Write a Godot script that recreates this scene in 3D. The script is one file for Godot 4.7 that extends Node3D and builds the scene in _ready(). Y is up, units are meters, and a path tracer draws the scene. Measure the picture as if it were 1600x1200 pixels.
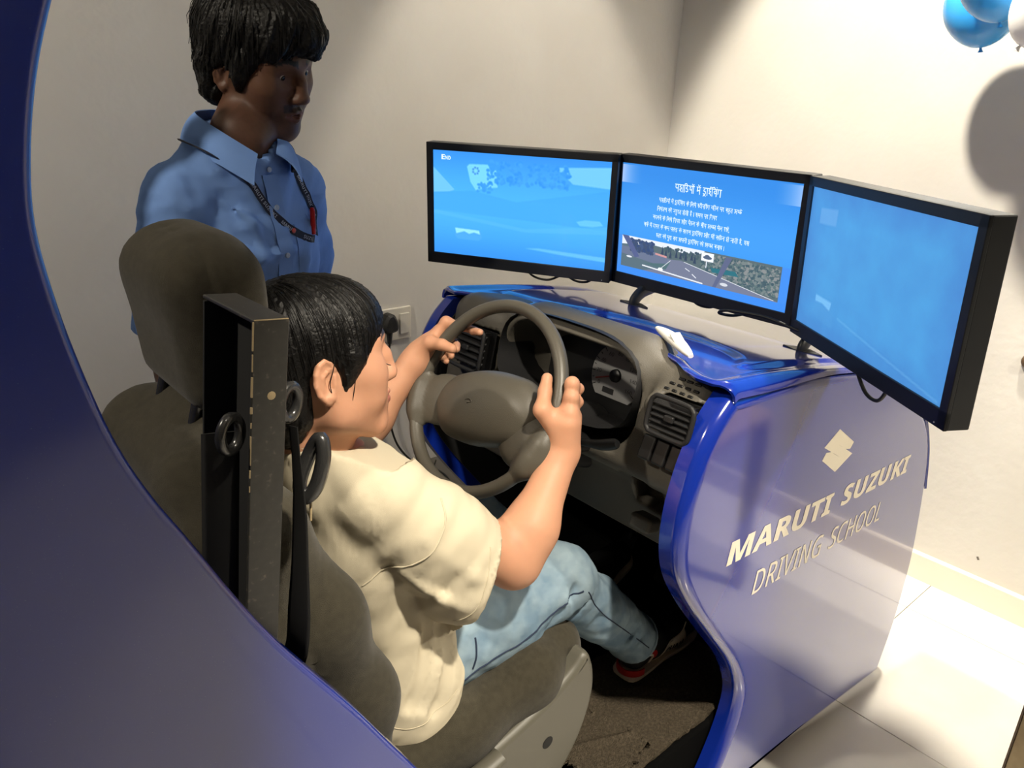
extends Node3D
# A driving simulator in a white showroom corner. x: to the driver's right, y: up, -z: the way the driver faces.

func _ready() -> void:
	# ------------------------------------------------------------ camera, sky, light, exposure
	var cam := Camera3D.new()
	cam.name = "camera"
	cam.fov = 53.13
	cam.near = 0.05
	cam.far = 60.0
	add_child(cam)
	cam.transform = Transform3D(Basis(Vector3.UP, deg_to_rad(47.99)) * Basis(Vector3.RIGHT, deg_to_rad(-20.685)) * Basis(Vector3.BACK, deg_to_rad(2.533)), Vector3(0, 1.55, 0))
	cam.current = true
	var env := Environment.new()
	env.background_mode = Environment.BG_COLOR
	env.background_color = Color(0.5, 0.52, 0.55)
	env.tonemap_mode = Environment.TONE_MAPPER_LINEAR
	env.tonemap_exposure = 1.0
	env.sdfgi_enabled = true
	env.ssao_enabled = true
	env.ssil_enabled = true
	var we := WorldEnvironment.new()
	we.name = "environment"
	we.environment = env
	add_child(we)
	materials()
	# ceiling spots: place, target, energy, half angle
	spot(Vector3(-1.02, 2.74, -1.50), Vector3(-1.10, 1.50, -2.66), 6.6, 30.0, "recessed ceiling spotlight washing the wall behind the balloons")
	spot(Vector3(-0.72, 2.74, -2.30), Vector3(-0.28, 0.0, -1.62), 9.0, 29.0, "recessed ceiling spotlight above the front of the lettered blue panel")
	spot(Vector3(0.25, 2.74, -0.50), Vector3(-0.80, 0.82, -0.76), 7.6, 15.5, "recessed ceiling spotlight aimed down at the seated boy")
	spot(Vector3(1.40, 2.74, -1.70), Vector3(0.70, 0.0, -1.75), 6.0, 44.0, "recessed ceiling spotlight over the empty floor beyond the table")
	spot(Vector3(-1.10, 2.74, 1.10), Vector3(-2.06, 0.95, -0.10), 3.5, 44.0, "added fill spotlight behind the rear shell, brightening the left wall")  # unseen lamp added as fill for the left wall
	spot(Vector3(-1.30, 2.74, -1.75), Vector3(-2.06, 0.95, -1.85), 1.4, 30.0, "recessed ceiling spotlight above the left monitor, turned to the left wall")
	# ------------------------------------------------------------ the room, large things first
	room()
	cowl()
	rear_body()
	dashboard()
	driver_seat()
	belt_post()
	monitors()
	steering_wheel()
	standing_man()
	seated_boy()
	small_things()

# ---------------------------------------------------------------- naming and tagging
func put(o: Node3D, called: String, parent: Node = self) -> Node3D:
	o.name = called
	parent.add_child(o, true)
	return o

func tag(o: Node, label: String, category: String = "", group: String = "", kind: String = "") -> Node:
	if label: o.set_meta("label", label)
	if category: o.set_meta("category", category)
	if group: o.set_meta("group", group)
	if kind: o.set_meta("kind", kind)
	return o

func thing(called: String, label: String, category: String, at := Vector3.ZERO, group := "") -> Node3D:
	var o := Node3D.new()
	o.name = numbered(called)
	add_child(o, true)
	o.position = at
	tag(o, label, category, group)
	return o

var taken := {}
func numbered(called: String, parent: Node = self) -> String:
	var key := str(parent.get_instance_id()) + called
	var n: int = taken.get(key, 0)
	taken[key] = n + 1
	return called if n == 0 else "%s_%03d" % [called, n]

func mesh_at(called: String, m: Mesh, mat: Material, parent: Node = self, xf := Transform3D()) -> MeshInstance3D:
	var o := MeshInstance3D.new()
	o.name = numbered(called, parent)
	o.mesh = m
	o.material_override = mat
	parent.add_child(o, true)
	o.transform = xf
	return o

# obj: a mesh given in world coordinates put under a thing at that thing's base
func obj(called: String, b: MB, mat: Material, parent: Node = self) -> MeshInstance3D:
	var shift := Vector3.ZERO
	var p: Node = parent
	while p is Node3D and p != self:
		shift += p.position
		p = p.get_parent()
	return mesh_at(called, b.commit(shift), mat, parent)

# ---------------------------------------------------------------- mesh builder
class MB:
	var v := PackedVector3Array()
	var n := PackedVector3Array()
	var c := PackedColorArray()
	var uv := PackedVector2Array()
	var ix := PackedInt32Array()
	var colored := false
	var mapped := false

	func commit(shift := Vector3.ZERO) -> ArrayMesh:
		var m := ArrayMesh.new()
		if ix.is_empty():
			return m
		var a := []
		a.resize(Mesh.ARRAY_MAX)
		var vv := v
		if shift != Vector3.ZERO:
			vv = PackedVector3Array()
			vv.resize(v.size())
			for i in v.size(): vv[i] = v[i] - shift
		a[Mesh.ARRAY_VERTEX] = vv
		a[Mesh.ARRAY_NORMAL] = n
		if colored: a[Mesh.ARRAY_COLOR] = c
		if mapped: a[Mesh.ARRAY_TEX_UV] = uv
		a[Mesh.ARRAY_INDEX] = ix
		m.add_surface_from_arrays(Mesh.PRIMITIVE_TRIANGLES, a)
		return m

	# a triangle whose outside is the side that normal nn looks from; clockwise from there
	func face(a: int, b: int, d: int) -> void:
		ix.append(a); ix.append(b); ix.append(d)

	func flat(p: Array, out: Vector3) -> void: # a flat convex polygon
		var at := v.size()
		var nn: Vector3 = (p[1] - p[0]).cross(p[2] - p[0]).normalized()
		var turned := nn.dot(out) < 0.0
		if turned: nn = -nn
		for q in p:
			v.append(q); n.append(nn); uv.append(Vector2.ZERO); c.append(Color.WHITE)
		for k in range(1, p.size() - 1):
			if turned: face(at, at + k, at + k + 1)
			else: face(at, at + k + 1, at + k)

	# a box with rounded edges; seg 1 is a chamfer
	func rbox(xf: Transform3D, size: Vector3, r: float, seg := 2) -> MB:
		var h := size * 0.5
		r = minf(r, minf(h.x, minf(h.y, h.z)) * 0.999)
		var off: Array[float] = []
		for k in seg + 1: off.append(r * (1.0 - tan(PI / 4.0 * (1.0 - float(k) / seg))))
		for ax in 3:
			for sg in [-1.0, 1.0]:
				var a1 := (ax + 1) % 3
				var a2 := (ax + 2) % 3
				var l1: Array[float] = []
				var l2: Array[float] = []
				for o in off:
					l1.append(-h[a1] + o); l2.append(-h[a2] + o)
				for k in off.size():
					l1.append(h[a1] - off[off.size() - 1 - k]); l2.append(h[a2] - off[off.size() - 1 - k])
				var at := v.size()
				for i in l1.size():
					for j in l2.size():
						var p := Vector3.ZERO
						p[ax] = h[ax] * sg
						p[a1] = l1[i]
						p[a2] = l2[j]
						var inner := p.clamp(-h + Vector3.ONE * r, h - Vector3.ONE * r)
						var d := p - inner
						var nn := d.normalized()
						p = inner + nn * r
						v.append(xf * p); n.append((xf.basis * nn).normalized()); uv.append(Vector2(l1[i], l2[j])); c.append(Color.WHITE)
				var w := l2.size()
				for i in l1.size() - 1:
					for j in w - 1:
						var q := at + i * w + j
						if sg > 0.0:
							face(q, q + 1, q + w); face(q + 1, q + w + 1, q + w)
						else:
							face(q, q + w, q + 1); face(q + 1, q + w, q + w + 1)
		return self

	func boxat(lo: Vector3, hi: Vector3, r := 0.004, seg := 1) -> MB:
		return rbox(Transform3D(Basis(), (lo + hi) * 0.5), (hi - lo).abs(), r, seg)

	# tube along a path; radii per point; e flattens the tube along the second axis
	func tube(path: PackedVector3Array, radii: Variant, sides := 12, closed := false, flat_ := 1.0, up := Vector3.ZERO, caps := true, square := 0.0) -> MB:
		var cnt := path.size()
		var t0 := (path[1] - path[0]).normalized()
		var side := (up if up != Vector3.ZERO else (Vector3.UP if absf(t0.y) < 0.9 else Vector3.RIGHT)).cross(t0).normalized()
		var at := v.size()
		var rings := cnt + (1 if closed else 0)
		for i in rings:
			var k := i % cnt
			var t: Vector3
			if closed: t = (path[(k + 1) % cnt] - path[(k + cnt - 1) % cnt]).normalized()
			elif k == 0: t = t0
			elif k == cnt - 1: t = (path[k] - path[k - 1]).normalized()
			else: t = (path[k + 1] - path[k - 1]).normalized()
			if up != Vector3.ZERO: side = up.cross(t).normalized()
			side = (side - t * side.dot(t)).normalized()
			var other := t.cross(side)
			var r: float = radii if radii is float else radii[k]
			for s in sides + 1:
				var a := TAU * s / sides
				var x := cos(a)
				var y := sin(a)
				if square > 0.0:
					var m := pow(pow(absf(x), 2.0 + square) + pow(absf(y), 2.0 + square), -1.0 / (2.0 + square))
					x *= m; y *= m
				var dir := side * x + other * y * flat_
				v.append(path[k] + dir * r)
				n.append((side * x * flat_ + other * y).normalized())
				uv.append(Vector2(float(s) / sides, float(i) / rings)); c.append(Color.WHITE)
		var w := sides + 1
		for i in rings - 1:
			for s in sides:
				var q := at + i * w + s
				face(q, q + w, q + 1); face(q + 1, q + w, q + w + 1)
		if caps and not closed:
			for e in [0, rings - 1]:
				var ce := v.size()
				var dir := (path[0] - path[1]).normalized() if e == 0 else (path[cnt - 1] - path[cnt - 2]).normalized()
				v.append(path[0] if e == 0 else path[cnt - 1]); n.append(dir); uv.append(Vector2.ZERO); c.append(Color.WHITE)
				for s in sides + 1:
					v.append(v[at + e * w + s]); n.append(dir); uv.append(Vector2.ZERO); c.append(Color.WHITE)
				for s in sides:
					if e == 0: face(ce, ce + 1 + s, ce + 2 + s)
					else: face(ce, ce + 2 + s, ce + 1 + s)
		return self

	# profile points (radius, height) turned round the y axis of xf; outside is away from the axis when the profile goes upwards
	func lathe(xf: Transform3D, prof: Array, seg := 32) -> MB:
		var at := v.size()
		var cnt := prof.size()
		for i in cnt:
			var a: Vector2 = prof[maxi(i - 1, 0)]
			var b: Vector2 = prof[mini(i + 1, cnt - 1)]
			var d := (b - a).normalized()
			for s in seg + 1:
				var t := TAU * s / seg
				var nn := Vector3(cos(t) * d.y, -d.x, sin(t) * d.y)
				v.append(xf * Vector3(cos(t) * prof[i].x, prof[i].y, sin(t) * prof[i].x)); n.append((xf.basis * nn).normalized())
				uv.append(Vector2(float(s) / seg, float(i) / cnt)); c.append(Color.WHITE)
		var w := seg + 1
		for i in cnt - 1:
			for s in seg:
				var q := at + i * w + s
				face(q, q + 1, q + w); face(q + 1, q + w + 1, q + w)
		return self

	# a sheet of given thickness over f(u, v); out is roughly the outside
	func sheet(f: Callable, nu: int, nv: int, thick: float, out: Vector3) -> MB:
		var g := PackedVector3Array()
		for i in nu + 1:
			for j in nv + 1: g.append(f.call(float(i) / nu, float(j) / nv))
		var w := nv + 1
		var gn := PackedVector3Array()
		for i in nu + 1:
			for j in w:
				var du := g[mini(i + 1, nu) * w + j] - g[maxi(i - 1, 0) * w + j]
				var dv := g[i * w + mini(j + 1, nv)] - g[i * w + maxi(j - 1, 0)]
				gn.append(du.cross(dv).normalized())
		var mid := gn[(nu / 2) * w + nv / 2]
		var sgn := 1.0 if mid.dot(out) > 0.0 else -1.0
		var at := v.size()
		for layer in 2:
			if layer == 1 and thick <= 0.0: break
			for i in nu + 1:
				for j in w:
					var q := i * w + j
					var nn := gn[q] * sgn
					v.append(g[q] - nn * thick * layer); n.append(nn if layer == 0 else -nn)
					uv.append(Vector2(float(i) / nu, float(j) / nv)); c.append(Color.WHITE)
			for i in nu:
				for j in nv:
					var q := at + layer * (nu + 1) * w + i * w + j
					if (sgn > 0.0) == (layer == 0):
						face(q, q + 1, q + w); face(q + 1, q + w + 1, q + w)
					else:
						face(q, q + w, q + 1); face(q + 1, q + w, q + w + 1)
		if thick > 0.0:
			var loop: Array[int] = []
			for i in nu: loop.append(i * w)
			for j in nv: loop.append(nu * w + j)
			for i in nu: loop.append((nu - i) * w + nv)
			for j in nv: loop.append(nv - j)
			var cen := g[(nu / 2) * w + nv / 2]
			for k in loop.size():
				var a := loop[k]
				var b := loop[(k + 1) % loop.size()]
				flat([g[a], g[b], g[b] - gn[b] * sgn * thick, g[a] - gn[a] * sgn * thick], (g[a] + g[b]) * 0.5 - cen)
		return self

	# polygon (x, y) pushed along z from z0 to z1 in xf, with a chamfer of b at the z1 side
	func prism(xf: Transform3D, poly: PackedVector2Array, z0: float, z1: float, b := 0.0) -> MB:
		if Geometry2D.is_polygon_clockwise(poly):
			poly = poly.duplicate()
			poly.reverse()
		var cnt := poly.size()
		var inn := PackedVector2Array()
		var outn := PackedVector2Array()
		for k in cnt:
			var e0 := (poly[k] - poly[(k + cnt - 1) % cnt]).normalized()
			var e1 := (poly[(k + 1) % cnt] - poly[k]).normalized()
			var m := Vector2(e0.y, -e0.x) + Vector2(e1.y, -e1.x)
			m = m.normalized() / maxf(0.4, m.normalized().dot(Vector2(e0.y, -e0.x)))
			outn.append(m)
			inn.append(poly[k] - m * b)
		var tri := Geometry2D.triangulate_polygon(inn)
		if tri.is_empty():
			inn = poly
			tri = Geometry2D.triangulate_polygon(inn)
		var zs := 1.0 if z1 > z0 else -1.0
		for layer in 2:
			var at := v.size()
			var nn := (xf.basis * Vector3(0, 0, zs if layer == 0 else -zs)).normalized()
			for k in cnt:
				var q := inn[k] if layer == 0 else poly[k]
				v.append(xf * Vector3(q.x, q.y, z1 if layer == 0 else z0)); n.append(nn); uv.append(q); c.append(Color.WHITE)
			for k in range(0, tri.size(), 3):
				var p0 := v[at + tri[k]]
				var cr := (v[at + tri[k + 1]] - p0).cross(v[at + tri[k + 2]] - p0)
				if cr.dot(nn) > 0.0: face(at + tri[k], at + tri[k + 2], at + tri[k + 1])
				else: face(at + tri[k], at + tri[k + 1], at + tri[k + 2])
		for k in cnt:
			var j := (k + 1) % cnt
			var e := poly[j] - poly[k]
			var o := (xf.basis * Vector3(e.y, -e.x, 0)).normalized()
			var zb := z1 - zs * b
			flat([xf * Vector3(poly[k].x, poly[k].y, z0), xf * Vector3(poly[j].x, poly[j].y, z0), xf * Vector3(poly[j].x, poly[j].y, zb), xf * Vector3(poly[k].x, poly[k].y, zb)], o)
			if b > 0.0:
				flat([xf * Vector3(poly[k].x, poly[k].y, zb), xf * Vector3(poly[j].x, poly[j].y, zb), xf * Vector3(inn[j].x, inn[j].y, z1), xf * Vector3(inn[k].x, inn[k].y, z1)], o + xf.basis * Vector3(0, 0, zs))
		return self

	func ball(xf: Transform3D, seg := 16) -> MB: # unit sphere through xf
		var prof := []
		for k in seg / 2 + 1:
			var a := -PI / 2 + PI * k / (seg / 2)
			prof.append(Vector2(cos(a), sin(a)))
		var at := v.size()
		lathe(xf, prof, seg)
		var inv := xf.basis.inverse().transposed()
		for k in range(at, v.size()): n[k] = (inv * (xf.affine_inverse() * v[k])).normalized()
		return self

	# the cup round the back of a shoe whose heel is at xf's origin
	func chain_heel(xf: Transform3D) -> MB:
		return sheet(func(u: float, w: float) -> Vector3:
			var a := PI * u
			return xf * Vector3(0.0355 * cos(a), 0.004 + 0.024 * w, -0.004 + 0.0385 * sin(a) + 0.0), 14, 3, 0.003, xf.basis * Vector3(0, 0, 1))

	# smooth normals where neighbours turn less than limit are kept by the builders; this tints all of it
	func tint(col: Color) -> MB:
		colored = true
		for k in c.size(): c[k] = col
		return self

static func looking(at: Vector3, z: Vector3, up := Vector3.UP) -> Transform3D:
	z = z.normalized()
	var x := up.cross(z)
	if x.length() < 1e-4: x = Vector3.RIGHT.cross(z)
	x = x.normalized()
	return Transform3D(Basis(x, z.cross(x), z), at)

static func smooth_path(p: Array, n := 8, closed := false) -> PackedVector3Array:
	var out := PackedVector3Array()
	var cnt := p.size()
	var last := cnt if closed else cnt - 1
	for i in last:
		var a: Vector3 = p[(i - 1 + cnt) % cnt] if closed else p[maxi(i - 1, 0)]
		var b: Vector3 = p[i]
		var d: Vector3 = p[(i + 1) % cnt]
		var e: Vector3 = p[(i + 2) % cnt] if closed else p[mini(i + 2, cnt - 1)]
		for k in n: out.append(b.cubic_interpolate(d, a, e, float(k) / n))
	if not closed: out.append(p[cnt - 1])
	return out

static func smooth_poly(p: Array, n := 6, closed := true) -> PackedVector2Array:
	var q := []
	for w in p: q.append(Vector3(w.x, w.y, 0))
	var out := PackedVector2Array()
	for w in smooth_path(q, n, closed): out.append(Vector2(w.x, w.y))
	return out

# ---------------------------------------------------------------- a field on a grid, meshed as surface nets
class Field:
	var org: Vector3
	var cell: float
	var nx: int
	var ny: int
	var nz: int
	var d := PackedFloat32Array()
	var lo := Vector3.ZERO
	var hi := Vector3.ZERO

	func _init(lo_: Vector3, hi_: Vector3, cell_: float) -> void:
		org = lo_
		cell = cell_
		nx = int(ceil((hi_.x - lo_.x) / cell)) + 1
		ny = int(ceil((hi_.y - lo_.y) / cell)) + 1
		nz = int(ceil((hi_.z - lo_.z) / cell)) + 1
		d.resize(nx * ny * nz)
		d.fill(0.08)

	# kind 0 tapered capsule a b ra rb; op 0 join, 1 cut; k smoothness; squash: vector whose direction is flattened by its length
	func cap(a: Vector3, b: Vector3, ra: float, rb: float, k := 0.02, op := 0, squash := Vector3.ZERO) -> Field:
		var grow := k + cell * 2.0 + 0.004
		var rm := maxf(ra, rb) + grow
		var s := squash.length()
		var sd := squash / s if s > 0.0 else Vector3.ZERO
		var f := 1.0 / s - 1.0 if s > 0.0 else 0.0
		var r3 := Vector3.ONE * rm
		var l := a.min(b) - r3
		var h := a.max(b) + r3
		var i0 := maxi(0, int((l.x - org.x) / cell)); var i1 := mini(nx - 1, int((h.x - org.x) / cell) + 1)
		var j0 := maxi(0, int((l.y - org.y) / cell)); var j1 := mini(ny - 1, int((h.y - org.y) / cell) + 1)
		var k0 := maxi(0, int((l.z - org.z) / cell)); var k1 := mini(nz - 1, int((h.z - org.z) / cell) + 1)
		var ab := b - a
		var inv := 1.0 / maxf(ab.length_squared(), 1e-9)
		var dr := rb - ra
		var flat := s > 0.0
		var scale_back := minf(1.0, s) if flat else 1.0
		for z in range(k0, k1 + 1):
			for y in range(j0, j1 + 1):
				var at := (z * ny + y) * nx
				var p := Vector3(org.x + i0 * cell, org.y + y * cell, org.z + z * cell) - a
				for x in range(i0, i1 + 1):
					var t := clampf(p.dot(ab) * inv, 0.0, 1.0)
					var q := p - ab * t
					var w: float
					if flat:
						q += sd * (q.dot(sd) * f)
					w = q.length() - ra - dr * t
					if w < grow:
						if flat: w *= lerpf(scale_back, 1.0, 0.5)
						var o := d[at + x]
						if op == 0:
							var e := maxf(k - absf(o - w), 0.0)
							d[at + x] = minf(o, w) - e * e * 0.25 / k
						else:
							w = -w
							var e := maxf(k - absf(o - w), 0.0)
							d[at + x] = maxf(o, w) + e * e * 0.25 / k
					p.x += cell
		return self

	func chain(pts: Array, rad: Array, k := 0.02, op := 0, squash := Vector3.ZERO) -> Field:
		for i in pts.size() - 1: cap(pts[i], pts[i + 1], rad[i], rad[i + 1], k, op, squash)
		return self

	func ell(xf: Transform3D, r: Vector3, k := 0.02, op := 0) -> Field:
		var grow := k + cell * 2.0 + 0.004
		var e3 := (xf.basis.x * (r.x + grow)).abs() + (xf.basis.y * (r.y + grow)).abs() + (xf.basis.z * (r.z + grow)).abs()
		return _local(xf, e3, 1, r, 0.0, k, op)

	func box(xf: Transform3D, half: Vector3, rnd: float, k := 0.01, op := 0) -> Field:
		var grow := k + cell * 2.0 + 0.004
		var e3 := (xf.basis.x * (half.x + grow)).abs() + (xf.basis.y * (half.y + grow)).abs() + (xf.basis.z * (half.z + grow)).abs()
		return _local(xf, e3, 2, half - Vector3.ONE * rnd, rnd, k, op)

	func _local(xf: Transform3D, e3: Vector3, kind: int, r: Vector3, rnd: float, k: float, op: int) -> Field:
		var l := xf.origin - e3
		var h := xf.origin + e3
		var i0 := maxi(0, int((l.x - org.x) / cell)); var i1 := mini(nx - 1, int((h.x - org.x) / cell) + 1)
		var j0 := maxi(0, int((l.y - org.y) / cell)); var j1 := mini(ny - 1, int((h.y - org.y) / cell) + 1)
		var k0 := maxi(0, int((l.z - org.z) / cell)); var k1 := mini(nz - 1, int((h.z - org.z) / cell) + 1)
		var back := xf.orthonormalized().affine_inverse()
		var step := back.basis.x * cell
		for z in range(k0, k1 + 1):
			for y in range(j0, j1 + 1):
				var at := (z * ny + y) * nx
				var p := back * Vector3(org.x + i0 * cell, org.y + y * cell, org.z + z * cell)
				for x in range(i0, i1 + 1):
					var w: float
					if kind == 1:
						var q := p / r
						var m := q.length()
						w = m * (m - 1.0) / maxf((q / r).length(), 1e-6) if m > 1e-4 else -minf(r.x, minf(r.y, r.z))
					else:
						var q := p.abs() - r
						w = q.max(Vector3.ZERO).length() + minf(maxf(q.x, maxf(q.y, q.z)), 0.0) - rnd
					var o := d[at + x]
					if op == 0:
						var e := maxf(k - absf(o - w), 0.0)
						d[at + x] = minf(o, w) - e * e * 0.25 / k
					else:
						w = -w
						var e := maxf(k - absf(o - w), 0.0)
						d[at + x] = maxf(o, w) + e * e * 0.25 / k
					p += step
		return self

	# keep what lies behind the plane through p whose normal is nn
	func plane(p: Vector3, nn: Vector3, k := 0.004, within := 1e9) -> Field:
		nn = nn.normalized()
		for z in nz:
			for y in ny:
				var at := (z * ny + y) * nx
				var q := Vector3(org.x, org.y + y * cell, org.z + z * cell) - p
				for x in nx:
					if d[at + x] < 0.079 and q.length_squared() < within * within:
						var w := q.dot(nn)
						var o := d[at + x]
						var e := maxf(k - absf(o - w), 0.0)
						d[at + x] = maxf(o, w) + e * e * 0.25 / k
					q.x += cell
		return self

	func carve(other: Field, by: float, k := 0.004) -> Field: # cut away where other (same grid) lies within by
		for i in d.size():
			var w := by - other.d[i]
			if w > -0.03: d[i] = maxf(d[i], w)
		return self

	func copy() -> Field:
		var f := Field.new(org, org + Vector3.ONE * cell, cell)
		f.nx = nx; f.ny = ny; f.nz = nz
		f.d = d.duplicate()
		return f

	# wrinkles: f(point) is added to the field near the surface
	func ruffle(f: Callable) -> Field:
		var band := cell * 3.0
		for z in nz:
			for y in ny:
				var at := (z * ny + y) * nx
				for x in nx:
					if absf(d[at + x]) < band: d[at + x] += f.call(Vector3(org.x + x * cell, org.y + y * cell, org.z + z * cell))
		return self

	func mesh(b: MB, color = null) -> MB:
		var made := PackedInt32Array()
		made.resize(nx * ny * nz)
		made.fill(-1)
		var base := b.v.size()
		var sy := nx
		var sz := nx * ny
		var lim := cell * 5.0
		for z in nz - 1:
			for y in ny - 1:
				var at := (z * ny + y) * nx
				for x in nx - 1:
					var i := at + x
					var d0 := d[i]
					if d0 > lim or d0 < -lim: continue
					var d1 := d[i + 1]; var d2 := d[i + sy]; var d3 := d[i + sy + 1]
					var d4 := d[i + sz]; var d5 := d[i + sz + 1]; var d6 := d[i + sz + sy]; var d7 := d[i + sz + sy + 1]
					var neg := int(d0 < 0.0) + int(d1 < 0.0) + int(d2 < 0.0) + int(d3 < 0.0) + int(d4 < 0.0) + int(d5 < 0.0) + int(d6 < 0.0) + int(d7 < 0.0)
					if neg == 0 or neg == 8: continue
					var s := Vector3.ZERO
					var cnt := 0
					if (d0 < 0.0) != (d1 < 0.0): s += Vector3(d0 / (d0 - d1), 0, 0); cnt += 1
					if (d2 < 0.0) != (d3 < 0.0): s += Vector3(d2 / (d2 - d3), 1, 0); cnt += 1
					if (d4 < 0.0) != (d5 < 0.0): s += Vector3(d4 / (d4 - d5), 0, 1); cnt += 1
					if (d6 < 0.0) != (d7 < 0.0): s += Vector3(d6 / (d6 - d7), 1, 1); cnt += 1
					if (d0 < 0.0) != (d2 < 0.0): s += Vector3(0, d0 / (d0 - d2), 0); cnt += 1
					if (d1 < 0.0) != (d3 < 0.0): s += Vector3(1, d1 / (d1 - d3), 0); cnt += 1
					if (d4 < 0.0) != (d6 < 0.0): s += Vector3(0, d4 / (d4 - d6), 1); cnt += 1
					if (d5 < 0.0) != (d7 < 0.0): s += Vector3(1, d5 / (d5 - d7), 1); cnt += 1
					if (d0 < 0.0) != (d4 < 0.0): s += Vector3(0, 0, d0 / (d0 - d4)); cnt += 1
					if (d1 < 0.0) != (d5 < 0.0): s += Vector3(1, 0, d1 / (d1 - d5)); cnt += 1
					if (d2 < 0.0) != (d6 < 0.0): s += Vector3(0, 1, d2 / (d2 - d6)); cnt += 1
					if (d3 < 0.0) != (d7 < 0.0): s += Vector3(1, 1, d3 / (d3 - d7)); cnt += 1
					made[i] = b.v.size()
					b.v.append(org + (Vector3(x, y, z) + s / cnt) * cell)
					b.n.append(Vector3((d1 - d0) + (d3 - d2) + (d5 - d4) + (d7 - d6), (d2 - d0) + (d3 - d1) + (d6 - d4) + (d7 - d5), (d4 - d0) + (d5 - d1) + (d6 - d2) + (d7 - d3)).normalized())
		for z in range(1, nz - 1):
			for y in range(1, ny - 1):
				var at := (z * ny + y) * nx
				for x in range(1, nx - 1):
					var i := at + x
					if made[i] < 0 and (d[i] > lim or d[i] < -lim): continue
					var inside := d[i] < 0.0
					if inside != (d[i + 1] < 0.0): quad(b, made[i], made[i - sy], made[i - sy - sz], made[i - sz], inside)
					if inside != (d[i + sy] < 0.0): quad(b, made[i], made[i - sz], made[i - sz - 1], made[i - 1], inside)
					if inside != (d[i + sz] < 0.0): quad(b, made[i], made[i - 1], made[i - 1 - sy], made[i - sy], inside)
		for k in range(base, b.v.size()):
			b.uv.append(Vector2.ZERO)
			b.c.append(color.call(b.v[k], b.n[k]) if color != null else Color.WHITE)
		if color != null: b.colored = true
		return b

	func quad(b: MB, i: int, j: int, k: int, l: int, inside: bool) -> void:
		if i < 0 or j < 0 or k < 0 or l < 0: return
		if inside:
			b.face(i, k, j); b.face(i, l, k)
		else:
			b.face(i, j, k); b.face(i, k, l)

# ---------------------------------------------------------------- materials
var M := {}

func mat(called: String, col: Color, rough := 0.6, metal := 0.0, spec := 0.5) -> StandardMaterial3D:
	var m := StandardMaterial3D.new()
	m.resource_name = called
	m.albedo_color = col
	m.roughness = rough
	m.metallic = metal
	m.metallic_specular = spec
	M[called] = m
	return m

func noise(seed_: int, freq: float, stops: Array, size := 512, normal := false, bump := 2.0, octaves := 4, kind := FastNoiseLite.TYPE_SIMPLEX_SMOOTH, domain := Vector2.ONE) -> NoiseTexture2D:
	var f := FastNoiseLite.new()
	f.seed = seed_
	f.noise_type = kind
	f.frequency = freq
	f.fractal_octaves = octaves
	var t := NoiseTexture2D.new()
	t.width = int(size * domain.x)
	t.height = int(size * domain.y)
	t.seamless = true
	t.noise = f
	t.as_normal_map = normal
	t.bump_strength = bump
	if stops.size():
		var g := Gradient.new()
		g.offsets = PackedFloat32Array([])
		var offs := PackedFloat32Array()
		var cols := PackedColorArray()
		for s in stops:
			offs.append(s[0])
			cols.append(s[1])
		g.offsets = offs
		g.colors = cols
		t.color_ramp = g
	return t

func tri(m: StandardMaterial3D, scale: float, sharp := 4.0) -> StandardMaterial3D:
	m.uv1_triplanar = true
	m.uv1_scale = Vector3.ONE * scale
	m.uv1_triplanar_sharpness = sharp
	return m

func grey(a: float) -> Color: return Color(a, a, a)

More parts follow.
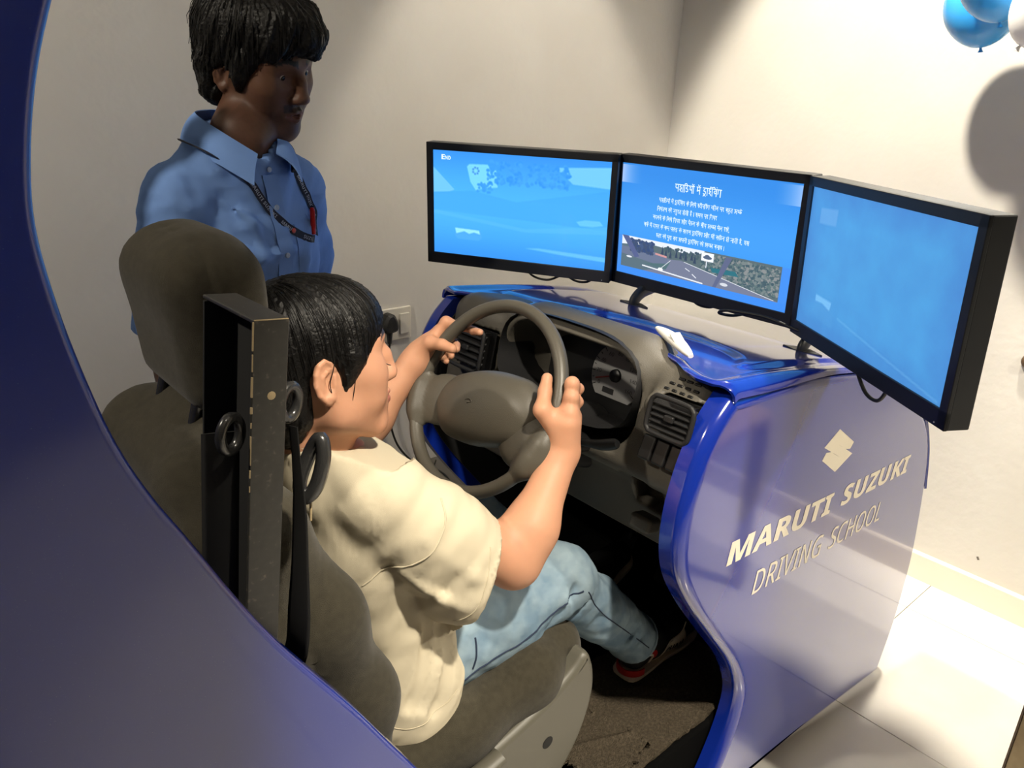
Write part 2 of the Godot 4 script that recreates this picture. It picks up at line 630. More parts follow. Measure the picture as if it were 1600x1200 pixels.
func materials() -> void:
	var fine := noise(3, 0.06, [], 512, true, 3.0)
	var grain := noise(5, 0.18, [], 512, true, 5.0, 3)
	var cloth := noise(9, 0.30, [], 512, true, 6.0, 2)
	var m := mat("wall_paint", Color(0.86, 0.85, 0.825), 0.75, 0.0, 0.3)
	m.albedo_texture = noise(11, 0.006, [[0.0, Color(0.975, 0.97, 0.965)], [1.0, Color(1, 1, 1)]])
	m.normal_enabled = true
	m.normal_texture = fine
	m.normal_scale = 0.08
	tri(m, 0.8).uv1_world_triplanar = true
	mat("ceiling_paint", Color(0.88, 0.87, 0.85), 0.9)
	m = mat("tile", Color(0.93, 0.92, 0.895), 0.16, 0.0, 0.5)
	m.albedo_texture = noise(12, 0.012, [[0.0, Color(0.97, 0.965, 0.955)], [1.0, Color(1, 1, 1)]])
	tri(m, 0.7).uv1_world_triplanar = true
	mat("grout", Color(0.42, 0.40, 0.37), 0.9)
	m = mat("baseboard", Color(0.90, 0.87, 0.81), 0.3)
	mat("plinth_grey", Color(0.36, 0.345, 0.32), 0.6)
	# glossy blue body paint with fine dust specks
	m = mat("blue_paint", Color(0.06, 0.165, 0.56), 0.16, 0.0, 0.45)
	m.clearcoat_enabled = true
	m.clearcoat = 1.0
	m.clearcoat_roughness = 0.07
	m.normal_enabled = true
	m.normal_texture = noise(21, 0.004, [], 512, true, 1.2, 2)
	m.normal_scale = 0.10
	tri(m, 0.9)
	m = mat("dusty_blue_paint", Color(1, 1, 1), 0.32, 0.0, 0.5)
	m.albedo_texture = noise(22, 0.16, [[0.0, Color(0.06, 0.165, 0.56)], [0.80, Color(0.06, 0.165, 0.56)], [0.86, Color(0.17, 0.25, 0.58)], [1.0, Color(0.38, 0.43, 0.68)]], 1024, false, 1.0, 2)
	m.clearcoat_enabled = true
	m.clearcoat = 1.0
	m.clearcoat_roughness = 0.06
	tri(m, 2.6)
	mat("letter_white", Color(0.90, 0.87, 0.80), 0.45)
	# plastics
	m = mat("dash_plastic", Color(0.33, 0.315, 0.285), 0.5, 0.0, 0.45)
	m.normal_enabled = true
	m.normal_texture = grain
	m.normal_scale = 0.25
	tri(m, 5.0)
	m = mat("dark_plastic", Color(0.115, 0.115, 0.12), 0.5, 0.0, 0.45)
	m.normal_enabled = true
	m.normal_texture = grain
	m.normal_scale = 0.25
	tri(m, 5.0)
	mat("black_plastic", Color(0.05, 0.05, 0.053), 0.4)
	mat("bezel_plastic", Color(0.15, 0.16, 0.175), 0.42)
	m = mat("wheel_plastic", Color(0.31, 0.295, 0.262), 0.42, 0.0, 0.5)
	m.normal_enabled = true
	m.normal_texture = grain
	m.normal_scale = 0.15
	tri(m, 6.0)
	mat("seat_plastic", Color(0.35, 0.34, 0.30), 0.45)
	mat("chrome", Color(0.75, 0.75, 0.76), 0.18, 1.0)
	m = mat("painted_steel", Color(1, 1, 1), 0.42, 0.0, 0.5)
	m.albedo_texture = noise(31, 0.05, [[0.0, Color(0.16, 0.16, 0.15)], [0.74, Color(0.19, 0.185, 0.175)], [0.80, Color(0.26, 0.25, 0.23)], [1.0, Color(0.42, 0.38, 0.32)]], 512, false, 1.0, 5)
	tri(m, 3.0)
	mat("worn_edge", Color(0.62, 0.55, 0.42), 0.6)
	mat("belt_steel", Color(0.30, 0.30, 0.30), 0.25, 0.7)
	m = mat("webbing", Color(0.06, 0.06, 0.06), 0.8)
	m = mat("dial", Color(0.58, 0.58, 0.58), 0.6)
	mat("dial_mark", Color(0.12, 0.12, 0.13), 0.6)
	mat("needle", Color(0.55, 0.16, 0.12), 0.5)
	mat("white_plastic", Color(0.92, 0.91, 0.88), 0.35)
	mat("socket_white", Color(0.86, 0.84, 0.79), 0.4)
	mat("inner_black", Color(0.045, 0.045, 0.05), 0.85)
	mat("rubber", Color(0.035, 0.035, 0.035), 0.7)
	mat("cable", Color(0.10, 0.10, 0.095), 0.5)
	mat("led", Color(0.9, 0.9, 0.9), 0.3)
	# cloth and carpet
	m = mat("seat_cloth", Color(1, 1, 1), 0.95, 0.0, 0.2)
	m.albedo_texture = noise(41, 0.02, [[0.0, Color(0.215, 0.202, 0.165)], [1.0, Color(0.262, 0.246, 0.204)]], 512, false, 1.0, 5)
	m.normal_enabled = true
	m.normal_texture = cloth
	m.normal_scale = 0.5
	m.rim_enabled = true
	m.rim = 0.25
	m.rim_tint = 0.8
	tri(m, 6.0)
	m = mat("carpet", Color(1, 1, 1), 1.0, 0.0, 0.1)
	m.albedo_texture = noise(43, 0.09, [[0.0, Color(0.26, 0.235, 0.195)], [0.55, Color(0.31, 0.28, 0.238)], [0.88, Color(0.36, 0.325, 0.275)], [1.0, Color(0.50, 0.46, 0.385)]], 512, false, 1.0, 5)
	m.heightmap_enabled = false
	m.normal_enabled = true
	m.normal_texture = cloth
	m.normal_scale = 1.0
	tri(m, 2.5)
	mat("black_carpet", Color(0.05, 0.05, 0.05), 1.0, 0.0, 0.1)
	# balloons, wood
	m = mat("balloon_blue", Color(0.24, 0.66, 0.96), 0.22, 0.0, 0.5)
	m.backlight_enabled = true
	m.backlight = Color(0.18, 0.25, 0.28)
	m = mat("balloon_white", Color(0.93, 0.93, 0.93), 0.25)
	m.backlight_enabled = true
	m.backlight = Color(0.2, 0.2, 0.2)
	m = mat("tan_wood", Color(1, 1, 1), 0.5)
	m.albedo_texture = noise(51, 0.02, [[0.0, Color(0.62, 0.53, 0.38)], [1.0, Color(0.72, 0.64, 0.48)]], 256)
	tri(m, 4.0)
	mat("brown_wood", Color(0.36, 0.28, 0.20), 0.5)
	m = mat("lamp_glow", Color(1, 1, 1), 0.4)
	m.emission_enabled = true
	m.emission = Color(1.0, 0.93, 0.80)
	m.emission_energy_multiplier = 6.0
	mat("lamp_body", Color(0.85, 0.85, 0.84), 0.4)
	# people
	m = mat("skin_boy", Color(1, 1, 1), 0.52, 0.0, 0.4)
	m.vertex_color_use_as_albedo = true
	m.subsurf_scatter_enabled = true
	m.subsurf_scatter_strength = 0.08
	m = mat("skin_man", Color(1, 1, 1), 0.5, 0.0, 0.4)
	m.vertex_color_use_as_albedo = true
	m = mat("hair_black", Color(0.022, 0.018, 0.017), 0.5, 0.0, 0.35)
	m.normal_enabled = true
	m.normal_texture = noise(61, 0.05, [], 512, true, 8.0, 3, FastNoiseLite.TYPE_SIMPLEX_SMOOTH)
	m.normal_scale = 0.3
	tri(m, 4.0)
	m.uv1_scale = Vector3(5, 5, 5)
	mat("hair_strand", Color(0.03, 0.025, 0.022), 0.42, 0.0, 0.4)
	m = mat("shirt_cream", Color(0.79, 0.75, 0.655), 0.9, 0.0, 0.2)
	m.normal_enabled = true
	m.normal_texture = cloth
	m.normal_scale = 0.25
	tri(m, 8.0)
	m = mat("shirt_blue", Color(0.46, 0.60, 0.84), 0.85, 0.0, 0.2)
	m.normal_enabled = true
	m.normal_texture = cloth
	m.normal_scale = 0.25
	tri(m, 8.0)
	m = mat("denim", Color(1, 1, 1), 0.92, 0.0, 0.2)
	m.vertex_color_use_as_albedo = true
	m.normal_enabled = true
	m.normal_texture = cloth
	m.normal_scale = 0.5
	tri(m, 7.0)
	mat("denim_thread", Color(0.13, 0.18, 0.27), 0.9)
	mat("navy_cloth", Color(0.055, 0.075, 0.16), 0.85)
	mat("lanyard_navy", Color(0.045, 0.06, 0.155), 0.7)
	mat("lanyard_print", Color(0.62, 0.64, 0.70), 0.7)
	mat("lanyard_red", Color(0.70, 0.30, 0.28), 0.7)
	mat("eye_white", Color(0.62, 0.58, 0.54), 0.25)
	mat("eye_dark", Color(0.03, 0.02, 0.018), 0.12)
	mat("teeth", Color(0.82, 0.78, 0.70), 0.3)
	mat("button", Color(0.62, 0.68, 0.78), 0.3)
	mat("pen_red", Color(0.80, 0.12, 0.08), 0.35)
	mat("shoe_black", Color(0.035, 0.037, 0.045), 0.6)
	mat("shoe_white", Color(0.80, 0.74, 0.66), 0.5)
	mat("shoe_red", Color(0.72, 0.06, 0.05), 0.5)
	mat("trousers_dark", Color(0.07, 0.075, 0.09), 0.85)

# ---------------------------------------------------------------- room
func spot(at: Vector3, to: Vector3, energy: float, half: float, said: String) -> void:
	var lamp := thing("ceiling_spotlight", said, "spotlight", at, "recessed ceiling spotlights")
	var b := MB.new()
	b.lathe(Transform3D(Basis(), at), [Vector2(0.062, 0.0095), Vector2(0.062, 0.0), Vector2(0.056, -0.006), Vector2(0.046, -0.004), Vector2(0.043, 0.012)], 28)
	obj("trim_ring", b, M.lamp_body, lamp)
	b = MB.new()
	b.lathe(Transform3D(Basis(Vector3.RIGHT, PI), at + Vector3(0, 0.012, 0)), [Vector2(0.0435, 0.0), Vector2(0.03, 0.004), Vector2(0.0, 0.006)], 24)
	obj("glowing_lens", b, M.lamp_glow, lamp)
	var l := SpotLight3D.new()
	l.name = "lamp"
	lamp.add_child(l)
	l.position = Vector3(0, -0.012, 0)
	l.basis = looking(Vector3.ZERO, at - to, Vector3.RIGHT if absf((at - to).normalized().y) > 0.99 else Vector3.UP).basis
	l.light_color = Color(1.0, 0.955, 0.875)
	l.light_energy = energy
	l.light_size = 0.045
	l.spot_angle = half
	l.spot_angle_attenuation = 0.35
	l.spot_range = 9.0
	l.spot_attenuation = 2.0
	l.shadow_enabled = true

const X0 := -2.06
const X1 := 5.6
const Z0 := -2.66
const Z1 := 4.6
const TOP := 2.75

func room() -> void:
	var fl := MB.new()
	fl.boxat(Vector3(X0 - 0.15, -0.15, Z0 - 0.15), Vector3(X1 + 0.15, -0.006, Z1 + 0.15), 0.002)
	var floor_ := obj("floor", fl, M.grout)
	tag(floor_, "pale polished square floor tiles with thin grey joints", "", "", "structure")
	var xs: Array[float] = []
	var x := -0.10
	while x > X0: x -= 0.6
	while x < X1:
		xs.append(maxf(x, X0))
		x += 0.6
	xs.append(X1)
	var zs: Array[float] = []
	var z := -2.45
	zs.append(Z0)
	while z < Z1:
		zs.append(z)
		z += 0.6
	zs.append(Z1)
	for i in xs.size() - 1:
		for j in zs.size() - 1:
			var b := MB.new()
			b.boxat(Vector3(xs[i] + 0.0012, -0.012, zs[j] + 0.0012), Vector3(xs[i + 1] - 0.0012, 0.0, zs[j + 1] - 0.0012), 0.0012)
			obj("tile", b, M.tile, floor_)
	var b := MB.new()
	b.boxat(Vector3(X0 - 0.15, -0.006, Z0 - 0.15), Vector3(X0, TOP, Z1 + 0.15), 0.001)
	tag(obj("wall_left", b, M.wall_paint), "plain off-white wall behind the standing man", "", "", "structure")
	b = MB.new()
	b.boxat(Vector3(X0, -0.006, Z0 - 0.15), Vector3(X1, TOP, Z0), 0.001)
	tag(obj("wall_back", b, M.wall_paint), "brightly lit off-white wall behind the monitors", "", "", "structure")
	b = MB.new()
	b.boxat(Vector3(X1, -0.006, Z0 - 0.15), Vector3(X1 + 0.15, TOP, Z1 + 0.15), 0.001)
	tag(obj("wall_right", b, M.wall_paint), "off-white wall across the room from the simulator", "", "", "structure")
	b = MB.new()
	b.boxat(Vector3(X0, -0.006, Z1), Vector3(X1, TOP, Z1 + 0.15), 0.001)
	tag(obj("wall_front", b, M.wall_paint), "off-white wall behind the viewer", "", "", "structure")
	# ceiling with round holes left for nothing: the lamps are set just under it
	b = MB.new()
	b.boxat(Vector3(X0 - 0.15, TOP, Z0 - 0.15), Vector3(X1 + 0.15, TOP + 0.15, Z1 + 0.15), 0.001)
	tag(obj("ceiling", b, M.ceiling_paint), "flat white ceiling", "", "", "structure")
	for side in 4:
		b = MB.new()
		var poly := PackedVector2Array([Vector2(0, 0), Vector2(0.016, 0), Vector2(0.016, 0.094), Vector2(0.012, 0.1), Vector2(0, 0.1)])
		match side:
			0: b.prism(Transform3D(Basis(Vector3(0, 0, 1), Vector3(0, 1, 0), Vector3(-1, 0, 0)), Vector3(X1, 0, Z0)), poly, 0.0, X1 - X0, 0.0)
			1: b.prism(Transform3D(Basis(Vector3(1, 0, 0), Vector3(0, 1, 0), Vector3(0, 0, 1)), Vector3(X0, 0, Z0 + 0.016)), poly, 0.0, Z1 - Z0 - 0.032, 0.0)
			2: b.prism(Transform3D(Basis(Vector3(-1, 0, 0), Vector3(0, 1, 0), Vector3(0, 0, -1)), Vector3(X1, 0, Z1 - 0.016)), poly, 0.0, Z1 - Z0 - 0.032, 0.0)
			3: b.prism(Transform3D(Basis(Vector3(0, 0, -1), Vector3(0, 1, 0), Vector3(1, 0, 0)), Vector3(X0, 0, Z1)), poly, 0.0, X1 - X0, 0.0)
		tag(obj(["baseboard_back", "baseboard_left", "baseboard_right", "baseboard_front"][side], b, M.baseboard), "low cream skirting board along the foot of the wall", "", "", "structure")

# ---------------------------------------------------------------- the blue front cowl
const RX := -0.617   # outer face of the right side panel
const LX := -1.42   # outer face of the left side panel
const SIDEWAYS := Basis(Vector3(0, 0, 1), Vector3(0, 1, 0), Vector3(-1, 0, 0))  # polygon (z, y) pushed along -x

# a slab with a rounded rim: polygon (x, y), from z0 to z1, rim radius b on the z1 side
func slab(b: MB, xf: Transform3D, poly: PackedVector2Array, z0: float, z1: float, rim: float, seg := 4) -> void:
	if Geometry2D.is_polygon_clockwise(poly):
		poly = poly.duplicate()
		poly.reverse()
	var cnt := poly.size()
	var outn := PackedVector2Array()
	for k in cnt:
		var e0 := (poly[k] - poly[(k + cnt - 1) % cnt]).normalized()
		var e1 := (poly[(k + 1) % cnt] - poly[k]).normalized()
		var m := (Vector2(e0.y, -e0.x) + Vector2(e1.y, -e1.x)).normalized()
		outn.append(m / clampf(m.dot(Vector2(e0.y, -e0.x)), 0.6, 1.0))
	var zs := signf(z1 - z0)
	var at := b.v.size()
	var rings := seg + 2
	for r in rings:
		var a := 0.0 if r == 0 else PI / 2 * float(r - 1) / seg
		var z := z0 if r == 0 else z1 - zs * rim * (1.0 - sin(a))
		for k in cnt:
			var q := poly[k] - outn[k] * rim * (1.0 - cos(a))
			b.v.append(xf * Vector3(q.x, q.y, z))
			var on := outn[k].normalized()
			b.n.append((xf.basis * Vector3(on.x * cos(a), on.y * cos(a), zs * sin(a))).normalized())
			b.uv.append(q); b.c.append(Color.WHITE)
	for r in rings - 1:
		for k in cnt:
			var j := (k + 1) % cnt
			var q := at + r * cnt
			if zs > 0.0:
				b.face(q + k, q + cnt + k, q + j); b.face(q + j, q + cnt + k, q + cnt + j)
			else:
				b.face(q + k, q + j, q + cnt + k); b.face(q + j, q + cnt + j, q + cnt + k)
	var inner := PackedVector2Array()
	for k in cnt: inner.append(poly[k] - outn[k] * rim)
	for layer in 2:
		var pp := inner if layer == 0 else poly
		var t := Geometry2D.triangulate_polygon(poly)
		var s := b.v.size()
		var nn := (xf.basis * Vector3(0, 0, zs if layer == 0 else -zs)).normalized()
		for q in pp:
			b.v.append(xf * Vector3(q.x, q.y, z1 if layer == 0 else z0)); b.n.append(nn); b.uv.append(q); b.c.append(Color.WHITE)
		for k in range(0, t.size(), 3):
			var cr := (b.v[s + t[k + 1]] - b.v[s + t[k]]).cross(b.v[s + t[k + 2]] - b.v[s + t[k]])
			if cr.dot(nn) > 0.0: b.face(s + t[k], s + t[k + 2], s + t[k + 1])
			else: b.face(s + t[k], s + t[k + 1], s + t[k + 2])

# outline of a side panel, (z, y)
func panel_outline() -> PackedVector2Array:
	var rear := smooth_poly([Vector2(-1.046, 1.104), Vector2(-1.006, 1.066), Vector2(-0.974, 1.013), Vector2(-0.953, 0.951), Vector2(-0.945, 0.895), Vector2(-0.949, 0.832), Vector2(-0.972, 0.77),
		Vector2(-1.026, 0.69), Vector2(-1.106, 0.591), Vector2(-1.186, 0.493), Vector2(-1.230, 0.418), Vector2(-1.245, 0.36), Vector2(-1.232, 0.29), Vector2(-1.2, 0.215), Vector2(-1.14, 0.11)], 5, false)
	var o := PackedVector2Array(rear)
	o.append_array(smooth_poly([Vector2(-1.14, 0.11), Vector2(-1.38, 0.088), Vector2(-1.557, 0.07), Vector2(-1.783, 0.04), Vector2(-2.052, 0.003)], 3, false).slice(1))
	o.append_array(smooth_poly([Vector2(-2.066, 0.05), Vector2(-2.094, 0.166), Vector2(-2.104, 0.30), Vector2(-2.098, 0.424), Vector2(-2.058, 0.618), Vector2(-2.004, 0.764), Vector2(-1.90, 0.878), Vector2(-1.70, 0.995), Vector2(-1.55, 1.044), Vector2(-1.416, 1.071), Vector2(-1.212, 1.094), Vector2(-1.119, 1.100)], 4, false))
	return o

func hood_y(z: float) -> float:
	var pts := [Vector2(0.9, 1.140), Vector2(1.046, 1.129), Vector2(1.212, 1.111), Vector2(1.416, 1.081), Vector2(1.55, 1.054), Vector2(1.70, 1.005), Vector2(1.90, 0.890), Vector2(2.004, 0.758), Vector2(2.07, 0.60)]
	var a := -z
	for i in pts.size() - 1:
		if a <= pts[i + 1].x:
			var p0: Vector2 = pts[maxi(i - 1, 0)]
			var p1: Vector2 = pts[i]
			var p2: Vector2 = pts[i + 1]
			var p3: Vector2 = pts[mini(i + 2, pts.size() - 1)]
			var t := (a - p1.x) / (p2.x - p1.x)
			var m1 := (p2.y - p0.y) / maxf(p2.x - p0.x, 1e-5)
			var m2 := (p3.y - p1.y) / maxf(p3.x - p1.x, 1e-5)
			var h := p2.x - p1.x
			return (2 * t * t * t - 3 * t * t + 1) * p1.y + (t * t * t - 2 * t * t + t) * m1 * h + (-2 * t * t * t + 3 * t * t) * p2.y + (t * t * t - t * t) * m2 * h
	return pts[pts.size() - 1].y

func hood_rear(x: float) -> float: # where the hood ends above the dashboard
	var pts := [Vector2(-1.42, -1.046), Vector2(-1.39, -1.036), Vector2(-1.355, -1.034), Vector2(-1.335, -1.055), Vector2(-1.30, -1.088), Vector2(-1.235, -1.108), Vector2(-1.142, -1.131), Vector2(-1.069, -1.137), Vector2(-0.98, -1.138), Vector2(-0.881, -1.121), Vector2(-0.807, -1.095), Vector2(-0.76, -1.072), Vector2(-0.72, -1.040), Vector2(-0.685, -1.022), Vector2(-0.65, -1.02), Vector2(-0.617, -1.044)]
	for i in pts.size() - 1:
		if x <= pts[i + 1].x:
			return lerpf(pts[i].y, pts[i + 1].y, (x - pts[i].x) / (pts[i + 1].x - pts[i].x))
	return pts[pts.size() - 1].y

func seg_dist(p: Vector2, a: Vector2, b: Vector2) -> float:
	var t := clampf((p - a).dot(b - a) / (b - a).length_squared(), 0.0, 1.0)
	return p.distance_to(a + (b - a) * t)

func cowl() -> void:
	var t := thing("simulator_cowl", "glossy blue front cowl of the driving simulator with white lettering on its side", "simulator cowl", Vector3(-1.02, 0, -1.55))
	var outline := panel_outline()
	var b := MB.new()
	slab(b, Transform3D(SIDEWAYS, Vector3(RX - 0.045, 0, 0)), outline, 0.0, -0.045, 0.022)
	obj("side_panel", b, M.blue_paint, t)
	b = MB.new()
	slab(b, Transform3D(SIDEWAYS, Vector3(LX + 0.045, 0, 0)), outline, 0.0, 0.045, 0.022)
	obj("side_panel", b, M.blue_paint, t)
	# thin black sheets added so the panel insides stay dark
	var lining := PackedVector2Array()
	for q in Geometry2D.offset_polygon(outline, -0.030)[0]: lining.append(q)
	for e in [-1.0, 1.0]:
		b = MB.new()
		b.prism(Transform3D(SIDEWAYS, Vector3(RX - 0.0455 if e > 0 else LX + 0.0455, 0, 0)), lining, 0.0, 0.004 if e > 0 else -0.004)
		obj("added_inner_sheet", b, M.inner_black, t)
	# hood with a raised bonnet field
	var line := smooth_poly([Vector2(-1.36, -1.46), Vector2(-1.355, -1.30), Vector2(-1.335, -1.17), Vector2(-1.26, -1.165), Vector2(-1.199, -1.187), Vector2(-1.105, -1.255), Vector2(-1.022, -1.288), Vector2(-0.922, -1.293), Vector2(-0.814, -1.275), Vector2(-0.741, -1.238), Vector2(-0.70, -1.178), Vector2(-0.684, -1.19), Vector2(-0.683, -1.249), Vector2(-0.68, -1.42)], 4, false)
	var field := PackedVector2Array(line)
	field.append(Vector2(-0.68, -1.9)); field.append(Vector2(-1.36, -1.9))
	b = MB.new()
	var wide := RX - LX
	b.sheet(func(u: float, w: float) -> Vector3:
		var e := 0.5 - 0.5 * cos(PI * u)
		var uu := lerpf(u, e, 0.75)
		var x := LX + wide * uu
		var zr := hood_rear(x)
		var z := lerpf(zr, -2.062, w)
		var y := hood_y(z)
		var edge := minf(x - LX, RX - x)
		var ro := lerpf(0.026, 0.010, smoothstep(-1.1, -1.42, z))
		if edge < ro: y -= ro - sqrt(maxf(0.0, ro * ro - (ro - edge) * (ro - edge)))
		if z - zr > -0.012: y -= 0.006 * pow(1.0 - (zr - z) / 0.012, 2.0)
		var p := Vector2(x, z)
		var dd := 1e9
		for k in line.size() - 1: dd = minf(dd, seg_dist(p, line[k], line[k + 1]))
		if not Geometry2D.is_point_in_polygon(p, field): dd = -dd
		y -= 0.007 * (1.0 - smoothstep(-0.011, 0.011, dd)) * smoothstep(0.02, 0.05, edge) * smoothstep(0.0, 0.03, zr - z)
		return Vector3(x, y, z), 120, 130, 0.006, Vector3.UP)
	obj("hood", b, M.blue_paint, t)
	# front face between the panels
	b = MB.new()
	b.sheet(func(u: float, w: float) -> Vector3:
		var y := lerpf(0.04, 0.64, w)
		var z := -2.055 - 0.05 * sin(PI * clampf(w * 0.95 + 0.05, 0.0, 1.0))
		return Vector3(lerpf(LX + 0.046, RX - 0.046, u), y, z), 4, 12, 0.005, Vector3.FORWARD)
	obj("nose_panel", b, M.blue_paint, t)
	lettering(t)

# flat vinyl letters on the right side panel: (across = -z, up = y)
func text_mesh(txt: String, bold: bool, height: float, length: float, slant: float, embolden := 0.0, gap := 1.0) -> MB:
	var f := SystemFont.new()
	f.font_names = PackedStringArray(["Droid Sans"])
	f.font_weight = 700 if bold else 400
	var fv := FontVariation.new()
	fv.base_font = f
	fv.variation_embolden = embolden
	var tm := TextMesh.new()
	tm.text = txt
	tm.font = fv
	tm.font_size = 64
	tm.pixel_size = 0.01
	tm.depth = 0.0
	tm.curve_step = 1.0
	var a := tm.get_mesh_arrays()
	var vv: PackedVector3Array = a[Mesh.ARRAY_VERTEX]
	var ii: PackedInt32Array = a[Mesh.ARRAY_INDEX]
	var lo := Vector3.ONE * 1e9
	var hi := -lo
	for q in vv:
		lo = lo.min(q)
		hi = hi.max(q)
	var b := MB.new()
	for q in vv:
		var p := Vector2((q.x - lo.x) / (hi.x - lo.x) * length, (q.y - lo.y) / (hi.y - lo.y) * height)
		b.v.append(Vector3(p.x + p.y * slant, p.y, 0))
		b.n.append(Vector3(0, 0, 1)); b.uv.append(p); b.c.append(Color.WHITE)
	for k in range(0, ii.size(), 3):
		var cr := (b.v[ii[k + 1]] - b.v[ii[k]]).cross(b.v[ii[k + 2]] - b.v[ii[k]])
		if absf(cr.z) < 1e-12: continue
		if cr.z > 0.0: b.face(ii[k], ii[k + 2], ii[k + 1])
		else: b.face(ii[k], ii[k + 1], ii[k + 2])
	return b

func laid(b: MB, xf: Transform3D) -> MB:
	for k in b.v.size():
		b.v[k] = xf * b.v[k]
		b.n[k] = (xf.basis * b.n[k]).normalized()
	return b

func lettering(t: Node3D) -> void:
	var x := RX + 0.0006
	var side := func(z: float, y: float, fall: float) -> Transform3D:
		return Transform3D(Basis(Vector3(0, -sin(fall), -cos(fall)), Vector3(0, 1, 0), Vector3(1, 0, 0)), Vector3(x, y, z))
	obj("lettering", laid(text_mesh("MARUTI", true, 0.050, 0.388, 0.16, 0.5), side.call(-1.097, 0.764, 0.066)), M.letter_white, t)
	obj("lettering", laid(text_mesh("SUZUKI", true, 0.050, 0.345, 0.16, 0.5), side.call(-1.533, 0.737, 0.066)), M.letter_white, t)
	obj("lettering", laid(text_mesh("DRIVING", false, 0.054, 0.268, 0.12, 0.15), side.call(-1.210, 0.652, 0.062)), M.letter_white, t)
	obj("lettering", laid(text_mesh("SCHOOL", false, 0.054, 0.258, 0.12, 0.15), side.call(-1.516, 0.634, 0.062)), M.letter_white, t)
	# the angular emblem above the words
	var e := [Vector2(0.452, 0.942)]
	var poly := PackedVector2Array()
	for q in [Vector2(1.452, 0.944), Vector2(1.532, 0.894), Vector2(1.520, 0.881), Vector2(1.497, 0.887), Vector2(1.478, 0.898), Vector2(1.448, 0.914), Vector2(1.536, 0.866), Vector2(1.470, 0.842), Vector2(1.400, 0.888), Vector2(1.412, 0.902), Vector2(1.434, 0.898), Vector2(1.455, 0.886), Vector2(1.484, 0.871), Vector2(1.399, 0.917)]:
		poly.append(q)
	var b := MB.new()
	b.prism(Transform3D(Basis(Vector3(0, 0, -1), Vector3(0, 1, 0), Vector3(1, 0, 0)), Vector3(RX, 0, 0)), poly, 0.0, 0.0007)
	obj("emblem", b, M.letter_white, t)

# ---------------------------------------------------------------- the blue rear body round the seat
func rear_outline() -> PackedVector2Array:
	var o := smooth_poly([Vector2(-0.22, 1.74), Vector2(-0.165, 1.655), Vector2(-0.140, 1.595), Vector2(-0.124, 1.548), Vector2(-0.113, 1.499), Vector2(-0.108, 1.45), Vector2(-0.113, 1.392), Vector2(-0.124, 1.33), Vector2(-0.138, 1.273), Vector2(-0.158, 1.22), Vector2(-0.185, 1.164), Vector2(-0.223, 1.083), Vector2(-0.258, 1.017),
		Vector2(-0.298, 0.952), Vector2(-0.342, 0.881), Vector2(-0.383, 0.809), Vector2(-0.421, 0.743), Vector2(-0.47, 0.655), Vector2(-0.52, 0.55), Vector2(-0.555, 0.42), Vector2(-0.57, 0.28), Vector2(-0.575, 0.10), Vector2(-0.55, 0.06)], 5, false)
	o.append_array(smooth_poly([Vector2(-0.5, 0.05), Vector2(0.0, 0.05), Vector2(0.45, 0.05), Vector2(0.60, 0.12), Vector2(0.66, 0.5), Vector2(0.66, 1.0), Vector2(0.60, 1.4), Vector2(0.45, 1.68), Vector2(0.2, 1.80), Vector2(-0.05, 1.83), Vector2(-0.19, 1.80)], 4, false))
	return o

func rear_body() -> void:
	var t := thing("simulator_rear_body", "dark glossy blue curved rear shell of the simulator close to the viewer, specked with dust", "simulator shell", Vector3(-0.98, 0, 0.1))
	var o := rear_outline()
	var b := MB.new()
	slab(b, Transform3D(SIDEWAYS, Vector3(RX - 0.022, 0, 0)), o, 0.0, -0.022, 0.008)
	obj("side_shell", b, M.dusty_blue_paint, t)
	b = MB.new()
	slab(b, Transform3D(SIDEWAYS, Vector3(LX + 0.022, 0, 0)), o, 0.0, 0.022, 0.008)
	obj("side_shell", b, M.dusty_blue_paint, t)
	b = MB.new()
	b.sheet(func(u: float, w: float) -> Vector3:
		var y := lerpf(0.06, 1.42, w)
		return Vector3(lerpf(LX + 0.023, RX - 0.023, u), y, 0.64 - 0.06 * pow(w, 4.0)), 2, 10, 0.01, Vector3.BACK)
	obj("back_panel", b, M.dusty_blue_paint, t)
	# the floor pan that joins the two halves
	b = MB.new()
	b.boxat(Vector3(LX + 0.05, 0.03, -1.95), Vector3(RX - 0.05, 0.285, 0.60), 0.01)
	var p := thing("floor_pan", "black carpeted floor of the simulator under the seat and pedals", "simulator floor", Vector3(-0.98, 0.03, -0.7))
	obj("pan", b, M.black_carpet, p)
	b = MB.new()
	b.boxat(Vector3(LX + 0.05, 0.285, -1.62), Vector3(RX - 0.05, 0.80, -1.58), 0.01)
	obj("firewall", b, M.black_carpet, p)
	mats_and_pedals()

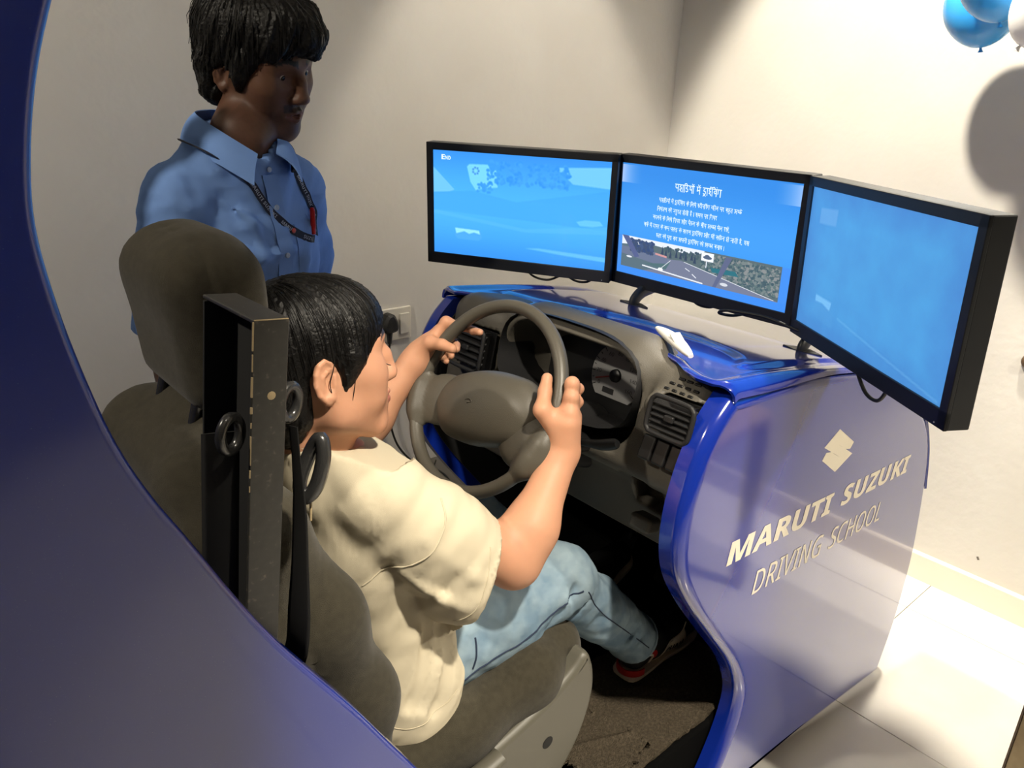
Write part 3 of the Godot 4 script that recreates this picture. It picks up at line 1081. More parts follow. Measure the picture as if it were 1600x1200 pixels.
func mats_and_pedals() -> void:
	# two loose pieces of worn carpet, rumpled, lying on the floor pan
	var n := FastNoiseLite.new()
	n.seed = 5
	n.frequency = 4.0
	var edge := FastNoiseLite.new()
	edge.seed = 8
	edge.frequency = 9.0
	var spots := [[Vector3(-0.815, 0.2855, -1.17), 0.275, 0.50, 0.0, "larger worn brown carpet piece lying flat below the shoe"], [Vector3(-0.765, 0.302, -0.965), 0.17, 0.15, 0.25, "smaller frayed carpet scrap between the seat base and the side panel"]]
	for s in spots:
		var t := thing("carpet_piece", s[4], "carpet", s[0], "worn carpet pieces on the simulator floor")
		var b := MB.new()
		var bs := Basis(Vector3.UP, s[3])
		b.sheet(func(u: float, w: float) -> Vector3:
			var q := Vector2((u - 0.5) * s[1], (w - 0.5) * s[2])
			var lim := maxf(absf(u - 0.5), absf(w - 0.5)) * 2.0
			q *= 1.0 + (0.04 if s[3] == 0.0 else 0.16) * edge.get_noise_2d(atan2(q.y, q.x) * 0.7, lim * 0.2 + s[3]) * lim
			var crease := absf((q.x + 0.02) * 0.8 + (q.y - 0.02) * 0.6)
			var y := 0.009 + 0.007 * exp(-pow(crease / 0.007, 2.0)) * smoothstep(0.24, 0.02, absf(q.x)) + 0.006 * maxf(0.0, n.get_noise_2d(q.x * 3.0, q.y * 3.0 + s[1])) + 0.012 * pow(lim, 6.0) * maxf(0.0, edge.get_noise_2d(u, w))
			return s[0] + bs * Vector3(q.x, y, q.y), 36, 36, 0.007, Vector3.UP)
		obj("pile", b, M.carpet, t)
	# pedals under the dashboard
	for k in 3:
		var px: float = [-0.845, -0.99, -1.13][k]
		var t := thing("pedal", ["accelerator pedal under the near black shoe", "middle brake pedal with a black rubber pad", "clutch pedal furthest from the lettered panel"][k], "pedal", Vector3(px, 0.42, -1.44), "pedals")
		var b := MB.new()
		var xf := Transform3D(Basis(Vector3.RIGHT, deg_to_rad(-38)), Vector3(px, 0.40, -1.465))
		b.rbox(xf, Vector3(0.05, 0.075 if k else 0.13, 0.012), 0.005)
		obj("pad", b, M.rubber, t)
		b = MB.new()
		b.tube(smooth_path([Vector3(px, 0.40, -1.475), Vector3(px, 0.52, -1.52), Vector3(px, 0.66, -1.555), Vector3(px, 0.70, -1.585)], 4), 0.009, 8)
		obj("arm", b, M.painted_steel, t)

# ---------------------------------------------------------------- dashboard
func dash_mesh(f: Field) -> MB:
	return f.mesh(MB.new())

func dashboard() -> void:
	var t := thing("dashboard", "taupe grey car dashboard with hooded gauges, slatted vents and switches behind the wheel", "dashboard", Vector3(-0.98, 0.75, -1.15))
	var f := Field.new(Vector3(-1.40, 0.70, -1.36), Vector3(-0.645, 1.17, -0.94), 0.006)
	var tilt := Basis(Vector3.RIGHT, deg_to_rad(-12))
	# main body, wide cap on top, lower apron
	f.box(Transform3D(tilt, Vector3(-1.015, 0.985, -1.135)), Vector3(0.355, 0.115, 0.115), 0.035, 0.02)
	f.box(Transform3D(Basis(), Vector3(-1.015, 1.062, -1.20)), Vector3(0.355, 0.028, 0.13), 0.02, 0.03)
	f.box(Transform3D(Basis(Vector3.RIGHT, deg_to_rad(16)), Vector3(-1.015, 0.815, -1.13)), Vector3(0.355, 0.085, 0.05), 0.02, 0.03)
	# binnacle
	f.box(Transform3D(tilt, Vector3(-0.985, 1.035, -1.085)), Vector3(0.208, 0.112, 0.085), 0.083, 0.02)
	f.box(Transform3D(tilt, Vector3(-0.985, 1.026, -1.03)), Vector3(0.186, 0.092, 0.14), 0.075, 0.012, 1)
	# right top corner, up to the hood
	f.box(Transform3D(Basis(Vector3.RIGHT, deg_to_rad(24)), Vector3(-0.716, 1.056, -1.034)), Vector3(0.054, 0.030, 0.040), 0.02, 0.02)
	# left hump
	f.box(Transform3D(tilt, Vector3(-1.275, 1.045, -1.10)), Vector3(0.075, 0.075, 0.09), 0.05, 0.03)
	# vent recesses, switch recess, cubbies
	f.box(Transform3D(tilt, Vector3(-0.700, 1.050, -1.012)), Vector3(0.044, 0.032, 0.03), 0.012, 0.004, 1)
	f.box(Transform3D(tilt, Vector3(-1.245, 1.03, -1.01)), Vector3(0.052, 0.045, 0.03), 0.012, 0.004, 1)
	f.box(Transform3D(tilt, Vector3(-0.712, 0.984, -1.0)), Vector3(0.047, 0.026, 0.018), 0.006, 0.004, 1)
	f.box(Transform3D(Basis(), Vector3(-0.785, 0.86, -1.06)), Vector3(0.034, 0.043, 0.06), 0.008, 0.005, 1)
	f.box(Transform3D(Basis(), Vector3(-0.715, 0.862, -1.05)), Vector3(0.023, 0.026, 0.05), 0.006, 0.005, 1)
	# column shroud toward the wheel
	var body := obj("fascia", dash_mesh(f), M.dash_plastic, t)
	var sf := Field.new(Vector3(-1.09, 0.82, -1.16), Vector3(-0.89, 1.05, -0.86), 0.006)
	sf.cap(Vector3(-0.99, 0.90, -1.10), Vector3(-0.99, 0.985, -0.905), 0.062, 0.046, 0.03)
	sf.box(Transform3D(Basis(Vector3.RIGHT, -0.42), Vector3(-0.99, 0.905, -1.00)), Vector3(0.058, 0.035, 0.10), 0.02, 0.03)
	obj("column_shroud", dash_mesh(sf), M.dark_plastic, t)
	# dark liner of the gauge hood, gauge plate and dial
	var b := MB.new()
	var face := Transform3D(tilt, Vector3(-0.985, 1.026, -1.158))
	var poly := PackedVector2Array()
	for k in 40:
		var a := TAU * k / 40
		var c := Vector2(cos(a), sin(a))
		var m := pow(pow(absf(c.x), 3.2) + pow(absf(c.y), 3.2), -1.0 / 3.2)
		poly.append(Vector2(c.x * m * 0.183, c.y * m * 0.09))
	b.prism(face, poly, 0.0, 0.006)
	var plate := obj("gauge_plate", b, M.black_plastic, t)
	b = MB.new()
	slab_ring(b, Transform3D(tilt, Vector3(-0.985, 1.026, -1.158)), poly, 0.0, 0.148)
	obj("hood_liner", b, M.dark_plastic, t)
	var dial_c := face * Vector3(0.030, -0.008, 0.0)
	b = MB.new()
	poly = PackedVector2Array()
	for k in 41:
		var a := deg_to_rad(-48 + 276.0 * k / 40)
		poly.append(Vector2(cos(a), sin(a)) * 0.066)
	b.prism(Transform3D(tilt, dial_c), poly, 0.006, 0.012, 0.001)
	var dial := obj("speed_dial", b, M.dial, t)
	b = MB.new()
	for k in 19:
		var a := deg_to_rad(-30 + 240.0 * k / 18)
		var c := Vector3(cos(a), sin(a), 0) * 0.060
		b.rbox(Transform3D(tilt * Basis(Vector3.BACK, a), Transform3D(tilt, dial_c) * (c + Vector3(0, 0, 0.0125))), Vector3(0.009 if k % 2 == 0 else 0.005, 0.0016, 0.001), 0.0004, 1)
	for k in 9:
		var a := deg_to_rad(210 - 240.0 * k / 8)
		var tx := text_mesh(str(k * 20), false, 0.008, 0.006 * str(k * 20).length(), 0.0)
		laid(tx, Transform3D(tilt, Transform3D(tilt, dial_c) * (Vector3(cos(a), sin(a), 0) * 0.046 + Vector3(-0.003 * str(k * 20).length(), -0.004, 0.0126))))
		var at := b.v.size()
		b.v.append_array(tx.v); b.n.append_array(tx.n); b.uv.append_array(tx.uv); b.c.append_array(tx.c)
		for q in tx.ix: b.ix.append(q + at)
	b.rbox(Transform3D(tilt, Transform3D(tilt, dial_c) * Vector3(-0.012, -0.035, 0.0125)), Vector3(0.03, 0.012, 0.001), 0.0004, 1)
	obj("dial_marks", b, M.dial_mark, dial)
	b = MB.new()
	b.lathe(Transform3D(tilt * Basis(Vector3.RIGHT, PI / 2), Transform3D(tilt, dial_c) * Vector3(0, 0, 0.012)), [Vector2(0.014, 0), Vector2(0.013, 0.006), Vector2(0, 0.007)], 20)
	obj("needle_hub", b, M.black_plastic, dial)
	b = MB.new()
	b.rbox(Transform3D(tilt * Basis(Vector3.BACK, deg_to_rad(200)), Transform3D(tilt, dial_c) * Vector3(-0.028, -0.010, 0.015)), Vector3(0.045, 0.003, 0.0015), 0.0006, 1)
	obj("needle", b, M.needle, dial)
	# right vent and left vent
	for s in 2:
		var c: Vector3 = [Vector3(-0.700, 1.050, -1.004), Vector3(-1.245, 1.03, -1.0)][s]
		var hw: float = [0.044, 0.052][s]
		var hh: float = [0.032, 0.045][s]
		var xf := Transform3D(tilt, c)
		var vent := Node3D.new()
		vent.name = numbered("air_vent", t)
		t.add_child(vent, true)
		vent.position = c - t.position
		b = MB.new()
		var ring := smooth_path([xf * Vector3(-hw, hh - 0.014, 0.018), xf * Vector3(-hw + 0.005, hh - 0.004, 0.018), xf * Vector3(-hw + 0.016, hh, 0.018), xf * Vector3(hw - 0.016, hh, 0.018), xf * Vector3(hw - 0.005, hh - 0.004, 0.018), xf * Vector3(hw, hh - 0.014, 0.018),
			xf * Vector3(hw, -hh + 0.014, 0.018), xf * Vector3(hw - 0.005, -hh + 0.004, 0.018), xf * Vector3(hw - 0.016, -hh, 0.018), xf * Vector3(-hw + 0.016, -hh, 0.018), xf * Vector3(-hw + 0.005, -hh + 0.004, 0.018), xf * Vector3(-hw, -hh + 0.014, 0.018)], 3, true)
		b.tube(ring, 0.0045, 8, true)
		obj("vent_frame", b, M.dark_plastic, vent)
		for k in 5:
			b = MB.new()
			b.rbox(xf * Transform3D(Basis(Vector3.RIGHT, 0.5), Vector3(0, hh * (0.66 - 0.33 * k), 0.010)), Vector3(hw * 1.9, 0.005, 0.016), 0.002, 1)
			obj("slat", b, M.dark_plastic, vent)
		b = MB.new()
		for k in 6: b.rbox(xf * Transform3D(Basis(), Vector3(hw * (-0.75 + 0.3 * k), 0, -0.004)), Vector3(0.003, hh * 1.85, 0.014), 0.001, 1)
		obj("vanes", b, M.black_plastic, vent)
		b = MB.new()
		b.rbox(xf * Transform3D(Basis(), Vector3(0, 0, 0.019)), Vector3(0.02, 0.012, 0.008), 0.003, 1)
		obj("vent_tab", b, M.dark_plastic, vent)
		b = MB.new()
		b.rbox(xf * Transform3D(Basis(), Vector3(0, 0, -0.0185)), Vector3(hw * 1.96, hh * 1.96, 0.004), 0.001, 1)
		obj("vent_back", b, M.black_plastic, vent)
	# demister grille on the top right corner
	var grille := Node3D.new()
	grille.name = "demister_grille"
	t.add_child(grille, true)
	var gx := Transform3D(Basis(Vector3.RIGHT, deg_to_rad(34)), Vector3(-0.715, 1.108, -1.058))
	for row in 4:
		for k in 4:
			var wide := 0.017 - 0.002 * row
			if row == 0 and k == 0: continue
			b = MB.new()
			var g0 := Vector3(-0.742 + 0.0165 * k + 0.004 * (row % 2), 1.2, -1.046 + 0.0095 * row)
			var g1 := drape(f, g0, Vector3.DOWN, 0.0002)
			b.rbox(Transform3D(gx.basis, g1), Vector3(wide * 0.8, 0.004, 0.0055), 0.0018, 1)
			obj("grille_slot", b, M.black_plastic, grille)
	# row of switches under the vent
	for k in 3:
		b = MB.new()
		b.rbox(Transform3D(tilt * Basis(Vector3.RIGHT, -0.2), Vector3(-0.742 + 0.030 * k, 0.983, -0.996)), Vector3(0.028, 0.044, 0.018), 0.004)
		obj("switch", b, M.black_plastic, t)
	# ignition lock, key and stalk, right of the column
	b = MB.new()
	b.lathe(Transform3D(Basis(Vector3.RIGHT, PI / 2 - 0.2), Vector3(-0.905, 0.93, -1.01)), [Vector2(0.021, 0), Vector2(0.021, 0.03), Vector2(0.017, 0.034), Vector2(0.006, 0.034), Vector2(0.004, 0.028)], 20)
	obj("ignition_lock", b, M.black_plastic, t)
	b = MB.new()
	b.lathe(Transform3D(Basis(Vector3.RIGHT, PI / 2 - 0.2), Vector3(-0.905, 0.93, -0.976)), [Vector2(0.0165, 0), Vector2(0.0165, 0.003), Vector2(0.012, 0.004)], 20)
	obj("lock_ring", b, M.chrome, t)
	b = MB.new()
	b.tube(PackedVector3Array([Vector3(-0.90, 0.986, -0.975), Vector3(-0.897, 0.992, -0.955)]), 0.006, 10)
	b.ball(Transform3D(Basis().scaled(Vector3(0.008, 0.011, 0.005)), Vector3(-0.895, 0.995, -0.95)), 12)
	obj("trip_knob", b, M.chrome, t)
	b = MB.new()
	b.tube(smooth_path([Vector3(-0.955, 0.955, -1.0), Vector3(-0.90, 0.952, -0.965), Vector3(-0.82, 0.972, -0.95), Vector3(-0.775, 0.99, -0.95)], 5), PackedFloat32Array([0.006, 0.006, 0.006, 0.006, 0.006, 0.0065, 0.007, 0.007, 0.0075, 0.008, 0.009, 0.010, 0.0105, 0.0105, 0.010, 0.007]), 10)
	obj("indicator_stalk", b, M.black_plastic, t)
	b = MB.new()
	b.rbox(Transform3D(tilt, Vector3(-0.772, 0.80, -1.05)), Vector3(0.05, 0.03, 0.04), 0.008)
	obj("bonnet_release", b, M.dash_plastic, t)

# the inner wall of a hood: polygon rim pushed from z0 to z1, seen from inside
func slab_ring(b: MB, xf: Transform3D, poly: PackedVector2Array, z0: float, z1: float) -> void:
	var cnt := poly.size()
	var at := b.v.size()
	for k in cnt + 1:
		var q := poly[k % cnt]
		var nn := (xf.basis * Vector3(-q.x / 0.033, -q.y / 0.008, 0)).normalized()
		b.v.append(xf * Vector3(q.x, q.y, z0)); b.n.append(nn); b.uv.append(q); b.c.append(Color.WHITE)
		b.v.append(xf * Vector3(q.x * 1.012, q.y * 1.012, z1 - 0.02 * signf(q.y) * 0.0)); b.n.append(nn); b.uv.append(q); b.c.append(Color.WHITE)
	for k in cnt:
		var q := at + k * 2
		b.face(q, q + 2, q + 1); b.face(q + 1, q + 2, q + 3)

# ---------------------------------------------------------------- steering wheel
const WC := Vector3(-0.990, 1.037, -0.824)
const WT := 0.5079   # tilt of the wheel
func on_wheel(a: float, r: float, lift := 0.0) -> Vector3: # degrees from the driver's right, counter-clockwise
	var u := Vector3.RIGHT
	var n := Vector3(0, sin(WT), cos(WT))
	var w := n.cross(u)
	return WC + (u * cos(deg_to_rad(a)) + w * sin(deg_to_rad(a))) * r + n * lift

func steering_wheel() -> void:
	var t := thing("steering_wheel", "grey two-spoke car steering wheel gripped by the seated boy", "steering wheel", WC)
	var ring := PackedVector3Array()
	for k in 64: ring.append(on_wheel(k * 360.0 / 64, 0.174))
	var b := MB.new()
	b.tube(ring, 0.0122, 14, true, 1.12)
	obj("rim", b, M.wheel_plastic, t)
	var xf := Transform3D(Basis(Vector3.RIGHT, -WT), WC)
	# pad of the horn: a wide rounded shield, domed, turned a little with the wheel
	var turn := Basis(Vector3.BACK, deg_to_rad(14.0))
	var px := xf * Transform3D(turn, Vector3(0.010, -0.017, 0))
	var f := Field.new(WC - Vector3(0.16, 0.14, 0.12), WC + Vector3(0.16, 0.13, 0.11), 0.004)
	f.ell(px * Transform3D(Basis(), Vector3(0.0, 0.0, -0.010)), Vector3(0.128, 0.070, 0.046), 0.01)
	f.box(px * Transform3D(Basis(), Vector3(0, 0.0, -0.020)), Vector3(0.100, 0.056, 0.026), 0.024, 0.02)
	f.plane(px * Vector3(-0.112, 0, 0), px.basis * Vector3(-1, 0.1, 0), 0.006)
	f.cap(px * Vector3(0.135, -0.095, 0.03), px * Vector3(0.150, -0.055, 0.02), 0.052, 0.048, 0.006, 1)
	f.plane(px * Vector3(0, 0, -0.034), px.basis * Vector3(0, 0, -1), 0.004)
	obj("horn_pad", f.mesh(MB.new()), M.wheel_plastic, t)
	# spokes, each a flat arm under the pad that swells into the rim
	for s in [-1.0, 1.0]:
		f = Field.new(WC - Vector3(0.20, 0.19, 0.15), WC + Vector3(0.20, 0.17, 0.13), 0.0045)
		var a := 342.0 if s > 0.0 else 199.0
		var tip := on_wheel(a, 0.172)
		var mid := on_wheel(a, 0.125, -0.012)
		var root := on_wheel(a, 0.05, -0.030)
		var up := (px.basis * Vector3(0, 0, 1)) * 0.40
		f.cap(root, mid, 0.046, 0.044, 0.02, 0, up)
		f.cap(mid, tip, 0.044, 0.032, 0.02, 0, up)
		f.chain([on_wheel(a - 17, 0.174), on_wheel(a - 8, 0.174), on_wheel(a, 0.174), on_wheel(a + 8, 0.174), on_wheel(a + 17, 0.174)], [0.0122, 0.0138, 0.0146, 0.0138, 0.0122], 0.02)
		obj("spoke", f.mesh(MB.new()), M.wheel_plastic, t)
	b = MB.new()
	b.lathe(xf * Transform3D(Basis(Vector3.RIGHT, PI / 2), Vector3(0, -0.002, -0.062)), [Vector2(0.05, -0.05), Vector2(0.055, 0.0), Vector2(0.06, 0.03), Vector2(0.0, 0.035)], 24)
	obj("hub", b, M.dark_plastic, t)
	b = MB.new()
	b.tube(smooth_path([px * Vector3(-0.012, 0.004, 0.0365), px * Vector3(-0.002, 0.006, 0.0367), px * Vector3(0.004, 0.001, 0.0367), px * Vector3(-0.006, -0.001, 0.0367)], 4), 0.0009, 6)
	obj("horn_mark", b, M.wheel_plastic, t)

# ---------------------------------------------------------------- driver's seat
func driver_seat() -> void:
	var t := thing("driver_seat", "worn olive grey cloth car seat with tall headrest under the boy", "car seat", Vector3(-0.98, 0.285, -0.60))
	# cushion
	var f := Field.new(Vector3(-1.25, 0.36, -1.0), Vector3(-0.71, 0.72, -0.32), 0.010)
	f.box(Transform3D(Basis(Vector3.RIGHT, 0.12), Vector3(-0.98, 0.50, -0.64)), Vector3(0.205, 0.075, 0.26), 0.06, 0.02)
	for s in [-1.0, 1.0]:
		f.chain([Vector3(-0.98 + 0.195 * s, 0.545, -0.45), Vector3(-0.98 + 0.195 * s, 0.555, -0.62), Vector3(-0.98 + 0.185 * s, 0.575, -0.78), Vector3(-0.98 + 0.15 * s, 0.565, -0.88)], [0.045, 0.05, 0.055, 0.045], 0.05)
	f.cap(Vector3(-1.12, 0.565, -0.875), Vector3(-0.84, 0.565, -0.875), 0.05, 0.05, 0.05)
	obj("cushion", f.mesh(MB.new()), M.seat_cloth, t)
	# backrest, leaning back
	f = Field.new(Vector3(-1.26, 0.48, -0.60), Vector3(-0.71, 1.20, -0.14), 0.010)
	f.chain([Vector3(-0.98, 0.60, -0.40), Vector3(-0.98, 0.86, -0.345), Vector3(-0.98, 1.045, -0.295)], [0.165, 0.17, 0.135], 0.05, 0, Vector3(0, 0.25, 0.97) * 0.36)
	for s in [-1.0, 1.0]:
		f.chain([Vector3(-0.98 + 0.175 * s, 0.60, -0.445), Vector3(-0.98 + 0.185 * s, 0.72, -0.435), Vector3(-0.98 + 0.185 * s, 0.88, -0.385), Vector3(-0.98 + 0.165 * s, 1.03, -0.315), Vector3(-0.98 + 0.12 * s, 1.085, -0.285)], [0.05, 0.055, 0.055, 0.055, 0.045], 0.05)
		f.chain([Vector3(-0.98 + 0.17 * s, 0.60, -0.36), Vector3(-0.98 + 0.18 * s, 0.88, -0.30), Vector3(-0.98 + 0.165 * s, 1.03, -0.265)], [0.045, 0.045, 0.045], 0.05)
	f.cap(Vector3(-1.08, 1.085, -0.275), Vector3(-0.88, 1.085, -0.275), 0.045, 0.045, 0.05)
	# seam grooves
	for s in [-1.0, 1.0]: groove(f, [Vector3(-0.98 + 0.4 * s, 0.64, -0.40), Vector3(-0.98 + 0.4 * s, 0.80, -0.37), Vector3(-0.98 + 0.4 * s, 0.96, -0.325), Vector3(-0.98 + 0.34 * s, 1.12, -0.295), Vector3(-0.98 + 0.15 * s, 1.30, -0.275)], Vector3(-0.98, 0.88, -0.34), 0.004)
	var back := obj("backrest", f.mesh(MB.new()), M.seat_cloth, t)
	# headrest
	f = Field.new(Vector3(-1.16, 1.10, -0.46), Vector3(-0.80, 1.43, -0.18), 0.008)
	f.box(Transform3D(Basis(Vector3.RIGHT, 0.10), Vector3(-0.98, 1.262, -0.335)), Vector3(0.112, 0.098, 0.060), 0.040, 0.02)
	f.box(Transform3D(Basis(Vector3.RIGHT, 0.10), Vector3(-0.98, 1.325, -0.330)), Vector3(0.088, 0.056, 0.054), 0.05, 0.04)
	for s in [-1.0, 1.0]: groove(f, [Vector3(-0.98 + 0.25 * s, 1.17, -0.322), Vector3(-0.98 + 0.25 * s, 1.25, -0.318), Vector3(-0.98 + 0.25 * s, 1.32, -0.312), Vector3(-0.98 + 0.20 * s, 1.42, -0.308), Vector3(-0.98 + 0.02 * s, 1.48, -0.306)], Vector3(-0.98, 1.26, -0.315), 0.0032)
	var head := obj("headrest", f.mesh(MB.new()), M.seat_cloth, t)
	for s in [-1.0, 1.0]:
		var b := MB.new()
		b.tube(PackedVector3Array([Vector3(-0.98 + 0.06 * s, 1.08, -0.275), Vector3(-0.98 + 0.06 * s, 1.19, -0.305)]), 0.007, 10)
		obj("headrest_post", b, M.belt_steel, t)
	# grey side cover with recliner lever and bolt hole
	var poly := smooth_poly([Vector2(-0.36, 0.40), Vector2(-0.36, 0.475), Vector2(-0.46, 0.492), Vector2(-0.58, 0.507), Vector2(-0.68, 0.527), Vector2(-0.77, 0.553), Vector2(-0.838, 0.588), Vector2(-0.872, 0.612), Vector2(-0.893, 0.575), Vector2(-0.900, 0.52), Vector2(-0.888, 0.46), Vector2(-0.86, 0.40), Vector2(-0.81, 0.345), Vector2(-0.72, 0.315), Vector2(-0.5, 0.31), Vector2(-0.38, 0.32)], 4)
	var b := MB.new()
	slab(b, Transform3D(SIDEWAYS, Vector3(-0.762, 0, 0)), poly, 0.0, -0.032, 0.014)
	var cover := obj("side_cover", b, M.seat_plastic, t)
	b = MB.new()
	b.lathe(Transform3D(Basis(Vector3.BACK, -PI / 2), Vector3(-0.7305, 0.462, -0.782)), [Vector2(0.0125, 0), Vector2(0.0125, 0.001), Vector2(0.011, 0.0014), Vector2(0, 0.0014)], 20)
	obj("bolt_hole", b, M.rubber, cover)
	b = MB.new()
	b.tube(smooth_path([Vector3(-0.725, 0.49, -0.44), Vector3(-0.718, 0.503, -0.52), Vector3(-0.716, 0.516, -0.60), Vector3(-0.716, 0.527, -0.655)], 5), 0.017, 10, false, 0.6)
	obj("recline_lever", b, M.seat_plastic, cover)
	b = MB.new()
	b.lathe(Transform3D(Basis(Vector3.BACK, -PI / 2), Vector3(-0.745, 0.60, -0.43)), [Vector2(0.04, 0), Vector2(0.042, 0.012), Vector2(0.03, 0.02), Vector2(0, 0.021)], 20)
	obj("recliner_cap", b, M.rubber, t)
	# rails to the floor
	for s in [-1.0, 1.0]:
		b = MB.new()
		b.boxat(Vector3(-0.98 + 0.17 * s - 0.02, 0.2855, -0.86), Vector3(-0.98 + 0.17 * s + 0.02, 0.32, -0.36), 0.006)
		obj("seat_rail", b, M.painted_steel, t)
	b = MB.new()
	b.boxat(Vector3(-1.17, 0.298, -0.84), Vector3(-0.79, 0.46, -0.40), 0.02)
	obj("seat_base", b, M.rubber, t)

# ---------------------------------------------------------------- belt post
func belt_post() -> void:
	var t := thing("belt_post", "upright black steel box post with chipped edges beside the headrest", "post", Vector3(-0.715, 0.285, -0.24))
	var top := Vector3(-0.712, 1.347, -0.287)
	var bot := Vector3(-0.712, 0.2853, -0.178)
	var ax := (top - bot).normalized()
	var xv := Vector3(0.995, 0, -0.03)
	xv = (xv - ax * xv.dot(ax)).normalized()
	var xf := Transform3D(Basis(xv, ax, xv.cross(ax)), (top + bot) * 0.5)
	var ln := (top - bot).length()
	var b := MB.new()
	b.rbox(xf * Transform3D(Basis(), Vector3(0.0550, 0, 0)), Vector3(0.004, ln, 0.036), 0.0015, 2)
	b.rbox(xf * Transform3D(Basis(), Vector3(0.0, ln / 2 - 0.002, 0)), Vector3(0.112, 0.004, 0.036), 0.0015, 2)
	obj("post", b, M.painted_steel, t)
	b = MB.new()
	b.rbox(xf * Transform3D(Basis(), Vector3(0.0, -0.003, -0.0160)), Vector3(0.106, ln - 0.006, 0.004), 0.001, 1)
	b.rbox(xf * Transform3D(Basis(), Vector3(-0.0535, -0.003, 0)), Vector3(0.004, ln - 0.006, 0.036), 0.001, 1)
	obj("shaded_channel", b, M.webbing, t)  # inside faces set in black, standing in for the shade of the hollow
	# bare metal along the chipped corner
	b = MB.new()
	var rng := RandomNumberGenerator.new()
	rng.seed = 4
	var y := ln / 2 - 0.002
	while y > ln / 2 - 0.20:
		var h := rng.randf_range(0.004, 0.03) * (1.0 if y > ln / 2 - 0.16 else 0.4)
		b.rbox(xf * Transform3D(Basis(), Vector3(0.0567, y - h / 2, 0.0177)), Vector3(0.0012, h, 0.0012) * Vector3(rng.randf_range(0.5, 1.9), 1, rng.randf_range(0.5, 1.9)), 0.0004, 1)
		y -= h + rng.randf_range(0.001, 0.01) * (1.0 if y > ln / 2 - 0.16 else 7.0)
	b.rbox(xf * Transform3D(Basis(), Vector3(0.0567, ln / 2 - 0.0006, 0.0)), Vector3(0.0014, 0.0012, 0.034), 0.0004, 1)
	obj("chipped_edge", b, M.worn_edge, t).set_meta("kind", "stuff")
	b = MB.new()
	b.lathe(xf * Transform3D(Basis(Vector3.BACK, -PI / 2), Vector3(0.0568, ln / 2 - 0.075, -0.002)), [Vector2(0.0045, 0), Vector2(0.004, 0.0008), Vector2(0, 0.0009)], 12)
	obj("bolt_head", b, M.worn_edge, t)
	# belt anchor: a bent steel strap whose two ears stand out either side
	var loop := thing("belt_anchor", "bent steel belt anchor with two ears on the black post", "belt anchor", xf * Vector3(0.0, ln / 2 - 0.10, 0.0))
	for s in [-1.0, 1.0]:
		b = MB.new()
		var ring := PackedVector3Array()
		for k in 20:
			var a := TAU * k / 20
			ring.append(xf * (Vector3(0.040, ln / 2 - 0.103 - 0.012 * s, 0.030 * s) + Vector3(0.005 * cos(a), 0.017 * sin(a), 0.012 * cos(a))))
		b.tube(ring, 0.0055, 8, true, 1.0)
		obj("ear", b, M.belt_steel, loop)
	b = MB.new()
	b.ball(xf * Transform3D(Basis().scaled(Vector3(0.016, 0.018, 0.006)), Vector3(0.028, ln / 2 - 0.055, -0.008)), 14)
	obj("upper_button", b, M.belt_steel, loop)
	# webbing hanging from the right ear, with its guide ring
	var web := thing("seat_belt", "black seat belt webbing hanging beside the post with a glossy guide ring", "seat belt", Vector3(-0.70, 0.30, -0.33))
	b = MB.new()
	var p0 := xf * Vector3(0.046, ln / 2 - 0.115, -0.032)
	b.tube(smooth_path([p0, p0 + Vector3(0.002, -0.10, 0.0), p0 + Vector3(0.0, -0.25, 0.01), Vector3(-0.705, 0.85, -0.30), Vector3(-0.71, 0.40, -0.285), Vector3(-0.71, 0.30, -0.28)], 5), PackedFloat32Array([0.006, 0.006, 0.006, 0.007, 0.008, 0.010, 0.011, 0.012, 0.014, 0.016, 0.016, 0.016, 0.016, 0.016, 0.016, 0.016, 0.016, 0.016, 0.016, 0.016, 0.016, 0.016, 0.016, 0.016, 0.016, 0.016]), 8, false, 0.07, Vector3(0.4, 0, 1))
	obj("strap", b, M.webbing, web)
	b = MB.new()
	b.tube(smooth_path([xf * Vector3(0.02, ln / 2 - 0.12, 0.031), xf * Vector3(0.015, ln / 2 - 0.3, 0.027), xf * Vector3(0.015, 0.0, 0.024), xf * Vector3(0.015, -ln / 2 + 0.05, 0.022)], 4), 0.018, 8, false, 0.07, Vector3(1, 0, 0.2))
	obj("strap", b, M.webbing, web)
	b = MB.new()
	var q := Vector3(-0.690, 1.168, -0.335)
	var gp := smooth_path([q + Vector3(0.004, 0.030, -0.012), q + Vector3(0.012, 0.010, -0.010), q + Vector3(0.012, -0.020, 0.0), q + Vector3(0.004, -0.034, 0.010), q + Vector3(-0.006, -0.020, 0.010), q + Vector3(-0.006, 0.012, -0.004)], 5, true)
	b.tube(gp, 0.0082, 8, true)
	obj("guide_ring", b, M.belt_steel, web)
	b = MB.new()
	b.tube(PackedVector3Array([q + Vector3(0.006, -0.034, 0.004), q + Vector3(0.007, -0.062, 0.006)]), 0.0016, 6)
	obj("guide_pin", b, M.worn_edge, web)

# a stitched groove: the path is pulled in along lines to the inside point until it meets the surface, then cut
func groove(f: Field, pts: Array, inside: Vector3, r: float, k := 0.006) -> void:
	var line: Array = []
	for q in smooth_path(pts, 6):
		var c := Vector3(inside.x, q.y * 0.85 + inside.y * 0.15, inside.z) if absf(q.x - inside.x) > 0.05 else inside
		line.append(drape(f, q, c - q, 0.0))
	for i in line.size() - 1:
		if line[i].distance_to(line[i + 1]) < 0.08: f.cap(line[i], line[i + 1], r, r, k, 1)

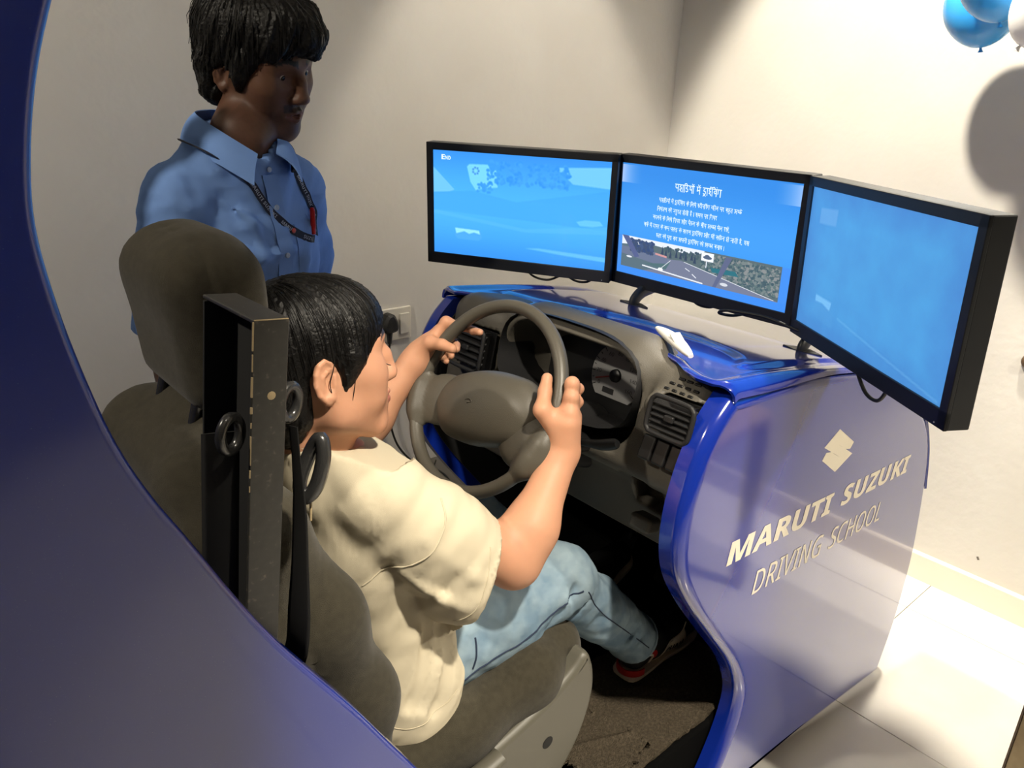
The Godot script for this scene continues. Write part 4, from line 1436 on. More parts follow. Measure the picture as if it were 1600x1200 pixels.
# ---------------------------------------------------------------- pictures on the screens
class Pic:
	var im: Image
	var w: int
	var h: int
	func _init(w_: int, h_: int, col: Color) -> void:
		w = w_
		h = h_
		im = Image.create(w, h, false, Image.FORMAT_RGB8)
		im.fill(col)

	func row(x0: float, x1: float, y: int, col: Color) -> void:
		if y < 0 or y >= h: return
		var a := clampi(int(round(x0)), 0, w)
		var b := clampi(int(round(x1)), 0, w)
		if b > a:
			if col.a >= 0.999: im.fill_rect(Rect2i(a, y, b - a, 1), col)
			else:
				for x in range(a, b): im.set_pixel(x, y, im.get_pixel(x, y).lerp(Color(col.r, col.g, col.b), col.a))

	func poly(p: Array, col: Color) -> void:
		var lo := 1e9
		var hi := -1e9
		for q in p:
			lo = minf(lo, q.y)
			hi = maxf(hi, q.y)
		for y in range(maxi(0, int(lo)), mini(h, int(hi) + 2)):
			var xs: Array[float] = []
			for k in p.size():
				var a: Vector2 = p[k]
				var b: Vector2 = p[(k + 1) % p.size()]
				var yy := y + 0.5
				if (a.y <= yy) != (b.y <= yy): xs.append(a.x + (b.x - a.x) * (yy - a.y) / (b.y - a.y))
			xs.sort()
			for k in range(0, xs.size() - 1, 2): row(xs[k], xs[k + 1], y, col)

	func disc(c: Vector2, r: Vector2, col: Color) -> void:
		for y in range(int(c.y - r.y), int(c.y + r.y) + 1):
			var t := 1.0 - pow((y + 0.5 - c.y) / r.y, 2.0)
			if t > 0.0: row(c.x - r.x * sqrt(t), c.x + r.x * sqrt(t), y, col)

	func stroke(a: Vector2, b: Vector2, wide: float, col: Color) -> void:
		var d := (b - a)
		var o := Vector2(-d.y, d.x).normalized() * wide * 0.5
		if d.length() < 0.01: o = Vector2(0, wide * 0.5)
		poly([a + o, b + o, b - o, a - o], col)
		disc(a, Vector2.ONE * wide * 0.5, col)
		disc(b, Vector2.ONE * wide * 0.5, col)

	func blobs(rng: RandomNumberGenerator, area: Rect2, n: int, r0: float, r1: float, cols: Array) -> void:
		for k in n:
			var c := area.position + Vector2(rng.randf() * area.size.x, rng.randf() * area.size.y)
			r1 = minf(r1, 8.0)
			var r := rng.randf_range(r0, r1)
			disc(c, Vector2(r * rng.randf_range(0.7, 1.6), r), cols[rng.randi() % cols.size()])

	func soft(by := 6) -> void:
		var m := im.duplicate()
		m.resize(w / by, h / by, Image.INTERPOLATE_LANCZOS)
		m.resize(w, h, Image.INTERPOLATE_CUBIC)
		im = m

# strokes of the letters on the middle screen: width | polylines, the head line at 10
const GLYPH := {
	"प": "7|1,10 1,6 2,4.5 4,4.5 5.5,5.5;5.5,10 5.5,0", "ह": "6.5|3,10 3,8 1.5,7 4.5,6 4.5,4 2,4 1.5,3 3.5,1.5 4.5,0",
	"ड": "6.5|3,10 3,7.5 1.5,7 1.5,5.5 4.5,5 4.5,2 2.5,1 1,2", "य": "7|1,8.8 2.5,8 1.5,5.5 2,4.5 4.5,4.5 5.5,5.5;5.5,10 5.5,0",
	"म": "7|1.5,10 1.5,4 0.8,4.5 1.5,5 5.5,5;5.5,10 5.5,0", "र": "5|1,9 3,9.5 3.5,8 3,6.5 1.5,6 4,1",
	"व": "7|5.5,10 5.5,0;5.5,7.5 3,8 1.5,6 3,4 5.5,5", "ब": "7|5.5,10 5.5,0;5.5,7.5 3,8 1.5,6 3,4 5.5,5;2,5 5,7",
	"ग": "7|1.5,10 1.5,4.5 0.8,4;5.5,10 5.5,0", "क": "9|4.5,10 4.5,0;4.5,7 2.5,7.5 1,6 2.5,4 4.5,5.5;4.5,7 6.5,8 8,6 7.5,3.5",
	"ल": "8|6.5,10 6.5,0;6.5,7 5,7.5 4,6 4,4;4,6 3,7.5 1.5,7 1,5 2,3", "स": "8|1,9 3,9.5 3,7 1.5,6 4,1;2.5,5.5 6.5,5.5;6.5,10 6.5,0",
	"ट": "6|3,10 3,7.5 1.3,5.5 2,2.5 4.5,2.5", "न": "7|5.5,6 2,6 1,5.2 1.5,4.5 2.3,5.5;5.5,10 5.5,0", "त": "7|5.5,10 5.5,0;5.5,6.5 2.5,6.5 1.5,4.5 2.5,1.5",
	"ण": "8|1,10 1,6.5 2,5 3.8,5 4.5,6.5 4.5,10;6.5,10 6.5,0", "ज": "8|6.5,10 6.5,0;6.5,6 3,6 3,4 1,4.5", "द": "6|3,10 3,7.5 1.3,6 2,3.5 4.5,3.5 4,2 5,0",
	"भ": "8|1,9 2.5,8 2.5,5 1.2,4.5 1.8,3.7 3,4.5;3,5 6.5,5;6.5,10 6.5,0", "ठ": "6|3,10 3,7.5 1,5.5 1.5,2.8 4,2.5 5,5 3,7.5", "च": "7|1,8 5.5,8;2,8 1.8,5 3.5,3.8 5.5,5;5.5,10 5.5,0",
	"छ": "8|3,10 3,8 1.5,7 3,5.5 1.5,4 3,2 6,3 6.5,6 5,6.5 4,5 6,4", "ख": "9|1,9 3,9.5 3,7 1.5,6 4,1;7.5,10 7.5,0;7.5,7 5.5,7.5 4.5,5.5 6,4 7.5,5",
	"फ": "9|1,10 1,6 2,4.5 4,4.5 5,5.5;5,10 5,0;5,6 7,7.5 8,5.5 7,4", "अ": "9|1,9 3.5,9 3,6 1.5,6;3.2,6 4,3.5 2.5,1.5 1,2.5;3.5,5.7 7.5,5.7;7.5,10 7.5,0",
	"औ": "12|1,9 3.5,9 3,6 1.5,6;3.2,6 4,3.5 2.5,1.5 1,2.5;3.5,5.7 7.5,5.7;7.5,10 7.5,0;10.5,10 10.5,0;10.5,10 7.5,13;10.5,10 9,13.4", "ए": "6|1.5,10 1.5,5 4.5,3 4,0.5;4.5,10 4.5,4",
	"इ": "6|3,10 3,8.5 1.5,8 1.5,6.5 4.5,6 3,4.5 1.5,3.5 4,2.5 5,0.5", "ई": "6|3,10 3,8.5 1.5,8 1.5,6.5 4.5,6 3,4.5 1.5,3.5 4,2.5 5,0.5;3,10 3.5,12.5 6,12",
	"ा": "2.6|1,10 1,0", "ि": "2.6|1,10 1,0;1,10 1.5,12.3 4,12.8 6,10", "ी": "3|1.2,10 1.2,0;1.2,10 0.5,12.5 -3,12.5 -4,10", "े": "0|-1.6,10 -4.5,13", "ै": "0|-1.6,10 -4.5,13;-1.6,10 -3,13.4",
	"ो": "2.6|1,10 1,0;1,10 -1.5,13", "ं": "0|-1.2,12.6 -1,12.4", "ु": "0|-3,0 -1.5,-1.5 -3.5,-3 -4.5,-2", "ू": "0|-1.5,0 -4,-1 -4,-3 -1,-3", "़": "0|-4,-1 -3.8,-1.2",
	"D": "6.5|3,10 3,7.5 1.5,7 1.5,5.5 4.5,5 4.5,2 2.5,1 1,2;1,-1.5 3,0.3 5,-1.5", "S": "5.2|1,9 3,9.5 3,7 1.5,6 4,1;2.5,5.5 5,5.5", "V": "4.5|4.5,7.5 3,8 1.5,6 3,4 4.5,5", "C": "4.5|1,8 4.5,8;2,8 1.8,5 3.5,3.8 4.5,4.6",
	"T": "7|5.5,10 5.5,0;5.5,6 1.5,6;5.5,4 1.5,2", "F": "9|1,10 1,6 2,4.5 4,4.5 5,5.5;5,10 5,0;5,6 7,7.5 8,5.5 7,4;5,10 6.5,12.5 4.5,13", "K": "9|1,9 3,9.5 3,7 1.5,6 4,1;7.5,10 7.5,0;7.5,7 5.5,7.5 4.5,5.5 6,4 7.5,5",
}

func devanagari(pic: Pic, line: String, centre: Vector2, size: float, thick: float, col: Color) -> void:
	for p in [["ड्र", "D"], ["स्ट", "Sट"], ["स्त", "Sत"], ["व्ह", "Vह"], ["च्छ", "Cछ"], ["त्र", "T"], ["र्फ", "F"]]: line = line.replace(p[0], p[1])
	var chars: Array[String] = []
	for k in line.length():
		var ch := line[k]
		if ch == "ि" and chars.size(): chars.insert(chars.size() - 1, ch)
		else: chars.append(ch)
	var s := size / 10.0
	var long := 0.0
	for ch in chars: long += (4.0 if ch == " " else 3.0 if ch in "।," else float(GLYPH[ch].get_slice("|", 0))) * s
	var x := centre.x - long / 2
	var word := x
	for ch in chars + ([" "] as Array[String]):
		if ch == " " or ch == "।" or ch == ",":
			if x > word + 1.0: pic.stroke(Vector2(word, centre.y), Vector2(x, centre.y), thick, col)
			if ch == "।": pic.stroke(Vector2(x + 1.5 * s, centre.y), Vector2(x + 1.5 * s, centre.y + size), thick, col)
			if ch == ",": pic.stroke(Vector2(x + 1.2 * s, centre.y + size * 0.9), Vector2(x + 0.6 * s, centre.y + size * 1.12), thick, col)
			x += (4.0 if ch == " " else 3.0) * s
			word = x
			continue
		var g: String = GLYPH[ch]
		for pl in g.get_slice("|", 1).split(";"):
			var last := Vector2.INF
			for pt in pl.split(" ", false):
				var q := Vector2(x + float(pt.get_slice(",", 0)) * s, centre.y + (10.0 - float(pt.get_slice(",", 1))) * s)
				if last != Vector2.INF: pic.stroke(last, q, thick, col)
				last = q
		x += float(g.get_slice("|", 0)) * s

func latin(pic: Pic, txt: String, at: Vector2, height: float, col: Color) -> void: # printed from the outlines of the font
	var b := text_mesh(txt, true, height, height * 0.78 * txt.length(), 0.0)
	for k in range(0, b.ix.size(), 3):
		var p := []
		for j in 3: p.append(Vector2(at.x + b.v[b.ix[k + j]].x, at.y + height - b.v[b.ix[k + j]].y))
		pic.poly(p, col)

func picture_middle() -> Image:
	var w := 1024
	var h := 576
	var p := Pic.new(w, h, Color8(62, 146, 232))
	var rng := RandomNumberGenerator.new()
	rng.seed = 3
	for y in h: # the blue field of the slide has a soft band of its own
		var k := 0.5 - 0.5 * cos(TAU * y / h)
		p.row(0, w, y, Color8(56, 138, 226).lerp(Color8(70, 156, 240), k))
	# pale sky strips behind the slide's frame, top corners
	for x in 150:
		var a := 1.0 - x / 150.0
		for y in range(8, 98):
			p.im.set_pixel(x, y, p.im.get_pixel(x, y).lerp(Color8(176, 200, 244), a * a * 0.9))
			p.im.set_pixel(w - 1 - x, y, p.im.get_pixel(w - 1 - x, y).lerp(Color8(160, 194, 244), a * a * 0.85))
	var ink := Color8(232, 248, 252)
	devanagari(p, "पहाडियों में ड्राईविंग", Vector2(480, 74), 33, 4.2, ink)
	var lines := ["पहाडियों में ड्राईविंग के लिये स्टीयरिंग व्हील पर बहुत अच्छे", "नियंत्रण की जरूरत होती है । समय पर गियर", "बदलने के लिये गियर और पैडल के बीच अच्छा मेल रखें,", "बर्फ में टायर के कम पकड़ के कारण ड्राईविंग और भी कठिन हो जाती है, इस", "स्तर को पूरा कर अपनी ड्राईविंग को अच्छा बनाए ।"]
	for k in lines.size(): devanagari(p, lines[k], Vector2([495, 425, 452, 480, 458][k], 152 + 45 * k), 19.5, 2.6, ink)
	# the photograph of a hill road at the foot of the slide
	var x0 := 26
	var x1 := 978
	var y0 := 372
	var y1 := 538
	p.im.fill_rect(Rect2i(x0, y0, x1 - x0, y1 - y0), Color8(92, 112, 122))
	p.poly([Vector2(x0, y0), Vector2(560, y0), Vector2(500, 410), Vector2(380, 402), Vector2(250, 396), Vector2(x0, 420)], Color8(226, 232, 240))
	p.poly([Vector2(230, 402), Vector2(330, 398), Vector2(480, 408), Vector2(560, 380), Vector2(x1, 372), Vector2(x1, y1), Vector2(230, 460)], Color8(92, 108, 112))
	p.blobs(rng, Rect2(300, 390, 220, 34), 60, 6, 14, [Color8(64, 84, 98), Color8(84, 102, 106), Color8(74, 94, 100)])
	for k in 9: # firs
		var c := Vector2(300 + 30 * k + rng.randf_range(-8, 8), 392 + rng.randf_range(-6, 10))
		p.poly([c, c + Vector2(9, 44), c + Vector2(-9, 44)], Color8(58, 72, 92))
	p.blobs(rng, Rect2(540, 385, 430, 130), 1100, 5, 15, [Color8(96, 116, 116), Color8(120, 132, 132), Color8(78, 98, 104), Color8(138, 142, 142), Color8(70, 92, 100)])
	p.poly([Vector2(600, 446), Vector2(740, 440), Vector2(760, 462), Vector2(610, 468)], Color8(50, 112, 124))
	p.poly([Vector2(x0, 430), Vector2(250, 430), Vector2(360, 452), Vector2(360, 500), Vector2(x0, 470)], Color8(108, 118, 142))
	p.poly([Vector2(340, 452), Vector2(420, 444), Vector2(x1, 536), Vector2(x1, y1), Vector2(180, y1), Vector2(330, 500)], Color8(118, 124, 146))
	p.poly([Vector2(180, 500), Vector2(330, 476), Vector2(356, 462), Vector2(330, 508)], Color8(84, 112, 116))
	for s in [[Vector2(176, 512), Vector2(560, 534), 7.0], [Vector2(356, 456), Vector2(300, 505), 3.0], [Vector2(440, 448), Vector2(956, 534), 3.0], [Vector2(452, 478), Vector2(478, 488), 4.0], [Vector2(496, 500), Vector2(520, 514), 5.0]]: p.stroke(s[0], s[1], s[2], Color8(226, 230, 236))
	p.blobs(rng, Rect2(90, 386, 150, 60), 130, 8, 20, [Color8(58, 76, 116), Color8(70, 88, 124), Color8(66, 80, 108)])
	p.poly([Vector2(255, 432), Vector2(330, 438), Vector2(330, 448), Vector2(255, 442)], Color8(206, 150, 150))
	p.poly([Vector2(x0, y0), Vector2(70, y0), Vector2(150, 470), Vector2(120, 480)], Color8(88, 98, 140)) # wiper pillar
	p.disc(Vector2(296, 512), Vector2(16, 9), Color8(236, 238, 240))
	p.disc(Vector2(82, 482), Vector2(20, 5), Color8(228, 232, 240))
	p.poly([Vector2(680, y0 + 8), Vector2(716, y0 + 8), Vector2(640, y1), Vector2(620, y1)], Color8(96, 104, 134))
	p.poly([Vector2(540, 378), Vector2(612, 378), Vector2(612, 420), Vector2(540, 420)], Color8(236, 240, 246))
	p.disc(Vector2(576, 402), Vector2(26, 8), Color8(86, 100, 124))
	p.disc(Vector2(574, 396), Vector2(14, 8), Color8(86, 100, 124))
	p.stroke(Vector2(574, 420), Vector2(572, 450), 6, Color8(216, 222, 230))
	p.disc(Vector2(684, 514), Vector2(22, 8), Color8(210, 214, 222))
	p.im.fill_rect(Rect2i(0, y1, w, h - y1), Color8(66, 140, 236))
	p.im.fill_rect(Rect2i(0, y0, x0, y1 - y0), Color8(72, 142, 230))
	p.im.fill_rect(Rect2i(x1, y0, w - x1, y1 - y0), Color8(70, 142, 236))
	return p.im

func picture_left() -> Image:
	var w := 1024
	var h := 576
	var p := Pic.new(w, h, Color8(66, 156, 240))
	var rng := RandomNumberGenerator.new()
	rng.seed = 8
	for y in h: p.row(0, w, y, Color8(58, 144, 234).lerp(Color8(78, 176, 250), clampf(sin(PI * y / h), 0.0, 1.0)))
	# sky seen through the windows, tree crowns cut into it
	p.poly([Vector2(0, 92), Vector2(130, 210), Vector2(100, 222), Vector2(0, 232)], Color8(110, 192, 252))
	p.poly([Vector2(205, 78), Vector2(220, 64), Vector2(340, 60), Vector2(380, 90), Vector2(390, 180), Vector2(300, 190), Vector2(262, 208), Vector2(226, 160)], Color8(118, 206, 254))
	p.poly([Vector2(720, 50), Vector2(1024, 30), Vector2(1024, 140), Vector2(900, 134), Vector2(820, 130)], Color8(112, 194, 254))
	p.blobs(rng, Rect2(330, 40, 470, 120), 190, 10, 26, [Color8(62, 152, 238), Color8(56, 146, 232), Color8(68, 158, 240)])
	p.blobs(rng, Rect2(270, 160, 90, 50), 26, 7, 16, [Color8(62, 152, 236), Color8(66, 158, 240)])
	for k in 7:
		var a := TAU * k / 7
		p.disc(Vector2(258, 98) + Vector2(cos(a), sin(a)) * 17, Vector2(6, 6), Color8(70, 140, 214))
	p.poly([Vector2(0, 232), Vector2(240, 208), Vector2(500, 250), Vector2(1024, 150), Vector2(1024, 360), Vector2(0, 330)], Color(0.24, 0.6, 0.93, 0.35))
	p.poly([Vector2(0, 330), Vector2(560, 392), Vector2(1024, 338), Vector2(1024, 380), Vector2(560, 412), Vector2(0, 350)], Color(0.36, 0.72, 0.98, 0.5))
	p.poly([Vector2(850, 325), Vector2(900, 312), Vector2(980, 312), Vector2(1000, 334), Vector2(940, 346), Vector2(870, 346)], Color8(100, 190, 254))
	p.poly([Vector2(560, 500), Vector2(640, 492), Vector2(1024, 505), Vector2(1024, 530), Vector2(760, 516)], Color8(96, 182, 252))
	p.poly([Vector2(140, 420), Vector2(290, 424), Vector2(300, 470), Vector2(280, 486), Vector2(150, 486), Vector2(132, 466)], Color8(78, 166, 244))
	p.poly([Vector2(132, 424), Vector2(282, 428), Vector2(288, 450), Vector2(250, 442), Vector2(220, 452), Vector2(190, 440), Vector2(140, 456)], Color8(146, 222, 255))
	p.soft()
	latin(p, "E", Vector2(50, 22), 27, Color8(236, 250, 255))
	latin(p, "ND", Vector2(73, 28), 21, Color8(236, 250, 255))
	return p.im

func picture_right() -> Image:
	var w := 1024
	var h := 576
	var p := Pic.new(w, h, Color8(76, 152, 218))
	var n := FastNoiseLite.new()
	n.seed = 2
	n.frequency = 0.006
	for y in range(0, h, 4):
		for x in range(0, w, 4):
			var k := 0.5 + 0.5 * n.get_noise_2d(x, y)
			var edge := minf(1.0, minf(minf(x, w - x) / 160.0, minf(y, h - y) / 110.0))
			p.im.fill_rect(Rect2i(x, y, 4, 4), Color8(74, 132, 204).lerp(Color8(84, 166, 226), clampf(0.25 + 0.5 * edge + 0.45 * (k - 0.5), 0.0, 1.0)))
	p.poly([Vector2(85, 76), Vector2(220, 66), Vector2(218, 132), Vector2(84, 138)], Color(0.46, 0.68, 0.9, 0.6))
	p.poly([Vector2(140, 424), Vector2(270, 430), Vector2(262, 466), Vector2(200, 450), Vector2(140, 452)], Color(0.52, 0.78, 0.97, 0.75))
	p.poly([Vector2(130, 452), Vector2(290, 466), Vector2(300, 530), Vector2(170, 522), Vector2(126, 500)], Color(0.34, 0.62, 0.86, 0.45))
	p.stroke(Vector2(330, 478), Vector2(640, 520), 4, Color(0.5, 0.76, 0.94, 0.5))
	p.stroke(Vector2(640, 520), Vector2(1000, 566), 4, Color(0.5, 0.76, 0.94, 0.5))
	p.soft()
	return p.im

func monitors() -> void:
	var w := 0.477
	var h := 0.2683
	var at := [Vector3(-1.497, 1.272, -1.342), Vector3(-1.037, 1.272, -1.487), Vector3(-0.564, 1.272, -1.324)]
	var yaw := [28.6, 0.0, -34.85]
	var said := ["left flat monitor showing a pale blue car window view marked END", "middle flat monitor showing a blue slide of Hindi text above a road photograph", "right flat monitor tilted toward the viewer showing an almost plain blue picture"]
	var pics := [picture_left(), picture_middle(), picture_right()]
	var glow := [1.22, 1.15, 1.03]
	for k in 3:
		var bs := Basis(Vector3.UP, deg_to_rad(yaw[k])) * Basis(Vector3.RIGHT, deg_to_rad(2.4))
		var xf := Transform3D(bs, at[k])
		var t := thing("monitor", said[k], "monitor", at[k], "three monitors in an arc on the cowl")
		var lb: float = 0.019 if k == 0 else 0.016
		var rb: float = 0.019 if k == 2 else 0.016
		var tb := 0.019
		var bb := 0.030
		var lo := Vector2(-w / 2 - lb, -h / 2 - bb)
		var hi := Vector2(w / 2 + rb, h / 2 + tb)
		var b := MB.new()
		var c := (lo + hi) / 2
		b.rbox(xf * Transform3D(Basis(), Vector3(c.x, c.y, -0.0195)), Vector3(hi.x - lo.x, hi.y - lo.y, 0.037), 0.003, 2)
		b.rbox(xf * Transform3D(Basis(), Vector3(c.x, c.y - 0.02, -0.048)), Vector3(0.26, 0.17, 0.03), 0.012, 2)
		obj("housing", b, M.bezel_plastic, t)
		# bezel bars stand proud of the panel
		b = MB.new()
		b.rbox(xf * Transform3D(Basis(), Vector3(c.x, (h / 2 + hi.y) / 2, 0.0005)), Vector3(hi.x - lo.x, hi.y - h / 2, 0.007), 0.0015, 2)
		b.rbox(xf * Transform3D(Basis(), Vector3(c.x, (-h / 2 + lo.y) / 2, 0.0005)), Vector3(hi.x - lo.x, -h / 2 - lo.y, 0.007), 0.0015, 2)
		b.rbox(xf * Transform3D(Basis(), Vector3((lo.x - w / 2) / 2, c.y, 0.0005)), Vector3(-w / 2 - lo.x, hi.y - lo.y, 0.007), 0.0015, 2)
		b.rbox(xf * Transform3D(Basis(), Vector3((hi.x + w / 2) / 2, c.y, 0.0005)), Vector3(hi.x - w / 2, hi.y - lo.y, 0.007), 0.0015, 2)
		obj("bezel", b, M.bezel_plastic, t)
		b = MB.new()
		b.mapped = true
		for q in [Vector2(-w / 2, h / 2), Vector2(w / 2, h / 2), Vector2(w / 2, -h / 2), Vector2(-w / 2, -h / 2)]:
			b.v.append(xf * Vector3(q.x, q.y, 0.0006)); b.n.append(bs.z); b.uv.append(Vector2(q.x / w + 0.5, 0.5 - q.y / h)); b.c.append(Color.WHITE)
		b.face(0, 1, 2); b.face(0, 2, 3)
		var m := mat("screen_%d" % k, Color(0.02, 0.02, 0.022), 0.35, 0.0, 0.4)
		m.emission_enabled = true
		m.emission = Color.BLACK
		m.emission_texture = ImageTexture.create_from_image(pics[k])
		m.emission_energy_multiplier = glow[k]
		m.texture_repeat = false
		obj("screen", b, m, t)
		b = MB.new()
		b.ball(xf * Transform3D(Basis().scaled(Vector3.ONE * 0.0013), Vector3(w / 2 - 0.004, -h / 2 - 0.024, 0.0042)), 8)
		obj("power_light", b, M.led, t)
		var l := AreaLight3D.new()
		l.name = "screen_light"
		t.add_child(l)
		l.transform = Transform3D(bs, bs * Vector3(0, 0, 0.004))
		l.area_size = Vector2(w, h)
		l.light_color = Color8(70, 150, 235)
		l.light_energy = 0.02
		l.shadow_enabled = true
	# necks with arrow shaped foot plates on the hood
	for k in 2:
		var p: Vector3 = [Vector3(-1.185, 0, -1.462), Vector3(-0.745, 0, -1.490)][k]
		var y0 := hood_y(p.z) - 0.0005
		var t := thing("monitor_stand", ["slim black monitor stand left of the hood centre", "slim black monitor stand at the right end of the hood"][k], "monitor stand", Vector3(p.x, y0, p.z), "monitor stands on the hood")
		var b := MB.new()
		b.rbox(Transform3D(Basis(), Vector3(p.x, y0 + 0.12, -1.575)), Vector3(0.05, 0.16, 0.018), 0.005)
		b.tube(smooth_path([Vector3(p.x, y0 + 0.002, p.z), Vector3(p.x, y0 + 0.014, p.z - 0.004), Vector3(p.x, y0 + 0.030, p.z - 0.030), Vector3(p.x, y0 + 0.045, -1.555), Vector3(p.x, y0 + 0.09, -1.577)], 5), 0.017, 12, false, 0.6, Vector3.RIGHT)
		obj("neck", b, M.bezel_plastic, t)
		b = MB.new()
		b.prism(Transform3D(Basis(Vector3.RIGHT, -PI / 2), Vector3(p.x, y0, p.z)), PackedVector2Array([Vector2(-0.045, 0.0), Vector2(-0.012, 0.016), Vector2(0.012, 0.016), Vector2(0.045, 0.0), Vector2(0.012, -0.014), Vector2(-0.012, -0.014)]), 0.0, 0.004, 0.001)
		obj("foot_plate", b, M.bezel_plastic, t)
	# cables hanging under the monitors
	var cab := [
		["thin black cable sagging below the left monitor", [Vector3(-1.50, 1.125, -1.375), Vector3(-1.475, 1.098, -1.385), Vector3(-1.43, 1.094, -1.40), Vector3(-1.40, 1.112, -1.425)], 0.003],
		["black cable with pale plug end under the left monitor's inner corner", [Vector3(-1.385, 1.12, -1.41), Vector3(-1.36, 1.102, -1.43), Vector3(-1.335, 1.102, -1.45), Vector3(-1.32, 1.118, -1.46)], 0.003],
		["black cable looping from the middle monitor down to the hood", [Vector3(-0.86, 1.13, -1.53), Vector3(-0.90, 1.112, -1.47), Vector3(-0.925, 1.116, -1.44), Vector3(-0.90, 1.128, -1.435), Vector3(-0.82, 1.130, -1.45), Vector3(-0.745, 1.120, -1.452), Vector3(-0.70, 1.118, -1.45)], 0.0035],
		["short black cable bulging under the middle monitor's lower edge", [Vector3(-1.06, 1.125, -1.515), Vector3(-1.03, 1.106, -1.502), Vector3(-0.99, 1.106, -1.502), Vector3(-0.96, 1.125, -1.515)], 0.004],
		["black cable with grey plug hanging under the right monitor beside the lettered panel", [Vector3(-0.60, 1.14, -1.375), Vector3(-0.565, 1.10, -1.355), Vector3(-0.535, 1.075, -1.335), Vector3(-0.505, 1.075, -1.315), Vector3(-0.49, 1.10, -1.305), Vector3(-0.49, 1.13, -1.31)], 0.0035],
	]
	for k in cab.size():
		var t := tag(MeshInstance3D.new(), cab[k][0], "cable", "monitor cables") as MeshInstance3D
		var b := MB.new()
		b.tube(smooth_path(cab[k][1], 8), cab[k][2], 8)
		t.name = numbered("monitor_cable")
		var o: Vector3 = cab[k][1][0]
		t.mesh = b.commit(o)
		t.material_override = M.cable
		add_child(t, true)
		t.position = o

# ---------------------------------------------------------------- small things
func plain(called: String, label: String, category: String, b: MB, m: Material, at: Vector3, group := "") -> MeshInstance3D:
	var o := MeshInstance3D.new()
	o.name = numbered(called)
	o.mesh = b.commit(at)
	o.material_override = m
	add_child(o, true)
	o.position = at
	tag(o, label, category, group)
	return o

